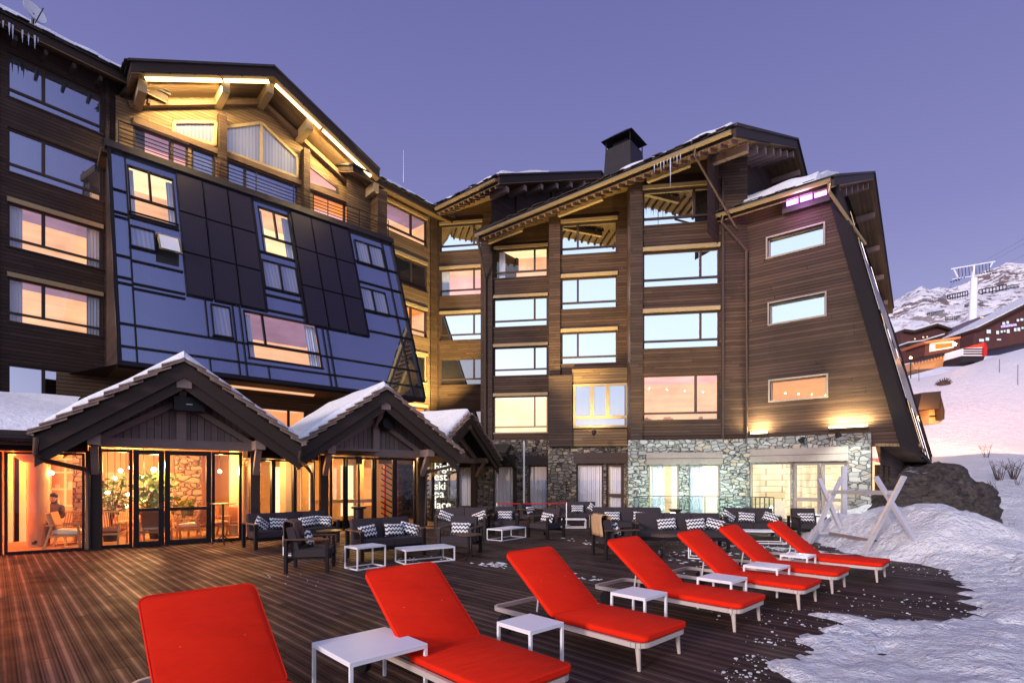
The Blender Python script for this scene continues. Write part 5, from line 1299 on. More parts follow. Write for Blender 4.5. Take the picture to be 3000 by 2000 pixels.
# ---- terrace sofas and armchairs: width along x, front towards -y, origin at centre
def sofa(n, name='sofa'):
    t = thing(name, '', 'sofa' if n > 1 else 'armchair')
    cw_ = .70 if n > 1 else .66; W = n * cw_ + .16; Dp = .78; hw2 = W / 2
    for sx in (-1, 1):
        mb = MB(); x = sx * (hw2 - .035)
        mb.rbox(Matrix.Translation((x, -Dp / 2 + .03, .30)), .085, .06, .60, .008, 'dark_metal', 1); mb.build('leg', t); mb = MB(); mb.rbox(Matrix.Translation((x, Dp / 2 - .03, .30)), .085, .06, .60, .008, 'dark_metal', 1); mb.build('leg', t)
        mb = MB(); mb.rbox(Matrix.Translation((x, 0, .613)), .095, Dp + .01, .028, .006, 'arm_wood', 1); mb.build('armrest', t)
    mb = MB()
    mb.rbox(Matrix.Translation((0, -Dp / 2 + .07, .235)), W - .12, .05, .09, .006, 'dark_metal', 1); mb.rbox(Matrix.Translation((0, Dp / 2 - .07, .235)), W - .12, .05, .09, .006, 'dark_metal', 1)
    mb.rbox(Matrix.Translation((0, 0, .25)), W - .2, Dp - .16, .03, .004, 'dark_metal', 1); mb.build('seat_frame', t)
    for k in range(n):
        x = (k - (n - 1) / 2) * cw_
        mb = MB(); mb.rbox(Matrix.Translation((x, -.05, .35)), cw_ - .012, Dp - .12, .165, .0, 'dark_fabric', puff=.16); o = mb.build('seat_cushion', t, True)
        mb = MB(); mb.rbox(Matrix.Translation((x, .26, .62)) @ Matrix.Rotation(-.22, 4, 'X'), cw_ - .012, .17, .44, .0, 'dark_fabric', puff=.2); mb.build('back_cushion', t, True)
    return t
proto = {}
def pillow_src():
    t = MB(); bm = bmesh.new(); n = 12; vs = []; fs = []
    for side in (-1, 1):
        k0 = len(vs)
        for i in range(n + 1):
            for j in range(n + 1):
                x = i / n * 2 - 1; z = j / n * 2 - 1
                th = (max(0, 1 - x ** 4) * max(0, 1 - z ** 4)) ** .5 * .075
                pin = 1 - .07 * (abs(z) ** 2) * (1 - abs(x)) - 0
                vs.append(V((x * .24 * (1 - .06 * (1 - z * z)) , side * th, z * .15 * (1 - .10 * (1 - x * x)))))
        for i in range(n):
            for j in range(n): fs.append((k0 + i * (n + 1) + j, k0 + (i + 1) * (n + 1) + j, k0 + (i + 1) * (n + 1) + j + 1, k0 + i * (n + 1) + j + 1))
    bm.free(); t.add(vs, fs, 'zigzag'); return t
PSRC = None
PG = 'zigzag patterned pillows on the terrace seats'
def add_pillow(base_loc, rz, x, lab, roll=0.0, turn=0.0):
    global PSRC
    if PSRC is None: PSRC = pillow_src().build('throw_pillow', None, True); o = PSRC
    else: o = PSRC.copy(); COL.objects.link(o)
    m = Matrix.Translation(base_loc) @ Matrix.Rotation(rz, 4, 'Z') @ Matrix.Translation((x, .04, .575)) @ Matrix.Rotation(-.3, 4, 'X') @ Matrix.Rotation(roll, 4, 'Y') @ Matrix.Rotation(turn, 4, 'Z')
    o.matrix_world = m; tag(o, lab, 'pillow', PG); return o
def place_seat(n, loc, face, lab, pil=()):
    """face: unit-ish vector the seat looks to"""
    rz = math.atan2(face[0], -face[1])      # local -y -> face
    key = n; nm = {1: 'outdoor_armchair', 2: 'two_seat_sofa', 3: 'three_seat_sofa'}[n]
    loc = V((loc[0], loc[1], .0)); grp = 'dark armchairs on the terrace' if n == 1 else 'dark sofas on the terrace'
    if key not in proto: o = sofa(n, nm); proto[key] = o; o.location = loc; o.rotation_euler = (0, 0, rz); o['label'] = lab; o['group'] = grp
    else: o = copy_thing(proto[key], loc, rz, lab, grp)
    for x, pl, roll, turn in pil: add_pillow(loc, rz, x, pl, roll, turn)
    return o, rz
def mid(*p):
    s_ = V((0, 0, 0))
    for q in p: s_ = s_ + q
    return s_ / len(p)
def perp_center(pl, pr, depth=.78):
    """front left and front right foot -> centre, facing"""
    d = (pr - pl).normalized(); f = V((d.y, -d.x, 0)); return (pl + pr) / 2 - f * depth / 2, f
c_, f_ = perp_center(V((-6.22, 12.79, 0)), V((-4.71, 14.48, 0)))
place_seat(3, c_, f_, 'long dark sofa in front of the glazed passage, nearest the pavilion', [(-.78, 'zigzag pillow at the wooden arm end of the sofa by the passage', .5, .5), (-.35, 'second zigzag pillow on the long sofa by the passage', .1, 0), (.42, 'third zigzag pillow on the long sofa by the passage', -.08, 0), (.86, 'zigzag pillow at the far end of the sofa by the passage', .3, -.6)])
c_, f_ = perp_center(V((-3.11, 10.98, 0)), V((-1.97, 11.98, 0)))
place_seat(2, c_, f_, 'two seat dark sofa behind the white cube table', [(-.42, 'zigzag pillow by the wooden arm of the sofa behind the cube table', -.15, .2), (.22, 'middle zigzag pillow on the sofa behind the cube table', .05, 0), (.60, 'tilted zigzag pillow at the right arm of the sofa behind the cube table', .5, -.5)])
place_seat(2, (-1.50, 16.2), (-.15, -1), 'dark sofa near the stone wall with white lettering, behind the armchairs', [(-.55, 'small zigzag pillow on the sofa near the lettering', .3, .4), (.5, 'zigzag pillow on the right of the sofa near the lettering', -.3, -.3)])
ac1, rz1 = place_seat(1, (-3.82, 10.05), (.985, .17), 'dark armchair with brown blanket over its back, seen from behind', [(0.05, 'zigzag pillow in the armchair with the brown blanket', .25, .2)])
w = V((.966, -.26, 0)); dd = V((.26, .966, 0)); ce = V((-1.66, 11.98, 0)) + w * .38 + dd * .36
place_seat(1, ce, -dd, 'dark armchair behind the round wooden table with zigzag pillow', [(0, 'large zigzag pillow in the armchair behind the round table', 0, 0)])
place_seat(1, (-.22, 16.75), (0, -1), 'dark armchair behind the low white table, in front of the tall lit window', [(0, 'zigzag pillow in the armchair behind the low white table', 0, 0)])
place_seat(1, (1.02, 15.75), (-.72, -.70), 'dark armchair standing alone and turned diagonally on the open deck', [(0, 'zigzag pillow in the diagonally turned armchair', .1, 0)])
place_seat(1, (.72, 19.6), (.8, -.6), 'small far armchair beside the white pole', [(0, 'zigzag pillow in the far armchair beside the white pole', 0, 0)])
place_seat(2, (2.55, 20.6), (-.1, -1), 'far dark sofa before the wide lit window of the dark stone wall', [(0, 'zigzag pillow on the far sofa before the dark stone wall', 0, 0), (.6, 'round looking pillow at the end of the far sofa', .6, .5)])
place_seat(3, (3.55, 16.3), (-.12, -1), 'long dark sofa behind the armchair with the tan blanket', [(-.45, 'zigzag pillow on the long sofa behind the tan blanket', 0, 0), (.42, 'second zigzag pillow on the long sofa behind the tan blanket', .1, 0)])
place_seat(3, (4.25, 13.45), (-.1, -1), 'long dark sofa right behind the red loungers', [(-.30, 'zigzag pillow on the sofa right behind the red loungers', -.1, 0), (.42, 'second zigzag pillow on the sofa right behind the red loungers', -.1, 0), (.88, 'zigzag pillow at the right end of the sofa behind the loungers', .4, -.5)])
ac5, rz5 = place_seat(1, (2.28, 11.75), (.97, .22), 'dark armchair with tan blanket seen from the side, beside the third red lounger', [(0, 'zigzag pillow in the armchair with the tan blanket', .3, .2)])
place_seat(2, (7.15, 15.9), (-.18, -1), 'dark two seat sofa in front of the glass railing', [(-.6, 'zigzag pillow at the left arm of the sofa by the glass railing', .5, .5), (-.08, 'middle zigzag pillow on the sofa by the glass railing', .1, 0), (.6, 'zigzag pillow at the right arm of the sofa by the glass railing', .5, -.5)])
place_seat(1, (8.75, 15.7), (-.1, -1), 'dark armchair before the glazed doors, behind the metal swing frame', [(0, 'zigzag pillow in the armchair behind the metal swing frame', 0, 0)])
def blanket(loc, rz, mat, lab):
    mb = MB(); n = 14; m2 = 8; vs = []
    for i in range(n + 1):
        f = i / n
        # path over the back: down the front, over, down the back
        if f < .45: y, z = .16 + .09 * f / .45, .50 + .38 * f / .45
        elif f < .6: q = (f - .45) / .15; y, z = .25 + .17 * q, .88 + .03 * math.sin(q * 3.14)
        else: q = (f - .6) / .4; y, z = .42 - .02 * q, .88 - .42 * q
        for j in range(m2 + 1):
            x = -.30 + .56 * j / m2; k = .012 * math.sin(j * 1.9 + i * .4); vs.append(V((x + .03 * math.sin(i * .8), y + k - (.02 if f < .45 else -.03), z + (.03 if .4 < f < .65 else 0))))
    mb.add(vs, [(i * (m2 + 1) + j, (i + 1) * (m2 + 1) + j, (i + 1) * (m2 + 1) + j + 1, i * (m2 + 1) + j + 1) for i in range(n) for j in range(m2)], mat)
    o = mb.build('blanket', None, True); o.location = loc; o.rotation_euler = (0, 0, rz); md = o.modifiers.new('thick', 'SOLIDIFY'); md.thickness = .018; tag(o, lab, 'blanket')
blanket(V((-3.82, 10.05, .02)), rz1, 'blanket', 'brown wool blanket draped over the back of the nearest armchair')
blanket(V((2.28, 11.75, .02)), rz5, 'blanket_tan', 'tan wool blanket rolled over the back of the side facing armchair')

# ---- tables
def cube_table(c, ax, w, d, h, lab, nm='frame_table', grp='white metal frame tables'):
    rz = math.atan2(ax[1], ax[0]); t = thing(nm, lab, 'table', V((c[0], c[1], .0)), rz, grp)
    mb = MB(); mb.rbox(Matrix.Translation((0, 0, h - .006)), w, d, .012, .003, 'white', 1); mb.build('tabletop', t)
    r_ = .011; mb = MB()
    for sx in (-1, 1):
        mb.bar((sx * (w / 2 - r_), -d / 2, .012), (sx * (w / 2 - r_), d / 2, .012), .022, .022, 'white'); mb.bar((sx * (w / 2 - r_), -d / 2, h - .022), (sx * (w / 2 - r_), d / 2, h - .022), .022, .022, 'white')
    for sy in (-1, 1):
        mb.bar((-w / 2 + .022, sy * (d / 2 - r_), .012), (w / 2 - .022, sy * (d / 2 - r_), .012), .0215, .0215, 'white'); mb.bar((-w / 2 + .022, sy * (d / 2 - r_), h - .022), (w / 2 - .022, sy * (d / 2 - r_), h - .022), .0215, .0215, 'white')
    mb.build('frame', t)
    for sx in (-1, 1):
        for sy in (-1, 1): mb = MB(); mb.bar((sx * (w / 2 - r_), sy * (d / 2 - r_), .023), (sx * (w / 2 - r_), sy * (d / 2 - r_), h - .033), .0225, .0225, 'white', up=(0, 1, 0)); mb.build('leg', t)
    return t
cube_table((-2.85, 10.28), (.66, .75), .64, .45, .43, 'tall white cube table in front of the two seat sofa')
cube_table((-1.82, 11.10), (.83, .56), 1.12, .55, .30, 'long low white table beside the cube table')
cube_table((-.15, 15.3), (.6, .8), 1.15, .55, .32, 'long low white table in front of the armchair by the lit windows')
cube_table((2.15, 18.9), (1, -.05), .95, .5, .32, 'far low white table before the far sofa')
cube_table((2.95, 18.6), (1, -.05), .42, .42, .46, 'far tall white cube table beside the far sofa')
cube_table((6.75, 14.35), (1, -.2), 1.15, .55, .34, 'long low white table before the sofa by the glass railing')
cube_table((-4.9, 12.1), (.2, 1), .5, .42, .44, 'white cube table half hidden behind the armchair with brown blanket')
cube_table((4.1, 11.55), (.9, -.4), .45, .42, .40, 'white cube table between the sofa and the red loungers')
cube_table((8.4, 18.5), (1, 0), .42, .42, .48, 'small tan metal table at the end of the glass railing')
def bistro(loc, h, r_, lab, top='arm_wood', cat='table', nm='round_table'):
    t = thing(nm, lab, cat, V((loc[0], loc[1], 0)), R() * 2, 'round pedestal tables')
    mb = MB(); mb.tube([(0, 0, h - .02), (0, 0, h)], r_, top, 24); mb.build('tabletop', t)
    mb = MB(); mb.tube([(0, 0, .08), (0, 0, h - .02)], .025, 'dark_metal', 8); mb.build('stem', t)
    for k in range(3): a = k * 2.094; mb = MB(); mb.bar((0, 0, h * .18 + .05), (math.cos(a) * r_ * .9, math.sin(a) * r_ * .9, .012), .03, .02, 'dark_metal'); mb.build('foot', t)
    return t
bistro((-.93, 11.35), .54, .28, 'round wooden table in front of the zigzag pillow armchair')
bistro((3.25, 11.3), .52, .28, 'round wooden table between the tan blanket armchair and the loungers')
bistro((5.35, 18.2), .52, .3, 'far round wooden table before the glass railing')
bistro((9.6, 15.2), .50, .32, 'round wooden table to the right of the rear armchair', )
bistro((-7.62, 13.95), 1.08, .30, 'tall round bar table in front of the near pavilion', 'dark_metal', 'bar table', 'bar_table')
bistro((-4.35, 12.6), .5, .3, 'round dark table behind the nearest armchair', 'dark_metal')
# patio heater
def heater(loc, lab, h=2.2, name='patio_heater', w=.24):
    t = thing(name, lab, 'patio heater', V((loc[0], loc[1], 0)))
    mb = MB(); mb.tube([(0, 0, .0), (0, 0, .06)], w * 1.1, 'dark_metal', 18); mb.tube([(0, 0, .06), (0, 0, .75)], w * .62, 'dark_metal', 18); mb.build('base', t, True)
    mb = MB(); mb.tube([(0, 0, .75), (0, 0, .80), (0, 0, .84)], [w * .62, w * 1.05, w * .9], 'metal_dark', 18); mb.build('collar', t, True)
    mb = MB(); mb.tube([(0, 0, .84), (0, 0, h)], .035, 'dark_metal', 8); mb.build('pole', t)
    mb = MB(); mb.tube([(0, 0, h), (0, 0, h + .25)], .1, 'metal_dark', 12); mb.tube([(0, 0, h + .27), (0, 0, h + .36)], [.4, .06], 'dark_metal', 20); mb.build('burner', t, True)
heater(P2F.P(-2.42, 0, .7), 'black gas patio heater before the yellow sliding doors')
t = wthing('bar_table_stand', 'thin black stand beside the right post of the second pavilion', 'stand', P2F.P(.15, 0, .9)); mb = MB(); p = P2F.P(.2, 0, .9)
mb.tube([p, p + UP * 1.15], .02, 'dark_metal', 6); mb.bar(p, p + V((.25, 0, .01)), .03, .02, 'dark_metal'); mb.bar(p, p + V((-.2, .1, .01)), .03, .02, 'dark_metal'); mb.build('pole', t)
mb = MB(); mb.tube([p + UP * 1.15, p + UP * 1.17], .25, 'dark_metal', 18); mb.build('tabletop', t)

# ---- sign
SG = Fr((-3.35, 20.6), V((.985, -.17, 0)))
t = wthing('glass_sign', 'glass panel with white words high est ski pa lace beside the second pavilion', 'sign', SG.P(.4, 0))
s0_, s1_ = SG.a_at(1236), SG.a_at(1338)
mb = MB(); mb.box(SG, s0_, s1_, .05, 2.55, -.02, .02, 'glass_rail'); mb.build('panel', t)
mb = MB(); mb.box(SG, s0_ - .05, s0_, 0, 2.6, -.04, .04, 'frame_black'); mb.box(SG, s1_, s1_ + .05, 0, 2.6, -.04, .04, 'frame_black'); mb.box(SG, s0_, s1_, 2.55, 2.62, -.04, .04, 'frame_black'); mb.build('frame', t)
for k, (wd, v) in enumerate((('high', 1378), ('est', 1406), ('ski', 1433), ('pa', 1456), ('lace', 1488))):
    cu = bpy.data.curves.new('lettering', 'FONT'); cu.body = wd; cu.size = .43; cu.extrude = .004; cu.offset = .004; cu.space_character = 1.0; cu.materials.append(M['letters'])
    o = bpy.data.objects.new('lettering', cu); COL.objects.link(o); o.parent = t; o.matrix_parent_inverse = Matrix.Translation(t['loc']).inverted()
    a, b = SG.hit(1272, v, .04); o.matrix_basis = Matrix.Translation(SG.P(a, b, .04)) @ Matrix((SG.ax, UP, SG.n)).transposed().to_4x4()
spot('sign_light', SG.P(.2, 2.5, 1.6), SG.P(.3, 1.4, -4), 60, (1, .85, .5), 1.6)
# red rope barrier
t = wthing('rope_barrier', 'red rope strung between two thin metal posts in front of the stone wall', 'barrier', (-.5, 19.5, 0))
pa, pb = V((-.55, 19.4, 0)), V((2.05, 19.9, 0))
for p in (pa, pb): mb = MB(); mb.tube([p, p + UP * .86], .02, 'alu', 8); mb.tube([p, p + UP * .02], .14, 'alu', 14); mb.build('post', t)
mb = MB(); mb.tube([pa + UP * .84, (pa + pb) / 2 + UP * .81, pb + UP * .84], .022, 'rope_red', 6); mb.build('rope', t)
p = V((.62, 27.3, 0)); mb = MB(); mb.tube([p, p + UP * 3.7], .045, 'white', 8); tag(mb.build('white_pole', None), 'tall thin white pole standing before the dark stone wall', 'pole')
# glass railing
t = wthing('glass_railing', 'glass railing with thin metal posts before the pale stone wall', 'railing', (7, 21.5, 0))
rp = [V((4.85, 21.0, 0)), V((5.25, 22.0, 0)), V((9.6, 21.25, 0)), V((10.1, 20.4, 0))]
def seg(a, b, n):
    mb = MB(); mb.bar(a + UP * 1.02, b + UP * 1.02, .05, .035, 'metal_dark'); mb.build('handrail', t)
    mb = MB(); mb.slab([a + UP * .12, b + UP * .12, b + UP * .96, a + UP * .96], (b - a).cross(UP).normalized() * .012, 'glass_rail'); mb.build('glass_panel', t)
    for k in range(n + 1): q = a + (b - a) * k / n; mb = MB(); mb.bar(q, q + UP * 1.0, .04, .02, 'metal_dark', up=(1, 0, 0)); mb.build('post', t)
seg(rp[0], rp[1], 4); seg(rp[1], rp[2], 5); seg(rp[2], rp[3], 5)
t = thing('flower_bowl', 'shallow brown bowl on the snow behind the railing', 'planter', V((6.05, 19.6, .0))); mb = MB(); mb.tube([(0, 0, .5), (0, 0, .62)], [.14, .26], 'arm_wood', 16); mb.tube([(0, 0, 0), (0, 0, .5)], .03, 'arm_wood', 8); mb.build('bowl', t, True)

# ================================================================ LOUNGERS
AXH = V((-.688, .726, 0))           # foot -> head
def lounger():
    t = thing('sun_lounger', '', 'sun lounger', group='red sun loungers in a row along the deck')
    W = .78
    mb = MB(); r_ = .1
    loop = []
    for cx, cy, a0 in ((W / 2 - r_, 1.98 - r_, 0), (-W / 2 + r_, 1.98 - r_, 90), (-W / 2 + r_, r_, 180), (W / 2 - r_, r_, 270)):
        for k in range(5): a = math.radians(a0 + k * 22.5); loop.append(V((cx + r_ * math.cos(a), cy + r_ * math.sin(a), .235)))
    for i in range(len(loop)): mb.bar(loop[i], loop[(i + 1) % len(loop)], .034, .045, 'lounger_frame')
    for y in (.45, 1.0): mb.bar((-W / 2, y, .23), (W / 2, y, .23), .03, .03, 'lounger_frame')
    mb.build('frame', t)
    for sx in (-1, 1):
        mb = MB(); mb.tube([(sx * (W / 2 - .05), .07, .225), (sx * (W / 2 - .04), .05, .0)], [.027, .016], 'lounger_frame', 10); mb.build('leg', t, True)
        mb = MB(); mb.tube([(sx * (W / 2 - .05), 1.72, .22), (sx * (W / 2 - .03), 1.74, .10)], [.02, .016], 'lounger_frame', 8); mb.build('leg', t, True)
        mb = MB(); mb.tube([(sx * (W / 2 - .01), 1.74, .105), (sx * (W / 2 + .035), 1.74, .105)], .105, 'rubber', 24); mb.build('wheel', t, False)
        mb = MB(); mb.bar((sx * .2, 1.45, .25), (sx * .2, 1.40, .60), .012, .02, 'alu', up=(0, 1, 0)); mb.build('back_strut', t)
    def pad(mtx, sx, sy, sz, nm):
        mb = MB(); nx, ny = 16, 26; top = []; 
        pts = []; n = 8; rc = .065
        for cx, cy, a0 in ((sx / 2 - rc, sy - rc, 0), (-sx / 2 + rc, sy - rc, 90), (-sx / 2 + rc, rc, 180), (sx / 2 - rc, rc, 270)):
            for k in range(n + 1): a = math.radians(a0 + 90 * k / n); pts.append((cx + rc * math.cos(a), cy + rc * math.sin(a)))
        rows = [(1 - .06, 0), (1 - .015, .01), (1, .022), (1, sz - .022), (1 - .012, sz - .008), (1 - .05, sz)]
        cx, cy = 0, sy / 2; vs = []
        for s_, z in rows:
            for x, y in pts:
                ins = (1 - s_) * .35
                dx = x - cx; dy = y - cy; l = math.hypot(dx, dy); vs.append(mtx @ V((cx + dx * (1 - ins / l), cy + dy * (1 - ins / l), z)))
        m_ = len(pts); fs = []
        for r2_ in range(len(rows) - 1):
            for k in range(m_): fs.append((r2_ * m_ + k, r2_ * m_ + (k + 1) % m_, (r2_ + 1) * m_ + (k + 1) % m_, (r2_ + 1) * m_ + k))
        fs.append(tuple(range(m_))[::-1]); fs.append(tuple((len(rows) - 1) * m_ + k for k in range(m_)))
        mb.add(vs, fs, 'red')
        rim = [mtx @ V((x * .992, cy + (y - cy) * .996, sz - .006)) for x, y in pts]; mb.tube(rim + [rim[0]], .0055, 'red', 5, False)
        if nm == 'seat_cushion':
            for yy in (.36, .73): mb.tube([mtx @ V((-sx / 2 + .01, yy, sz - .004)), mtx @ V((0, yy + .004, sz - .001)), mtx @ V((sx / 2 - .01, yy, sz - .004))], .0045, 'red', 5)
        return mb.build(nm, t, True)
    pad(Matrix.Translation((0, -.03, .262)), W - .02, 1.09, .062, 'seat_cushion')
    pad(Matrix.Translation((0, 1.075, .265)) @ Matrix.Rotation(math.radians(39), 4, 'X'), W - .02, .93, .060, 'back_cushion')
    return t
LG = [((-1.38, 2.42), 'nearest red lounger, only its raised back showing', 0.0), ((-.12, 3.50), 'second red lounger, beside the largest white table', 0.0), ((1.13, 4.705), 'third red lounger with black wheel and bare frame end showing', 0.0),
      ((2.49, 5.92), 'fourth red lounger, counted from the near end of the row', 0.01), ((3.76, 6.93), 'fifth red lounger, in front of the long dark sofa', .02), ((4.79, 7.91), 'sixth red lounger, last but one of the row', .03), ((6.06, 8.78), 'farthest red lounger beside the metal swing frame', .05)]
RZL = math.atan2(-AXH.x, AXH.y)
src = None
for (x, y), lab, dr in LG:
    rz = RZL + dr; side = V((math.cos(rz), math.sin(rz), 0)); loc = V((x, y, 0)) + side * .35 - V((-math.sin(rz), math.cos(rz), 0)) * .05
    if src is None: src = lounger(); src.location = loc; src.rotation_euler = (0, 0, rz); src['label'] = lab
    else: copy_thing(src, loc, rz, lab)
def side_table(c, s_, h, lab, rot=0.0):
    t = thing('side_table', lab, 'side table', V((c[0], c[1], 0)), RZL + rot, 'white side tables between the loungers')
    mb = MB(); mb.rbox(Matrix.Translation((0, 0, h - .007)), s_, s_, .014, .004, 'white', 2)
    for sx in (-1, 1): mb.box(WORLD, sx * (s_ / 2 - .01) - .01, sx * (s_ / 2 - .01) + .01, h - .035, h - .014, -s_ / 2 + .003, s_ / 2 - .003, 'white')
    for sy in (-1, 1): mb.box(WORLD, -s_ / 2 + .022, s_ / 2 - .022, h - .035, h - .0142, sy * (s_ / 2 - .01) - .01, sy * (s_ / 2 - .01) + .01, 'white')
    mb.build('tabletop', t)
    for sx in (-1, 1):
        for sy in (-1, 1): mb = MB(); mb.bar((sx * (s_ / 2 - .013), sy * (s_ / 2 - .013), 0), (sx * (s_ / 2 - .013), sy * (s_ / 2 - .013), h - .035), .024, .024, 'white', up=(0, 1, 0)); mb.build('leg', t)
side_table((-1.12, 4.16), .65, .42, 'largest white side table, between the first and second red loungers')
side_table((.165, 4.78), .43, .42, 'small square white side table beside the third lounger')
side_table((1.45, 6.05), .46, .42, 'white side table between the third and fourth loungers')
side_table((2.77, 6.98), .47, .42, 'white side table between the fourth and fifth loungers')
side_table((3.84, 7.98), .5, .42, 'white side table between the fifth and sixth loungers')
side_table((4.92, 9.1), .44, .42, 'farthest white side table before the last lounger')

# ---- metal swing frame
t = wthing('swing_frame', 'bare metal swing frame of two crossed leg pairs joined by beams', 'swing frame', (8.3, 12.5, 0))
def xleg(p, q): mb = MB(); mb.bar(p, q, .06, .105, 'alu', up=(1, .2, 0)); mb.build('leg', t)
n1, n2 = V((7.98, 12.05, -.05)), V((8.62, 10.95, -.05)); nt1, nt2 = V((8.34, 11.25, 1.78)), V((8.05, 11.8, 1.77))
xleg(n1, nt1); xleg(n2 + V((0.02, 0, 0)), nt2 + V((.06, 0, 0)))
f1, f2 = V((7.92, 14.1, -.05)), V((9.0, 14.3, -.05)); ft1, ft2 = V((8.78, 14.1, 1.76)), V((8.18, 14.2, 1.74))
xleg(f1, ft1); xleg(f2 + V((.02, -.07, 0)), ft2 + V((.02, -.07, 0)))
nx, fx = V((8.24, 11.5, 1.42)), V((8.5, 14.15, 1.38)); mb = MB(); mb.bar(nx, fx, .1, .1, 'alu'); mb.build('top_beam', t)
mb = MB(); mb.bar(V((8.05, 13.9, .32)), V((9.0, 14.0, .30)), .07, .07, 'alu'); mb.build('cross_beam', t)
mb = MB(); mb.bar(V((8.35, 13.9, .30)), V((8.4, 11.4, .28)), .06, .06, 'beam_grey'); mb.build('cross_beam', t)
for (x, y) in ((8.9, 18.7),): mb = MB(); mb.box(WORLD, 10.75, 10.90, 0, 2.15, -17.3, -17.2, 'alu'); tag(mb.build('metal_post', None), 'tall pale metal post behind the swing frame', 'post')

# ================================================================ GROUND
def inside(poly, x, y):
    c = False; n = len(poly)
    for i in range(n):
        x0, y0 = poly[i]; x1, y1 = poly[(i + 1) % n]
        if (y0 > y) != (y1 > y) and x < (x1 - x0) * (y - y0) / (y1 - y0) + x0: c = not c
    return c
def sdist(poly, x, y):
    d = 1e9; n = len(poly)
    for i in range(n):
        x0, y0 = poly[i]; x1, y1 = poly[(i + 1) % n]; dx, dy = x1 - x0, y1 - y0
        t_ = max(0, min(1, ((x - x0) * dx + (y - y0) * dy) / (dx * dx + dy * dy + 1e-9))); d = min(d, math.hypot(x - x0 - dx * t_, y - y0 - dy * t_))
    return -d if inside(poly, x, y) else d
px = [(2120, 2040), (2150, 2000), (2200, 1960), (2262, 1915), (2290, 1862), (2330, 1845), (2388, 1822), (2362, 1789), (2440, 1790), (2560, 1800), (2680, 1808), (2798, 1818), (2775, 1785), (2826, 1735), (2785, 1712), (2738, 1668), (2660, 1652), (2560, 1640), (2450, 1618), (2405, 1600)]
DP = [(0.4, -6), (.9, 1), (1.3, 3)] + [tuple(G(u, v)[:2]) for u, v in px] + [(8.3, 15.2), (9.6, 17.0), (11.5, 19.8), (12.5, 32), (-40, 32), (-40, -6)]
def sm(a, b, x): t_ = max(0, min(1, (x - a) / (b - a))); return t_ * t_ * (3 - 2 * t_)
def gauss(x, y, cx, cy, sx, sy): return math.exp(-((x - cx) / sx) ** 2 - ((y - cy) / sy) ** 2)
FOOT = {}
rf = random.Random(3)
for k in range(46):
    x0, y0, ang = rf.uniform(2, 13), rf.uniform(3.5, 13), rf.uniform(0, 6.28)
    for j in range(6):
        fx = x0 + math.cos(ang) * j * .62 - math.sin(ang) * (.12 if j % 2 else -.12); fy = y0 + math.sin(ang) * j * .62 + math.cos(ang) * (.12 if j % 2 else -.12)
        for dx in (-1, 0, 1):
            for dy in (-1, 0, 1): FOOT.setdefault((int(fx) + dx, int(fy) + dy), []).append((fx, fy, math.cos(ang), math.sin(ang)))
def terr(x, y, near=True):
    """snow surface height"""
    q = V((x, y, 0))
    d = sdist(DP, x, y) if -8 < x < 26 and -8 < y < 34 else (5 if (x > 12 or y > 32 or y < -6 or x < -40) else -5)
    if near: d += .12 * noise.noise(q * 2.3) + .18 * noise.noise(q * .8) + .05 * noise.noise(q * 8) + .28 * noise.noise(V(((x * .714 + y * .7) * 4.5, (y * .714 - x * .7) * .8, 3)))
    base = -.08 + .13 * sm(-.05, .35, d)
    e = sm(.1, 2.5, d)
    h = base + .10 * e
    h += e * (.22 * sm(5, 12, y) * sm(4, 9, x))
    h += .72 * gauss(x, y, 9.9, 13.0, 1.5, 1.7) * sm(-.2, 1.3, d) + .50 * gauss(x, y, 9.2, 15.6, 1.2, 1.6) * sm(-.3, 1.0, d) + .35 * gauss(x, y, 9.3, 11.4, 1.2, .9) * sm(-.1, .8, d)
    R_ = sm(10, 16, x)
    h += R_ * (1.05 * sm(14, 26, y) + 1.9 * sm(22, 38, y)) * (1 if x > 0 else 0)
    # piste behind
    u = x / max(y, 1)
    if y > 38 and x > 0:
        k = sm(.35, .6, u) * (1 - .5 * sm(1.6, 3, u))
        h += k * ((17.4 + 5.5 * sm(.75, 1.0, u)) * sm(48, 98, y) - .8 * sm(38, 46, y) + 9 * sm(105, 190, y))
    if near and d > 0:
        a = min(1, d * 2)
        h += a * (.13 * sm(8.5, 11, y) * noise.noise(q * 1.3) + .06 * noise.noise(q * .9) + .05 * noise.noise(q * 2.4) + .045 * abs(noise.noise(q * 4.5)) + .022 * noise.noise(q * 9))
        for (fx, fy, ca, sa) in FOOT.get((int(x), int(y)), ()):
            lx = (x - fx) * ca + (y - fy) * sa; ly = -(x - fx) * sa + (y - fy) * ca; r2 = (lx / .17) ** 2 + (ly / .075) ** 2
            if r2 < 4: h += a * (-.055 * math.exp(-r2 * r2) + .018 * math.exp(-(r2 - 1.9) ** 2 * 2))
    elif d > 0: h += .35 * noise.noise(q * .12) + .22 * abs(noise.noise(V((x * .5 + y * .25, y * .12, 0)))) + .08 * noise.noise(q * .6)
    return h
def steps(segs):
    o = []
    for a, b, s_ in segs:
        n = max(1, round((b - a) / s_)); o += [a + (b - a) * i / n for i in range(n)]
    return o + [segs[-1][1]]
def sheet(name, X, Y, f, mat):
    vs = [(x, y, f(x, y)) for y in Y for x in X]; nx_ = len(X)
    fs = [(j * nx_ + i, j * nx_ + i + 1, (j + 1) * nx_ + i + 1, (j + 1) * nx_ + i) for j in range(len(Y) - 1) for i in range(nx_ - 1)]
    me = bpy.data.meshes.new(name); me.from_pydata(vs, [], fs); me.materials.append(mat); me.polygons.foreach_set('use_smooth', [True] * len(fs))
    o = bpy.data.objects.new(name, me); COL.objects.link(o); return o
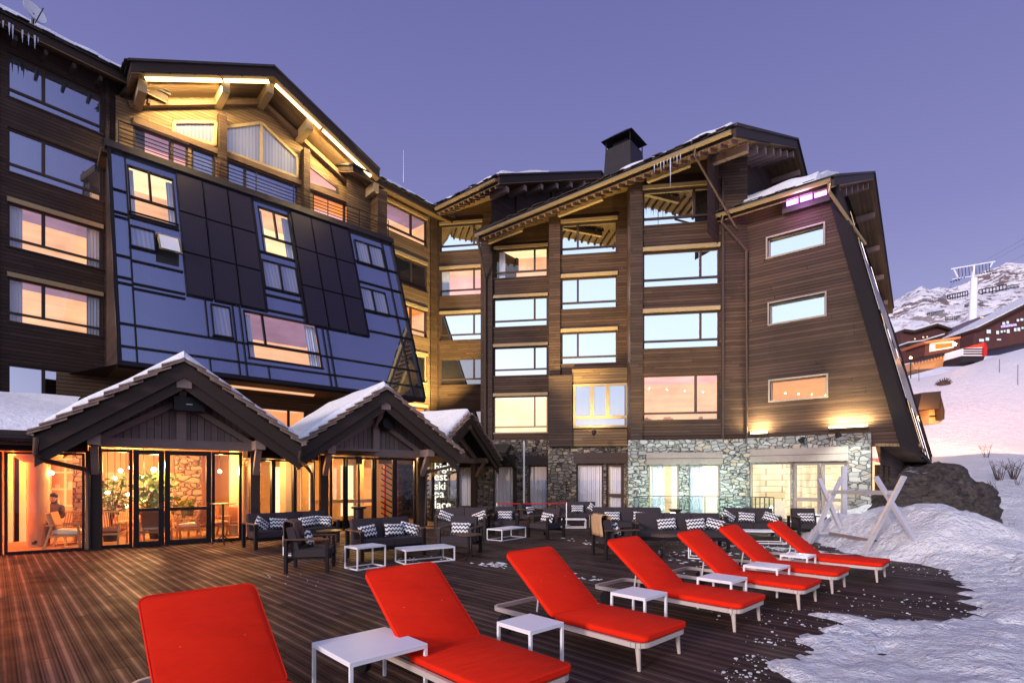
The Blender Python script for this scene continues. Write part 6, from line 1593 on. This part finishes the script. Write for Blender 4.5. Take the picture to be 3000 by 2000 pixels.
X = steps([(-3000, -400, 650), (-400, -40, 60), (-40, 0, 4), (0, 1.2, .3), (1.2, 9, .075), (9, 15, .10), (15, 24, .3), (24, 60, 1.2), (60, 240, 4), (240, 3000, 300)])
Y = steps([(-3000, -300, 600), (-300, -8, 30), (-8, 3, .8), (3, 3.6, .2), (3.6, 12, .075), (12, 17, .11), (17, 34, .3), (34, 60, 1), (60, 210, 2.5), (210, 3200, 400)])
def tf(x, y): return terr(x, y, 0 < x < 24 and 2 < y < 34)
tag(sheet('snow_ground', X, Y, tf, M['snow']), 'trampled snow ground rising to the piste on the right', 'snow', kind='structure')
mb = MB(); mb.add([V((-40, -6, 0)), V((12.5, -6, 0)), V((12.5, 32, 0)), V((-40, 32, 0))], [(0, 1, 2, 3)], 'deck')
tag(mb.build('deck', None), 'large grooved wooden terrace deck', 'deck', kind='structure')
# scraps of snow on the deck
mb = MB()
def scrap(x, y, L, w, ang=None):
    n = 15; L *= .7; w *= .75; a0 = ang if ang is not None else math.atan2(DB.y, DB.x) + ru(-.3, .3); ca, sa = math.cos(a0), math.sin(a0); pts = []
    for k in range(n):
        t_ = 2 * math.pi * k / n; r_ = 1 + ru(-.6, .35); lx, ly = math.cos(t_) * L * r_, math.sin(t_) * w * r_; pts.append(V((x + lx * ca - ly * sa, y + lx * sa + ly * ca, .004)))
    c = V((x, y, .012 + .01 * R())); mb.add(pts + [c], [(k, (k + 1) % n, n) for k in range(n)], 'snow')
def cluster(u, v, n, s_, L=.06):
    g_ = G(u, v)
    for k in range(n): d1, d2 = random.gauss(0, s_), random.gauss(0, s_ * .35); p = g_ + DB * d1 + V((.714, .7, 0)) * d2; scrap(p.x, p.y, ru(.3, 1) * L, ru(.15, .5) * L)
for u, v, n, s_, L in ((1440, 1655, 22, .3, .12), (1460, 1650, 10, .15, .14), (1730, 1695, 14, .3, .10), (1640, 1840, 5, .2, .04), (1480, 1790, 8, .15, .05), (2250, 1605, 40, .8, .22), (2160, 1625, 25, .7, .16), (2350, 1612, 30, .6, .2), (2050, 1650, 18, .6, .12), (2180, 1700, 25, .6, .08),
        (1200, 1640, 14, .3, .07), (1100, 1665, 8, .3, .05), (860, 1695, 8, .5, .04), (1300, 1635, 8, .3, .06), (1750, 1590, 20, .7, .12), (1950, 1620, 16, .6, .1), (2450, 1730, 8, .8, .05), (1680, 1760, 14, .5, .06)):
    cluster(u, v, n, s_, L)
tag(mb.build('snow_scraps', None), 'small scraps of trodden snow left on the deck', 'snow', kind='stuff')
mb = MB()
for (u, v, n, s_) in ((2220, 1595, 60, .9), (2330, 1600, 60, .7), (2120, 1612, 40, .9), (2440, 1590, 50, .6), (2000, 1600, 30, .9), (2230, 1935, 40, .15), (2290, 1880, 40, .15), (2400, 1830, 60, .5), (2700, 1820, 80, .8), (2790, 1770, 70, .5), (2700, 1670, 60, .5), (2550, 1640, 60, .6), (2190, 1980, 40, .15)):
    g_ = G(u, v)
    for k in range(n):
        p = g_ + V((random.gauss(0, s_), random.gauss(0, s_ * .7), 0)); r_ = .004 + .013 * R() ** 3
        if math.hypot(p.x, p.y) > 3: mb.ball(p + UP * r_ * .3, r_, 'snow', 1, (1.3, 1, .7))
tag(mb.build('snow_crumbs', None, True), 'crumbs of snow strewn at the edge of the cleared deck', 'snow', kind='stuff')
# boulder
def boulder(c, sx, sy, sz, lab, seed, name='boulder'):
    bm = bmesh.new(); bmesh.ops.create_icosphere(bm, subdivisions=5, radius=1)
    for v in bm.verts:
        n_ = v.co.normalized(); q = n_ * 1.1 + V((seed, 0, 0)); d = 1 + .13 * noise.noise(q) + .10 * noise.noise(q * 2.4) + .07 * abs(noise.noise(q * 5)) + .035 * abs(noise.noise(q * 12))
        rdg = abs(noise.noise(V((n_.x * 1.2 + seed, n_.z * 3.5, n_.y)))); d -= .09 * (1 - min(1, rdg * 5))
        v.co = V((n_.x * sx * d, n_.y * sy * d, n_.z * sz * d))
    me = bpy.data.meshes.new(name); bm.to_mesh(me); bm.free(); me.materials.append(M['rock']); me.polygons.foreach_set('use_smooth', [True] * len(me.polygons))
    o = bpy.data.objects.new(name, me); COL.objects.link(o); o.location = c; return tag(o, lab, 'boulder')
boulder((13.15, 16.6, .42), 1.78, 1.4, 1.74, 'big brown boulder half buried in snow beside the deck', 2.0)
boulder((15.6, 21.0, 1.0), .7, .7, .6, 'dark rock behind the big boulder under the slanted wall', 5.0)
def snowcap(c, sx, sy, sz, lab):
    mb = MB(); n = 20; m2 = 8; vs = [V(c) + UP * sz]
    for j in range(1, m2 + 1):
        for i in range(n):
            a = 6.283 * i / n; f = j / m2; r_ = f * (1 + .25 * noise.noise(V((math.cos(a) * 1.5, math.sin(a) * 1.5, c[0])))); vs.append(V((c[0] + math.cos(a) * sx * r_, c[1] + math.sin(a) * sy * r_, c[2] + sz * (1 - f ** 2.2) + .04 * noise.noise(V((a, f * 3, 1))))))
    fs = [(0, 1 + i, 1 + (i + 1) % n) for i in range(n)] + [(1 + (j - 1) * n + i, 1 + j * n + i, 1 + j * n + (i + 1) % n, 1 + (j - 1) * n + (i + 1) % n) for j in range(1, m2) for i in range(n)]
    mb.add(vs, fs, 'snow'); tag(mb.build('snow_cap', None, True), lab, 'snow', kind='stuff')
snowcap((12.3, 15.35, .45), .9, .5, .38, 'snow tongue lying against the front of the big boulder')
# dry shrubs in the snow
def march(u, v, y0=14, y1=400):
    d = V(((u - CX) / FP, 1, (HY - v) / FP)); y = y0
    while y < y1:
        p = V((0, 0, EYE)) + d * y
        if p.z < tf(p.x, p.y): return p
        y += .25 if y < 60 else .6
    return V((0, 0, EYE)) + d * y1
def shrub(loc, h, n, lab):
    t = thing('dry_shrub', lab, 'shrub', loc, group='leafless shrubs poking out of the snow'); mb = MB()
    for k in range(n):
        a = R() * 6.28; d = V((math.cos(a) * .35, math.sin(a) * .35, 1)).normalized(); l = h * ru(.5, 1); r_ = .012 * h / .8; p0 = V((ru(-.1, .1), ru(-.1, .1), -.05)); p1_ = p0 + d * l * .5; p2_ = p1_ + (d + V((ru(-.3, .3), ru(-.3, .3), 0))) * l * .5
        mb.tube([p0, p1_, p2_], [r_, r_ * .7, r_ * .3], 'twig', 5)
        for q in range(3): s_ = p1_ + (p2_ - p1_) * R(); mb.tube([s_, s_ + V((ru(-.25, .25), ru(-.25, .25), .2)) * h * .7], [r_ * .5, r_ * .2], 'twig', 4)
    mb.build('branch', t)
for u, v, h, n, lab in ((2925, 1408, .9, 12, 'leafless shrub above the boulder slope'), (2968, 1405, .95, 14, 'densest leafless shrub near the right edge'), (2985, 1420, .5, 6, 'small leafless twigs at the right edge'), (2910, 1432, .5, 8, 'low twigs just right of the boulder'), (2965, 1540, .3, 6, 'tiny twigs in the snow below the boulder'), (2890, 1338, .6, 6, 'twigs on the crest line of the bank')):
    p = march(u, v); shrub(p, h * max(.6, p.y / 20), n, lab)
p = march(2765, 1128); mb = MB(); mb.ball(p, .9, M['twig'], 3, (1, 1, .8)); 
for k in range(70): d = V((random.gauss(0, 1), random.gauss(0, 1), abs(random.gauss(0, 1)))).normalized(); mb.tube([p + d * .6, p + d * 1.15], [.05, .02], 'twig', 4)
tag(mb.build('shrub', None), 'dark round bush alone on the piste', 'bush')
for u, v, h in ((2982, 1130, 3.0), (2692, 1118, 2.5), (2928, 1090, 2)):
    p = march(u, v); mb = MB(); mb.tube([p - UP * .2, p + UP * h], .04, 'twig', 5); tag(mb.build('piste_pole', None), 'thin marker pole on the piste ' + {2982: 'near the right edge', 2692: 'beside the hotel wall', 2928: 'below the lift station'}[u], 'pole', 'thin poles on the piste')

# ================================================================ BACKGROUND
def mt(x, y):
    u = x / y; pu = CX + u * FP
    prof = [(2400, 900), (2560, 895), (2625, 885), (2655, 862), (2700, 838), (2722, 850), (2790, 842), (2830, 822), (2860, 800), (2905, 788), (2950, 768), (3000, 775), (3060, 740), (3150, 760), (3400, 700), (4200, 760), (6000, 900)]
    v = prof[-1][1]
    for (a, va), (b, vb_) in zip(prof, prof[1:]):
        if a <= pu <= b: v = va + (vb_ - va) * (pu - a) / (b - a); break
    if pu < prof[0][0]: v = 900 + (prof[0][0] - pu) * .6
    crest = EYE + (HY - v) / FP * 1150
    f = sm(260, 1150, y) if y < 1150 else 1 - .5 * sm(1150, 1800, y)
    q = V((x / 210, y / 210, 0)); n_ = 0; am = 1
    for k in range(6): n_ += am * (1 - abs(noise.noise(q)) * 2); q = q * 2.1 + V((3, 1, 0)); am *= .5
    lin = min(1, max(0, (y - 250) / 900))
    return 35 + (crest - 35) * (lin ** 1.25 if y < 1150 else f) + (n_ - 1.1) * 26 * min(1, lin * 1.6) * (1 if y > 1200 or y < 1050 else .55) - 9 * (1 - lin)
def mmat():
    t = NT('snowy_mountain'); o = t.obj(); gz = t.n('SeparateXYZ', Vector=t.n('NewGeometry').outputs['Normal']); 
    a = t.noise(o, .02, 9, .75); b = t.noise(t.vm('MULTIPLY', o, (1, 1, 2)), .06, 6, .75)
    x = t.n('SeparateXYZ', Vector=o); alt = t.ramp(x.outputs[2], 130, 280)
    m = t.math('ADD', t.math('MULTIPLY', t.math('SUBTRACT', 1.0, gz.outputs[2]), .45), t.math('MULTIPLY', b.outputs[0], .9))
    m = t.ramp(m, .52, .58, 0, 1); m = t.math('MULTIPLY', m, t.math('ADD', t.math('MULTIPLY', alt, .85), .1))
    c = t.mix(m, (.86, .84, .86), (.12, .075, .075))
    return t.surf(c, .8, 0, a.outputs[0], .6, 8)
M['mtn'] = mmat()
tag(sheet('mountain', steps([(80, 2600, 12)]), steps([(250, 700, 12), (700, 1250, 9), (1250, 1800, 60)]), mt, M['mtn']), 'snowy mountain ridge with dark rocks', 'mountain', kind='structure')
# avalanche fences
for k, (u0, v0, u1, v1, h) in enumerate(((2776, 876, 2835, 864, 9), (2868, 862, 2948, 846, 10), (2952, 845, 2985, 840, 6), (2718, 926, 2766, 917, 7), (2770, 937, 2812, 933, 6), (2826, 898, 2842, 896, 5), (2856, 896, 2880, 892, 5))):
    def hit(u, v):
        d = V(((u - CX) / FP, 1, (HY - v) / FP)); y = 260
        while y < 1500:
            p = V((0, 0, EYE)) + d * y
            if p.z < mt(p.x, p.y): return p
            y += 4
        return V((0, 0, EYE)) + d * 900
    p, q = hit(u0, v0), hit(u1, v1); n_ = 8; y_ = min(p.y, q.y); s_ = y_ / p.y; p = V((0, 0, EYE)) + (p - V((0, 0, EYE))) * s_; q = V((0, 0, EYE)) + (q - V((0, 0, EYE))) * (y_ / q.y)
    h = h * y_ / 1100
    mb = MB(); mb.bar(p, q, h * .15, h * .22, 'metal_dark'); mb.bar(p + UP * h * .9, q + UP * h * .9, h * .15, h * .22, 'metal_dark')
    for j in range(n_ + 1): c = p + (q - p) * j / n_; mb.bar(c - UP * h * .3, c + UP * h, h * .12, h * .12, 'metal_dark', up=(1, 0, 0))
    tag(mb.build('avalanche_fence', None), 'dark avalanche fence on the mountain, ' + ['left of the white lift pylon', 'right of the white lift pylon', 'uppermost at the right', 'second row at the left', 'third row above the village', 'touching the pylon on its left', 'touching the pylon on its right'][k], 'fence', 'avalanche fences on the mountainside')
# village
def at(u, v, y): return V(((u - CX) / FP * y, y, EYE + (HY - v) / FP * y))
def chalet(nm, lab, y, quad, roofq, mat, wins, wm='win_white', cat='chalet', thick=8, trim='beam_dark'):
    t = wthing(nm, lab, cat, at(quad[0][0], quad[0][1], y))
    mb = MB(); mb.slab([at(u, v, y) for u, v in quad], V((0, thick, 0)), mat); mb.build('wall', t)
    if roofq:
        mb = MB()
        for (u0, v0), (u1, v1) in zip(roofq, roofq[1:]):
            p, q = at(u0, v0, y), at(u1, v1, y); mb.slab([p - V((0, 1.2, 0)), q - V((0, 1.2, 0)), q + V((0, thick + 1, 0)), p + V((0, thick + 1, 0))], UP * .55, trim); 
            mb.slab([p - V((0, 1.0, -.56)), q - V((0, 1.0, -.56)), q + V((0, thick, .56)), p + V((0, thick, .56))], UP * .25, 'snow')
        mb.build('roof', t)
    for (u, v, w_, h_) in wins:
        mb = MB(); p = at(u, v, y - .05); s_ = y / FP; mb.box(WORLD, p.x, p.x + w_ * s_, p.z - h_ * s_, p.z, -(p.y), -(p.y - .12), 'frame_brown'); o = mb.build('window', t)
        mb = MB(); mb.box(WORLD, p.x + .08, p.x + w_ * s_ - .08, p.z - h_ * s_ + .08, p.z - .08, -(p.y - .121), -(p.y - .16), wm); mb.build('pane', o)
    return t
M['brick_red'] = plain('dark_red_timber', (.085, .035, .032), .7, 0, .3, .6, .2)
M['slate_violet'] = plain('violet_grey_cladding', (.16, .125, .165), .7, 0, .15, .5, .2)
chalet('apartment_block', 'violet grey apartment block with long sloping roof behind the brown chalet', 128, [(2790, 1025), (3080, 1000), (3080, 860), (2985, 888), (2860, 938), (2790, 968)], None, 'slate_violet', [(2868, 927, 14, 5), (2894, 922, 8, 7), (2926, 920, 7, 7), (2990, 902, 7, 6), (2807, 976, 6, 7), (2818, 974, 7, 7), (2883, 946, 7, 6)], 'win_warm', 'apartment block', 14)
chalet('chalet_hotel', 'dark red brown chalet hotel with purple glowing sign', 112, [(2850, 1030), (3100, 985), (3100, 850), (2990, 905), (2855, 970)], [(2850, 972), (2990, 902), (3100, 842)], 'brick_red',
       [(2888, 965, 14, 13), (2934, 943, 10, 10), (2946, 940, 9, 10), (2976, 934, 9, 9), (2987, 932, 10, 9), (2916, 968, 10, 12), (2929, 967, 8, 9), (2938, 966, 7, 8), (2947, 964, 10, 13), (2968, 960, 9, 12), (2978, 959, 10, 12), (2990, 957, 8, 8), (2866, 992, 16, 10), (2885, 988, 12, 11), (2918, 992, 14, 6)])
s_ = 112 / FP
cu = bpy.data.curves.new('lettering', 'FONT'); cu.body = 'montana'; cu.size = .95; cu.extrude = .03; cu.offset = .02; cu.materials.append(M['sign_purple']); o = bpy.data.objects.new('glowing_sign', cu); COL.objects.link(o)
o.matrix_basis = Matrix.Translation(at(2933, 960, 111.4)) @ Matrix.Rotation(math.radians(-8), 4, 'Y') @ Matrix.Rotation(math.radians(90), 4, 'X'); tag(o, 'purple glowing sign lettering on the dark red chalet', 'sign')
chalet('brown_chalet', 'dark brown chalet with curved snowy roof left of the lift station', 125, [(2640, 1040), (2780, 1010), (2778, 970), (2735, 958), (2665, 975), (2640, 974)], [(2640, 974), (2668, 978), (2735, 958), (2778, 972)], 'brick_red', [(2676, 990, 6, 6), (2700, 985, 7, 6), (2712, 984, 6, 6), (2752, 982, 5, 5)], 'win_warm')
chalet('brown_chalet', 'lower brown chalet roof in front of the curved one', 118, [(2650, 1060), (2760, 1035), (2755, 992), (2690, 1012), (2650, 1015)], [(2650, 1015), (2690, 1010), (2757, 990)], 'brick_red', [(2672, 1018, 6, 5), (2715, 1012, 7, 5)], 'win_warm')
# lift station
t = wthing('lift_station', 'red and white chairlift station glowing orange on a timber terrace', 'lift station', at(2750, 1040, 100))
mb = MB(); y = 100
mb.slab([at(2672, 1062, y), at(2815, 1030, y), at(2815, 1060, y), at(2745, 1078, y), at(2680, 1082, y)], V((0, 8, 0)), 'oak'); mb.build('terrace', t)
mb = MB(); mb.slab([at(2708, 1043, y), at(2812, 1022, y), at(2812, 990, y), at(2712, 1000, y)], V((0, 5, 0)), 'brick_red'); mb.slab([at(2705, 1000, y - 1), at(2815, 985, y - 1), at(2815, 990, y - 1), at(2712, 1006, y - 1)], V((0, 6, 0)), 'leather'); mb.build('wall', t)
mb = MB(); mb.slab([at(2724, 1030, y - .2), at(2795, 1018, y - .2), at(2795, 997, y - .2), at(2724, 1003, y - .2)], V((0, .15, 0)), 'white'); mb.build('wall_panel', t)
mb = MB(); mb.slab([at(2742, 1022, y - .4), at(2790, 1014, y - .4), at(2790, 1004, y - .4), at(2742, 1008, y - .4)], V((0, .1, 0)), 'room_orange'); mb.build('lit_window', t)
mb = MB(); 
for k in range(15): u = 2680 + k * 9; mb.bar(at(u, 1068 - k * 2.2, y - 1.2), at(u, 1054 - k * 2.2, y - 1.2), .08, .08, 'metal_dark', up=(1, 0, 0))
for dv in (1054, 1062): mb.bar(at(2678, dv, y - 1.2), at(2812, dv - 32, y - 1.2), .08, .1, 'metal_dark')
mb.build('railing', t)
t = wthing('chairlift_cabin', 'white chairlift drive housing with black louvres and red end cap', 'lift housing', at(2850, 1050, 96)); y = 94
mb = MB(); mb.slab([at(2818, 1042, y), at(2885, 1042, y), at(2885, 1016, y), at(2822, 1020, y)], V((0, 4, 0)), 'white'); mb.build('housing', t)
mb = MB()
for k in range(3): mb.box(WORLD, at(2822, 0, y).x, at(2880, 0, y).x, at(0, 1038 - k * 7, y).z, at(0, 1035 - k * 7, y).z, -y, -(y - .15), 'frame_black')
mb.build('louvre', t)
mb = MB(); mb.slab([at(2882, 1044, y - .3), at(2891, 1042, y - .3), at(2893, 1018, y - .3), at(2888, 1003, y - .3), at(2882, 1003, y - .3)], V((0, 4.6, 0)), 'rope_red'); mb.build('end_cap', t)
mb = MB(); mb.slab([at(2815, 1060, y), at(2880, 1058, y), at(2885, 1044, y), at(2818, 1044, y)], V((0, 4, 0)), 'metal_dark'); mb.build('base', t)
for u, v, r_, lab in ((2797, 1008, .28, 'large orange lamp glaring above the lift terrace'), (2668, 1048, .2, 'small orange lamp beside the hotel wall')):
    p = at(u, v, 98); t = wthing('street_lamp', lab, 'street lamp', p); mb = MB(); mb.ball(p, r_, 'bulb_orange', 2); mb.build('bulb', t, True); mb = MB(); mb.bar(p - UP * 4, p - UP * r_, .12, .12, 'metal_dark', up=(1, 0, 0)); mb.build('pole', t)
pt('street_glow', at(2797, 1008, 96), 500, (1, .45, .15), .3)
# pylon and cables
pb_ = march(2846, 1062); py = pb_.y
t = wthing('lift_pylon', 'tall white chairlift pylon with crossbeam of rollers', 'pylon', pb_)
mb = MB(); k = py / FP; mb.tube([V((pb_.x, py, pb_.z - 1)), V((pb_.x + 8 * k, py, EYE + (HY - 815) * k))], [12 * k, 8 * k], 'white', 16); mb.build('mast', t, True)
mb = MB(); a_, b_ = at(2787, 788, py), at(2915, 766, py); mb.bar(a_, b_, 3 * k, 3 * k, 'white'); mb.bar(at(2795, 790, py), at(2806, 812, py), 2.5 * k, 2.5 * k, 'white'); mb.bar(at(2908, 768, py), at(2900, 784, py), 2.5 * k, 2.5 * k, 'white'); mb.bar(at(2790, 818, py), at(2905, 800, py), 2 * k, 2 * k, 'white'); mb.bar(at(2850, 818, py), at(2853, 776, py), 5 * k, 5 * k, 'white', up=(1, 0, 0)); mb.build('crossbeam', t)
mb = MB()
for (u, v) in ((2798, 822), (2812, 815), (2888, 797), (2905, 800)):
    for j in range(4): mb.ball(at(u - 12 + j * 8, v + 4 - j * 2, py), 2.6 * k, 'frame_black', 1, (1, 1, .7))
for j in range(10): u = 2808 + j * 10; mb.bar(at(u, 786 - j * 1.8, py), at(u + 2, 812 - j * 1.8, py), 1.0 * k, 1.0 * k, 'metal_dark', up=(1, 0, 0))
mb.build('roller_set', t)
t = wthing('lift_pylon', 'short distant white pylon beside the slanted hotel wall', 'pylon', at(2657, 1020, 130)); mb = MB(); mb.tube([at(2657, 1050, 130), at(2657, 972, 130)], .32, 'white', 10); mb.build('mast', t, True)
for k_, (a_, b_, lab) in enumerate(((at(2842, 783, py), at(3200, 588, 45), 'upper lift cable running out of the pylon head'), (at(2878, 776, py), at(3210, 600, 46), 'middle lift cable running out of the pylon head'), (at(2900, 796, py), at(3200, 640, 47), 'lowest lift cable running out of the pylon head'), (at(2800, 818, py), at(2740, 895, 210), 'lift cable descending behind the pylon'))):
    mb = MB(); m_ = (a_ + b_) / 2 - UP * .6; mb.tube([a_, m_, b_], [.05, .035, .025] if k_ < 3 else .09, 'frame_black', 6); tag(mb.build('lift_cable', None), lab, 'cable', 'chairlift cables')
# small wooden cabin below the piste
t = wthing('wooden_cabin', 'small wooden cabin glowing orange behind the slanted wall', 'cabin', at(2730, 1240, 45)); y = 45
mb = MB(); mb.slab([at(2722, 1241, y), at(2752, 1240, y), at(2764, 1228, y), at(2756, 1178, y), at(2722, 1190, y)], V((0, 5, 0)), 'oak'); mb.build('wall', t)
mb = MB(); mb.slab([at(2690, 1200, y - .8), at(2752, 1196, y - .8), at(2757, 1145, y - .8), at(2700, 1150, y - .8)], V((0, 7, 0)), 'beam_dark'); mb.slab([at(2754, 1146, y - .8), at(2768, 1202, y - .8), at(2767, 1228, y - .8), at(2763, 1228, y - .8)], V((0, 6, 0)), 'beam_dark'); mb.build('roof', t)
mb = MB(); mb.bar(at(2724, 1219, y - .1), at(2755, 1217, y - .1), .1, .12, 'frame_black'); mb.build('beam', t)
pt('cabin_light', at(2735, 1215, 43.2), 500, (1, .5, .15), .2)
spot('piste_light', at(2745, 1215, 46), at(2900, 1230, 70), 52000, (1, .34, .14), 2.0, .8, .3)
spot('piste_light', V((15.5, 24, 5.5)), at(2890, 1290, 48), 15000, (1, .32, .20), 1.6, .9, .3)

# ================================================================ WORLD, SUN, CAMERA
w = bpy.data.worlds.new('World'); sc.world = w; w.use_nodes = True; nt = w.node_tree; nt.nodes.clear()
class WT(NT):
    def __init__(s, tree): s.t = tree; s.out = tree.nodes.new('ShaderNodeOutputWorld')
t = WT(nt)
d = t.n('TexCoord').outputs['Generated']; dn = t.vm('NORMALIZE', d).outputs[0]; x = t.n('SeparateXYZ', Vector=dn)
el = t.ramp(x.outputs[2], 0.0, .75); el = t.math('POWER', el, .75)
cr = t.n('ValToRGB', _0=el); r_ = cr.color_ramp; r_.elements[0].position = 0; r_.elements[0].color = (.50, .475, .65, 1); r_.elements[1].position = 1; r_.elements[1].color = (.098, .100, .285, 1)
e = r_.elements.new(.32); e.color = (.29, .285, .51, 1); e = r_.elements.new(.6); e.color = (.175, .172, .39, 1)
b = t.n('ValToRGB', _0=el); r_ = b.color_ramp; r_.elements[0].position = 0; r_.elements[0].color = (1.15, .80, .78, 1); r_.elements[1].position = 1; r_.elements[1].color = (.42, .50, .85, 1)
e = r_.elements.new(.14); e.color = (1.12, 1.0, 1.04, 1); e = r_.elements.new(.30); e.color = (.80, .92, 1.14, 1); e = r_.elements.new(.55); e.color = (.72, .86, 1.15, 1)
dot = t.vm('DOT_PRODUCT', dn, tuple(V((-.38, -.90, .12)).normalized())).outputs['Value']
f = t.ramp(dot, .12, .80)
mixc = t.mix(f, cr.outputs[0], b.outputs[0])
sky = t.n('TexSky', {'sky_type': 'NISHITA', 'sun_disc': False, 'sun_elevation': math.radians(4), 'sun_rotation': math.radians(203)})
bg = t.n('Background', Color=mixc, Strength=.88); bg2 = t.n('Background', Color=sky.outputs[0], Strength=.012)
ad = t.n('AddShader', _0=bg, _1=bg2); nt.links.new(ad.outputs[0], t.out.inputs[0])
l = bpy.data.lights.new('sun', 'SUN'); l.energy = 1.9; l.angle = math.radians(10); l.color = (1, .80, .74); o = bpy.data.objects.new('sun', l); COL.objects.link(o)
o.rotation_euler = V((.616, .788, -.24)).to_track_quat('-Z', 'Y').to_euler(); o.location = (-20, -40, 30)
cam = bpy.data.cameras.new('camera'); co = bpy.data.objects.new('camera', cam); COL.objects.link(co); sc.camera = co
cam.sensor_width = 36; cam.lens = 36 * FP / 3000; cam.shift_y = (HY - 1000) / 3000; cam.clip_end = 8000; cam.clip_start = .05
co.location = (0, 0, EYE); co.rotation_euler = (math.radians(90), 0, 0)
sc.view_settings.view_transform = 'Standard'; sc.view_settings.look = 'None'; sc.view_settings.exposure = .55; sc.view_settings.gamma = 1
sc.cycles.use_denoising = True; sc.cycles.max_bounces = 8; sc.cycles.diffuse_bounces = 3; sc.cycles.glossy_bounces = 4; sc.cycles.transparent_max_bounces = 16; sc.cycles.sample_clamp_indirect = 6; sc.cycles.use_light_tree = True
sc.cycles.caustics_reflective = False; sc.cycles.caustics_refractive = False

# lettering becomes plain mesh
bpy.context.view_layer.update(); dg = bpy.context.evaluated_depsgraph_get()
for ob in [o for o in sc.objects if o.type == 'FONT']:
    me = bpy.data.meshes.new_from_object(ob.evaluated_get(dg)); n = bpy.data.objects.new(ob.name, me); COL.objects.link(n)
    par = ob.parent; nm = ob.name; mw = ob.matrix_basis.copy()
    for k in ob.keys():
        if k in ('label', 'category', 'group', 'kind'): n[k] = ob[k]
    bpy.data.objects.remove(ob); n.name = nm
    if par: n.parent = par; n.matrix_parent_inverse = Matrix.Translation(par['loc']).inverted()
    n.matrix_basis = mw
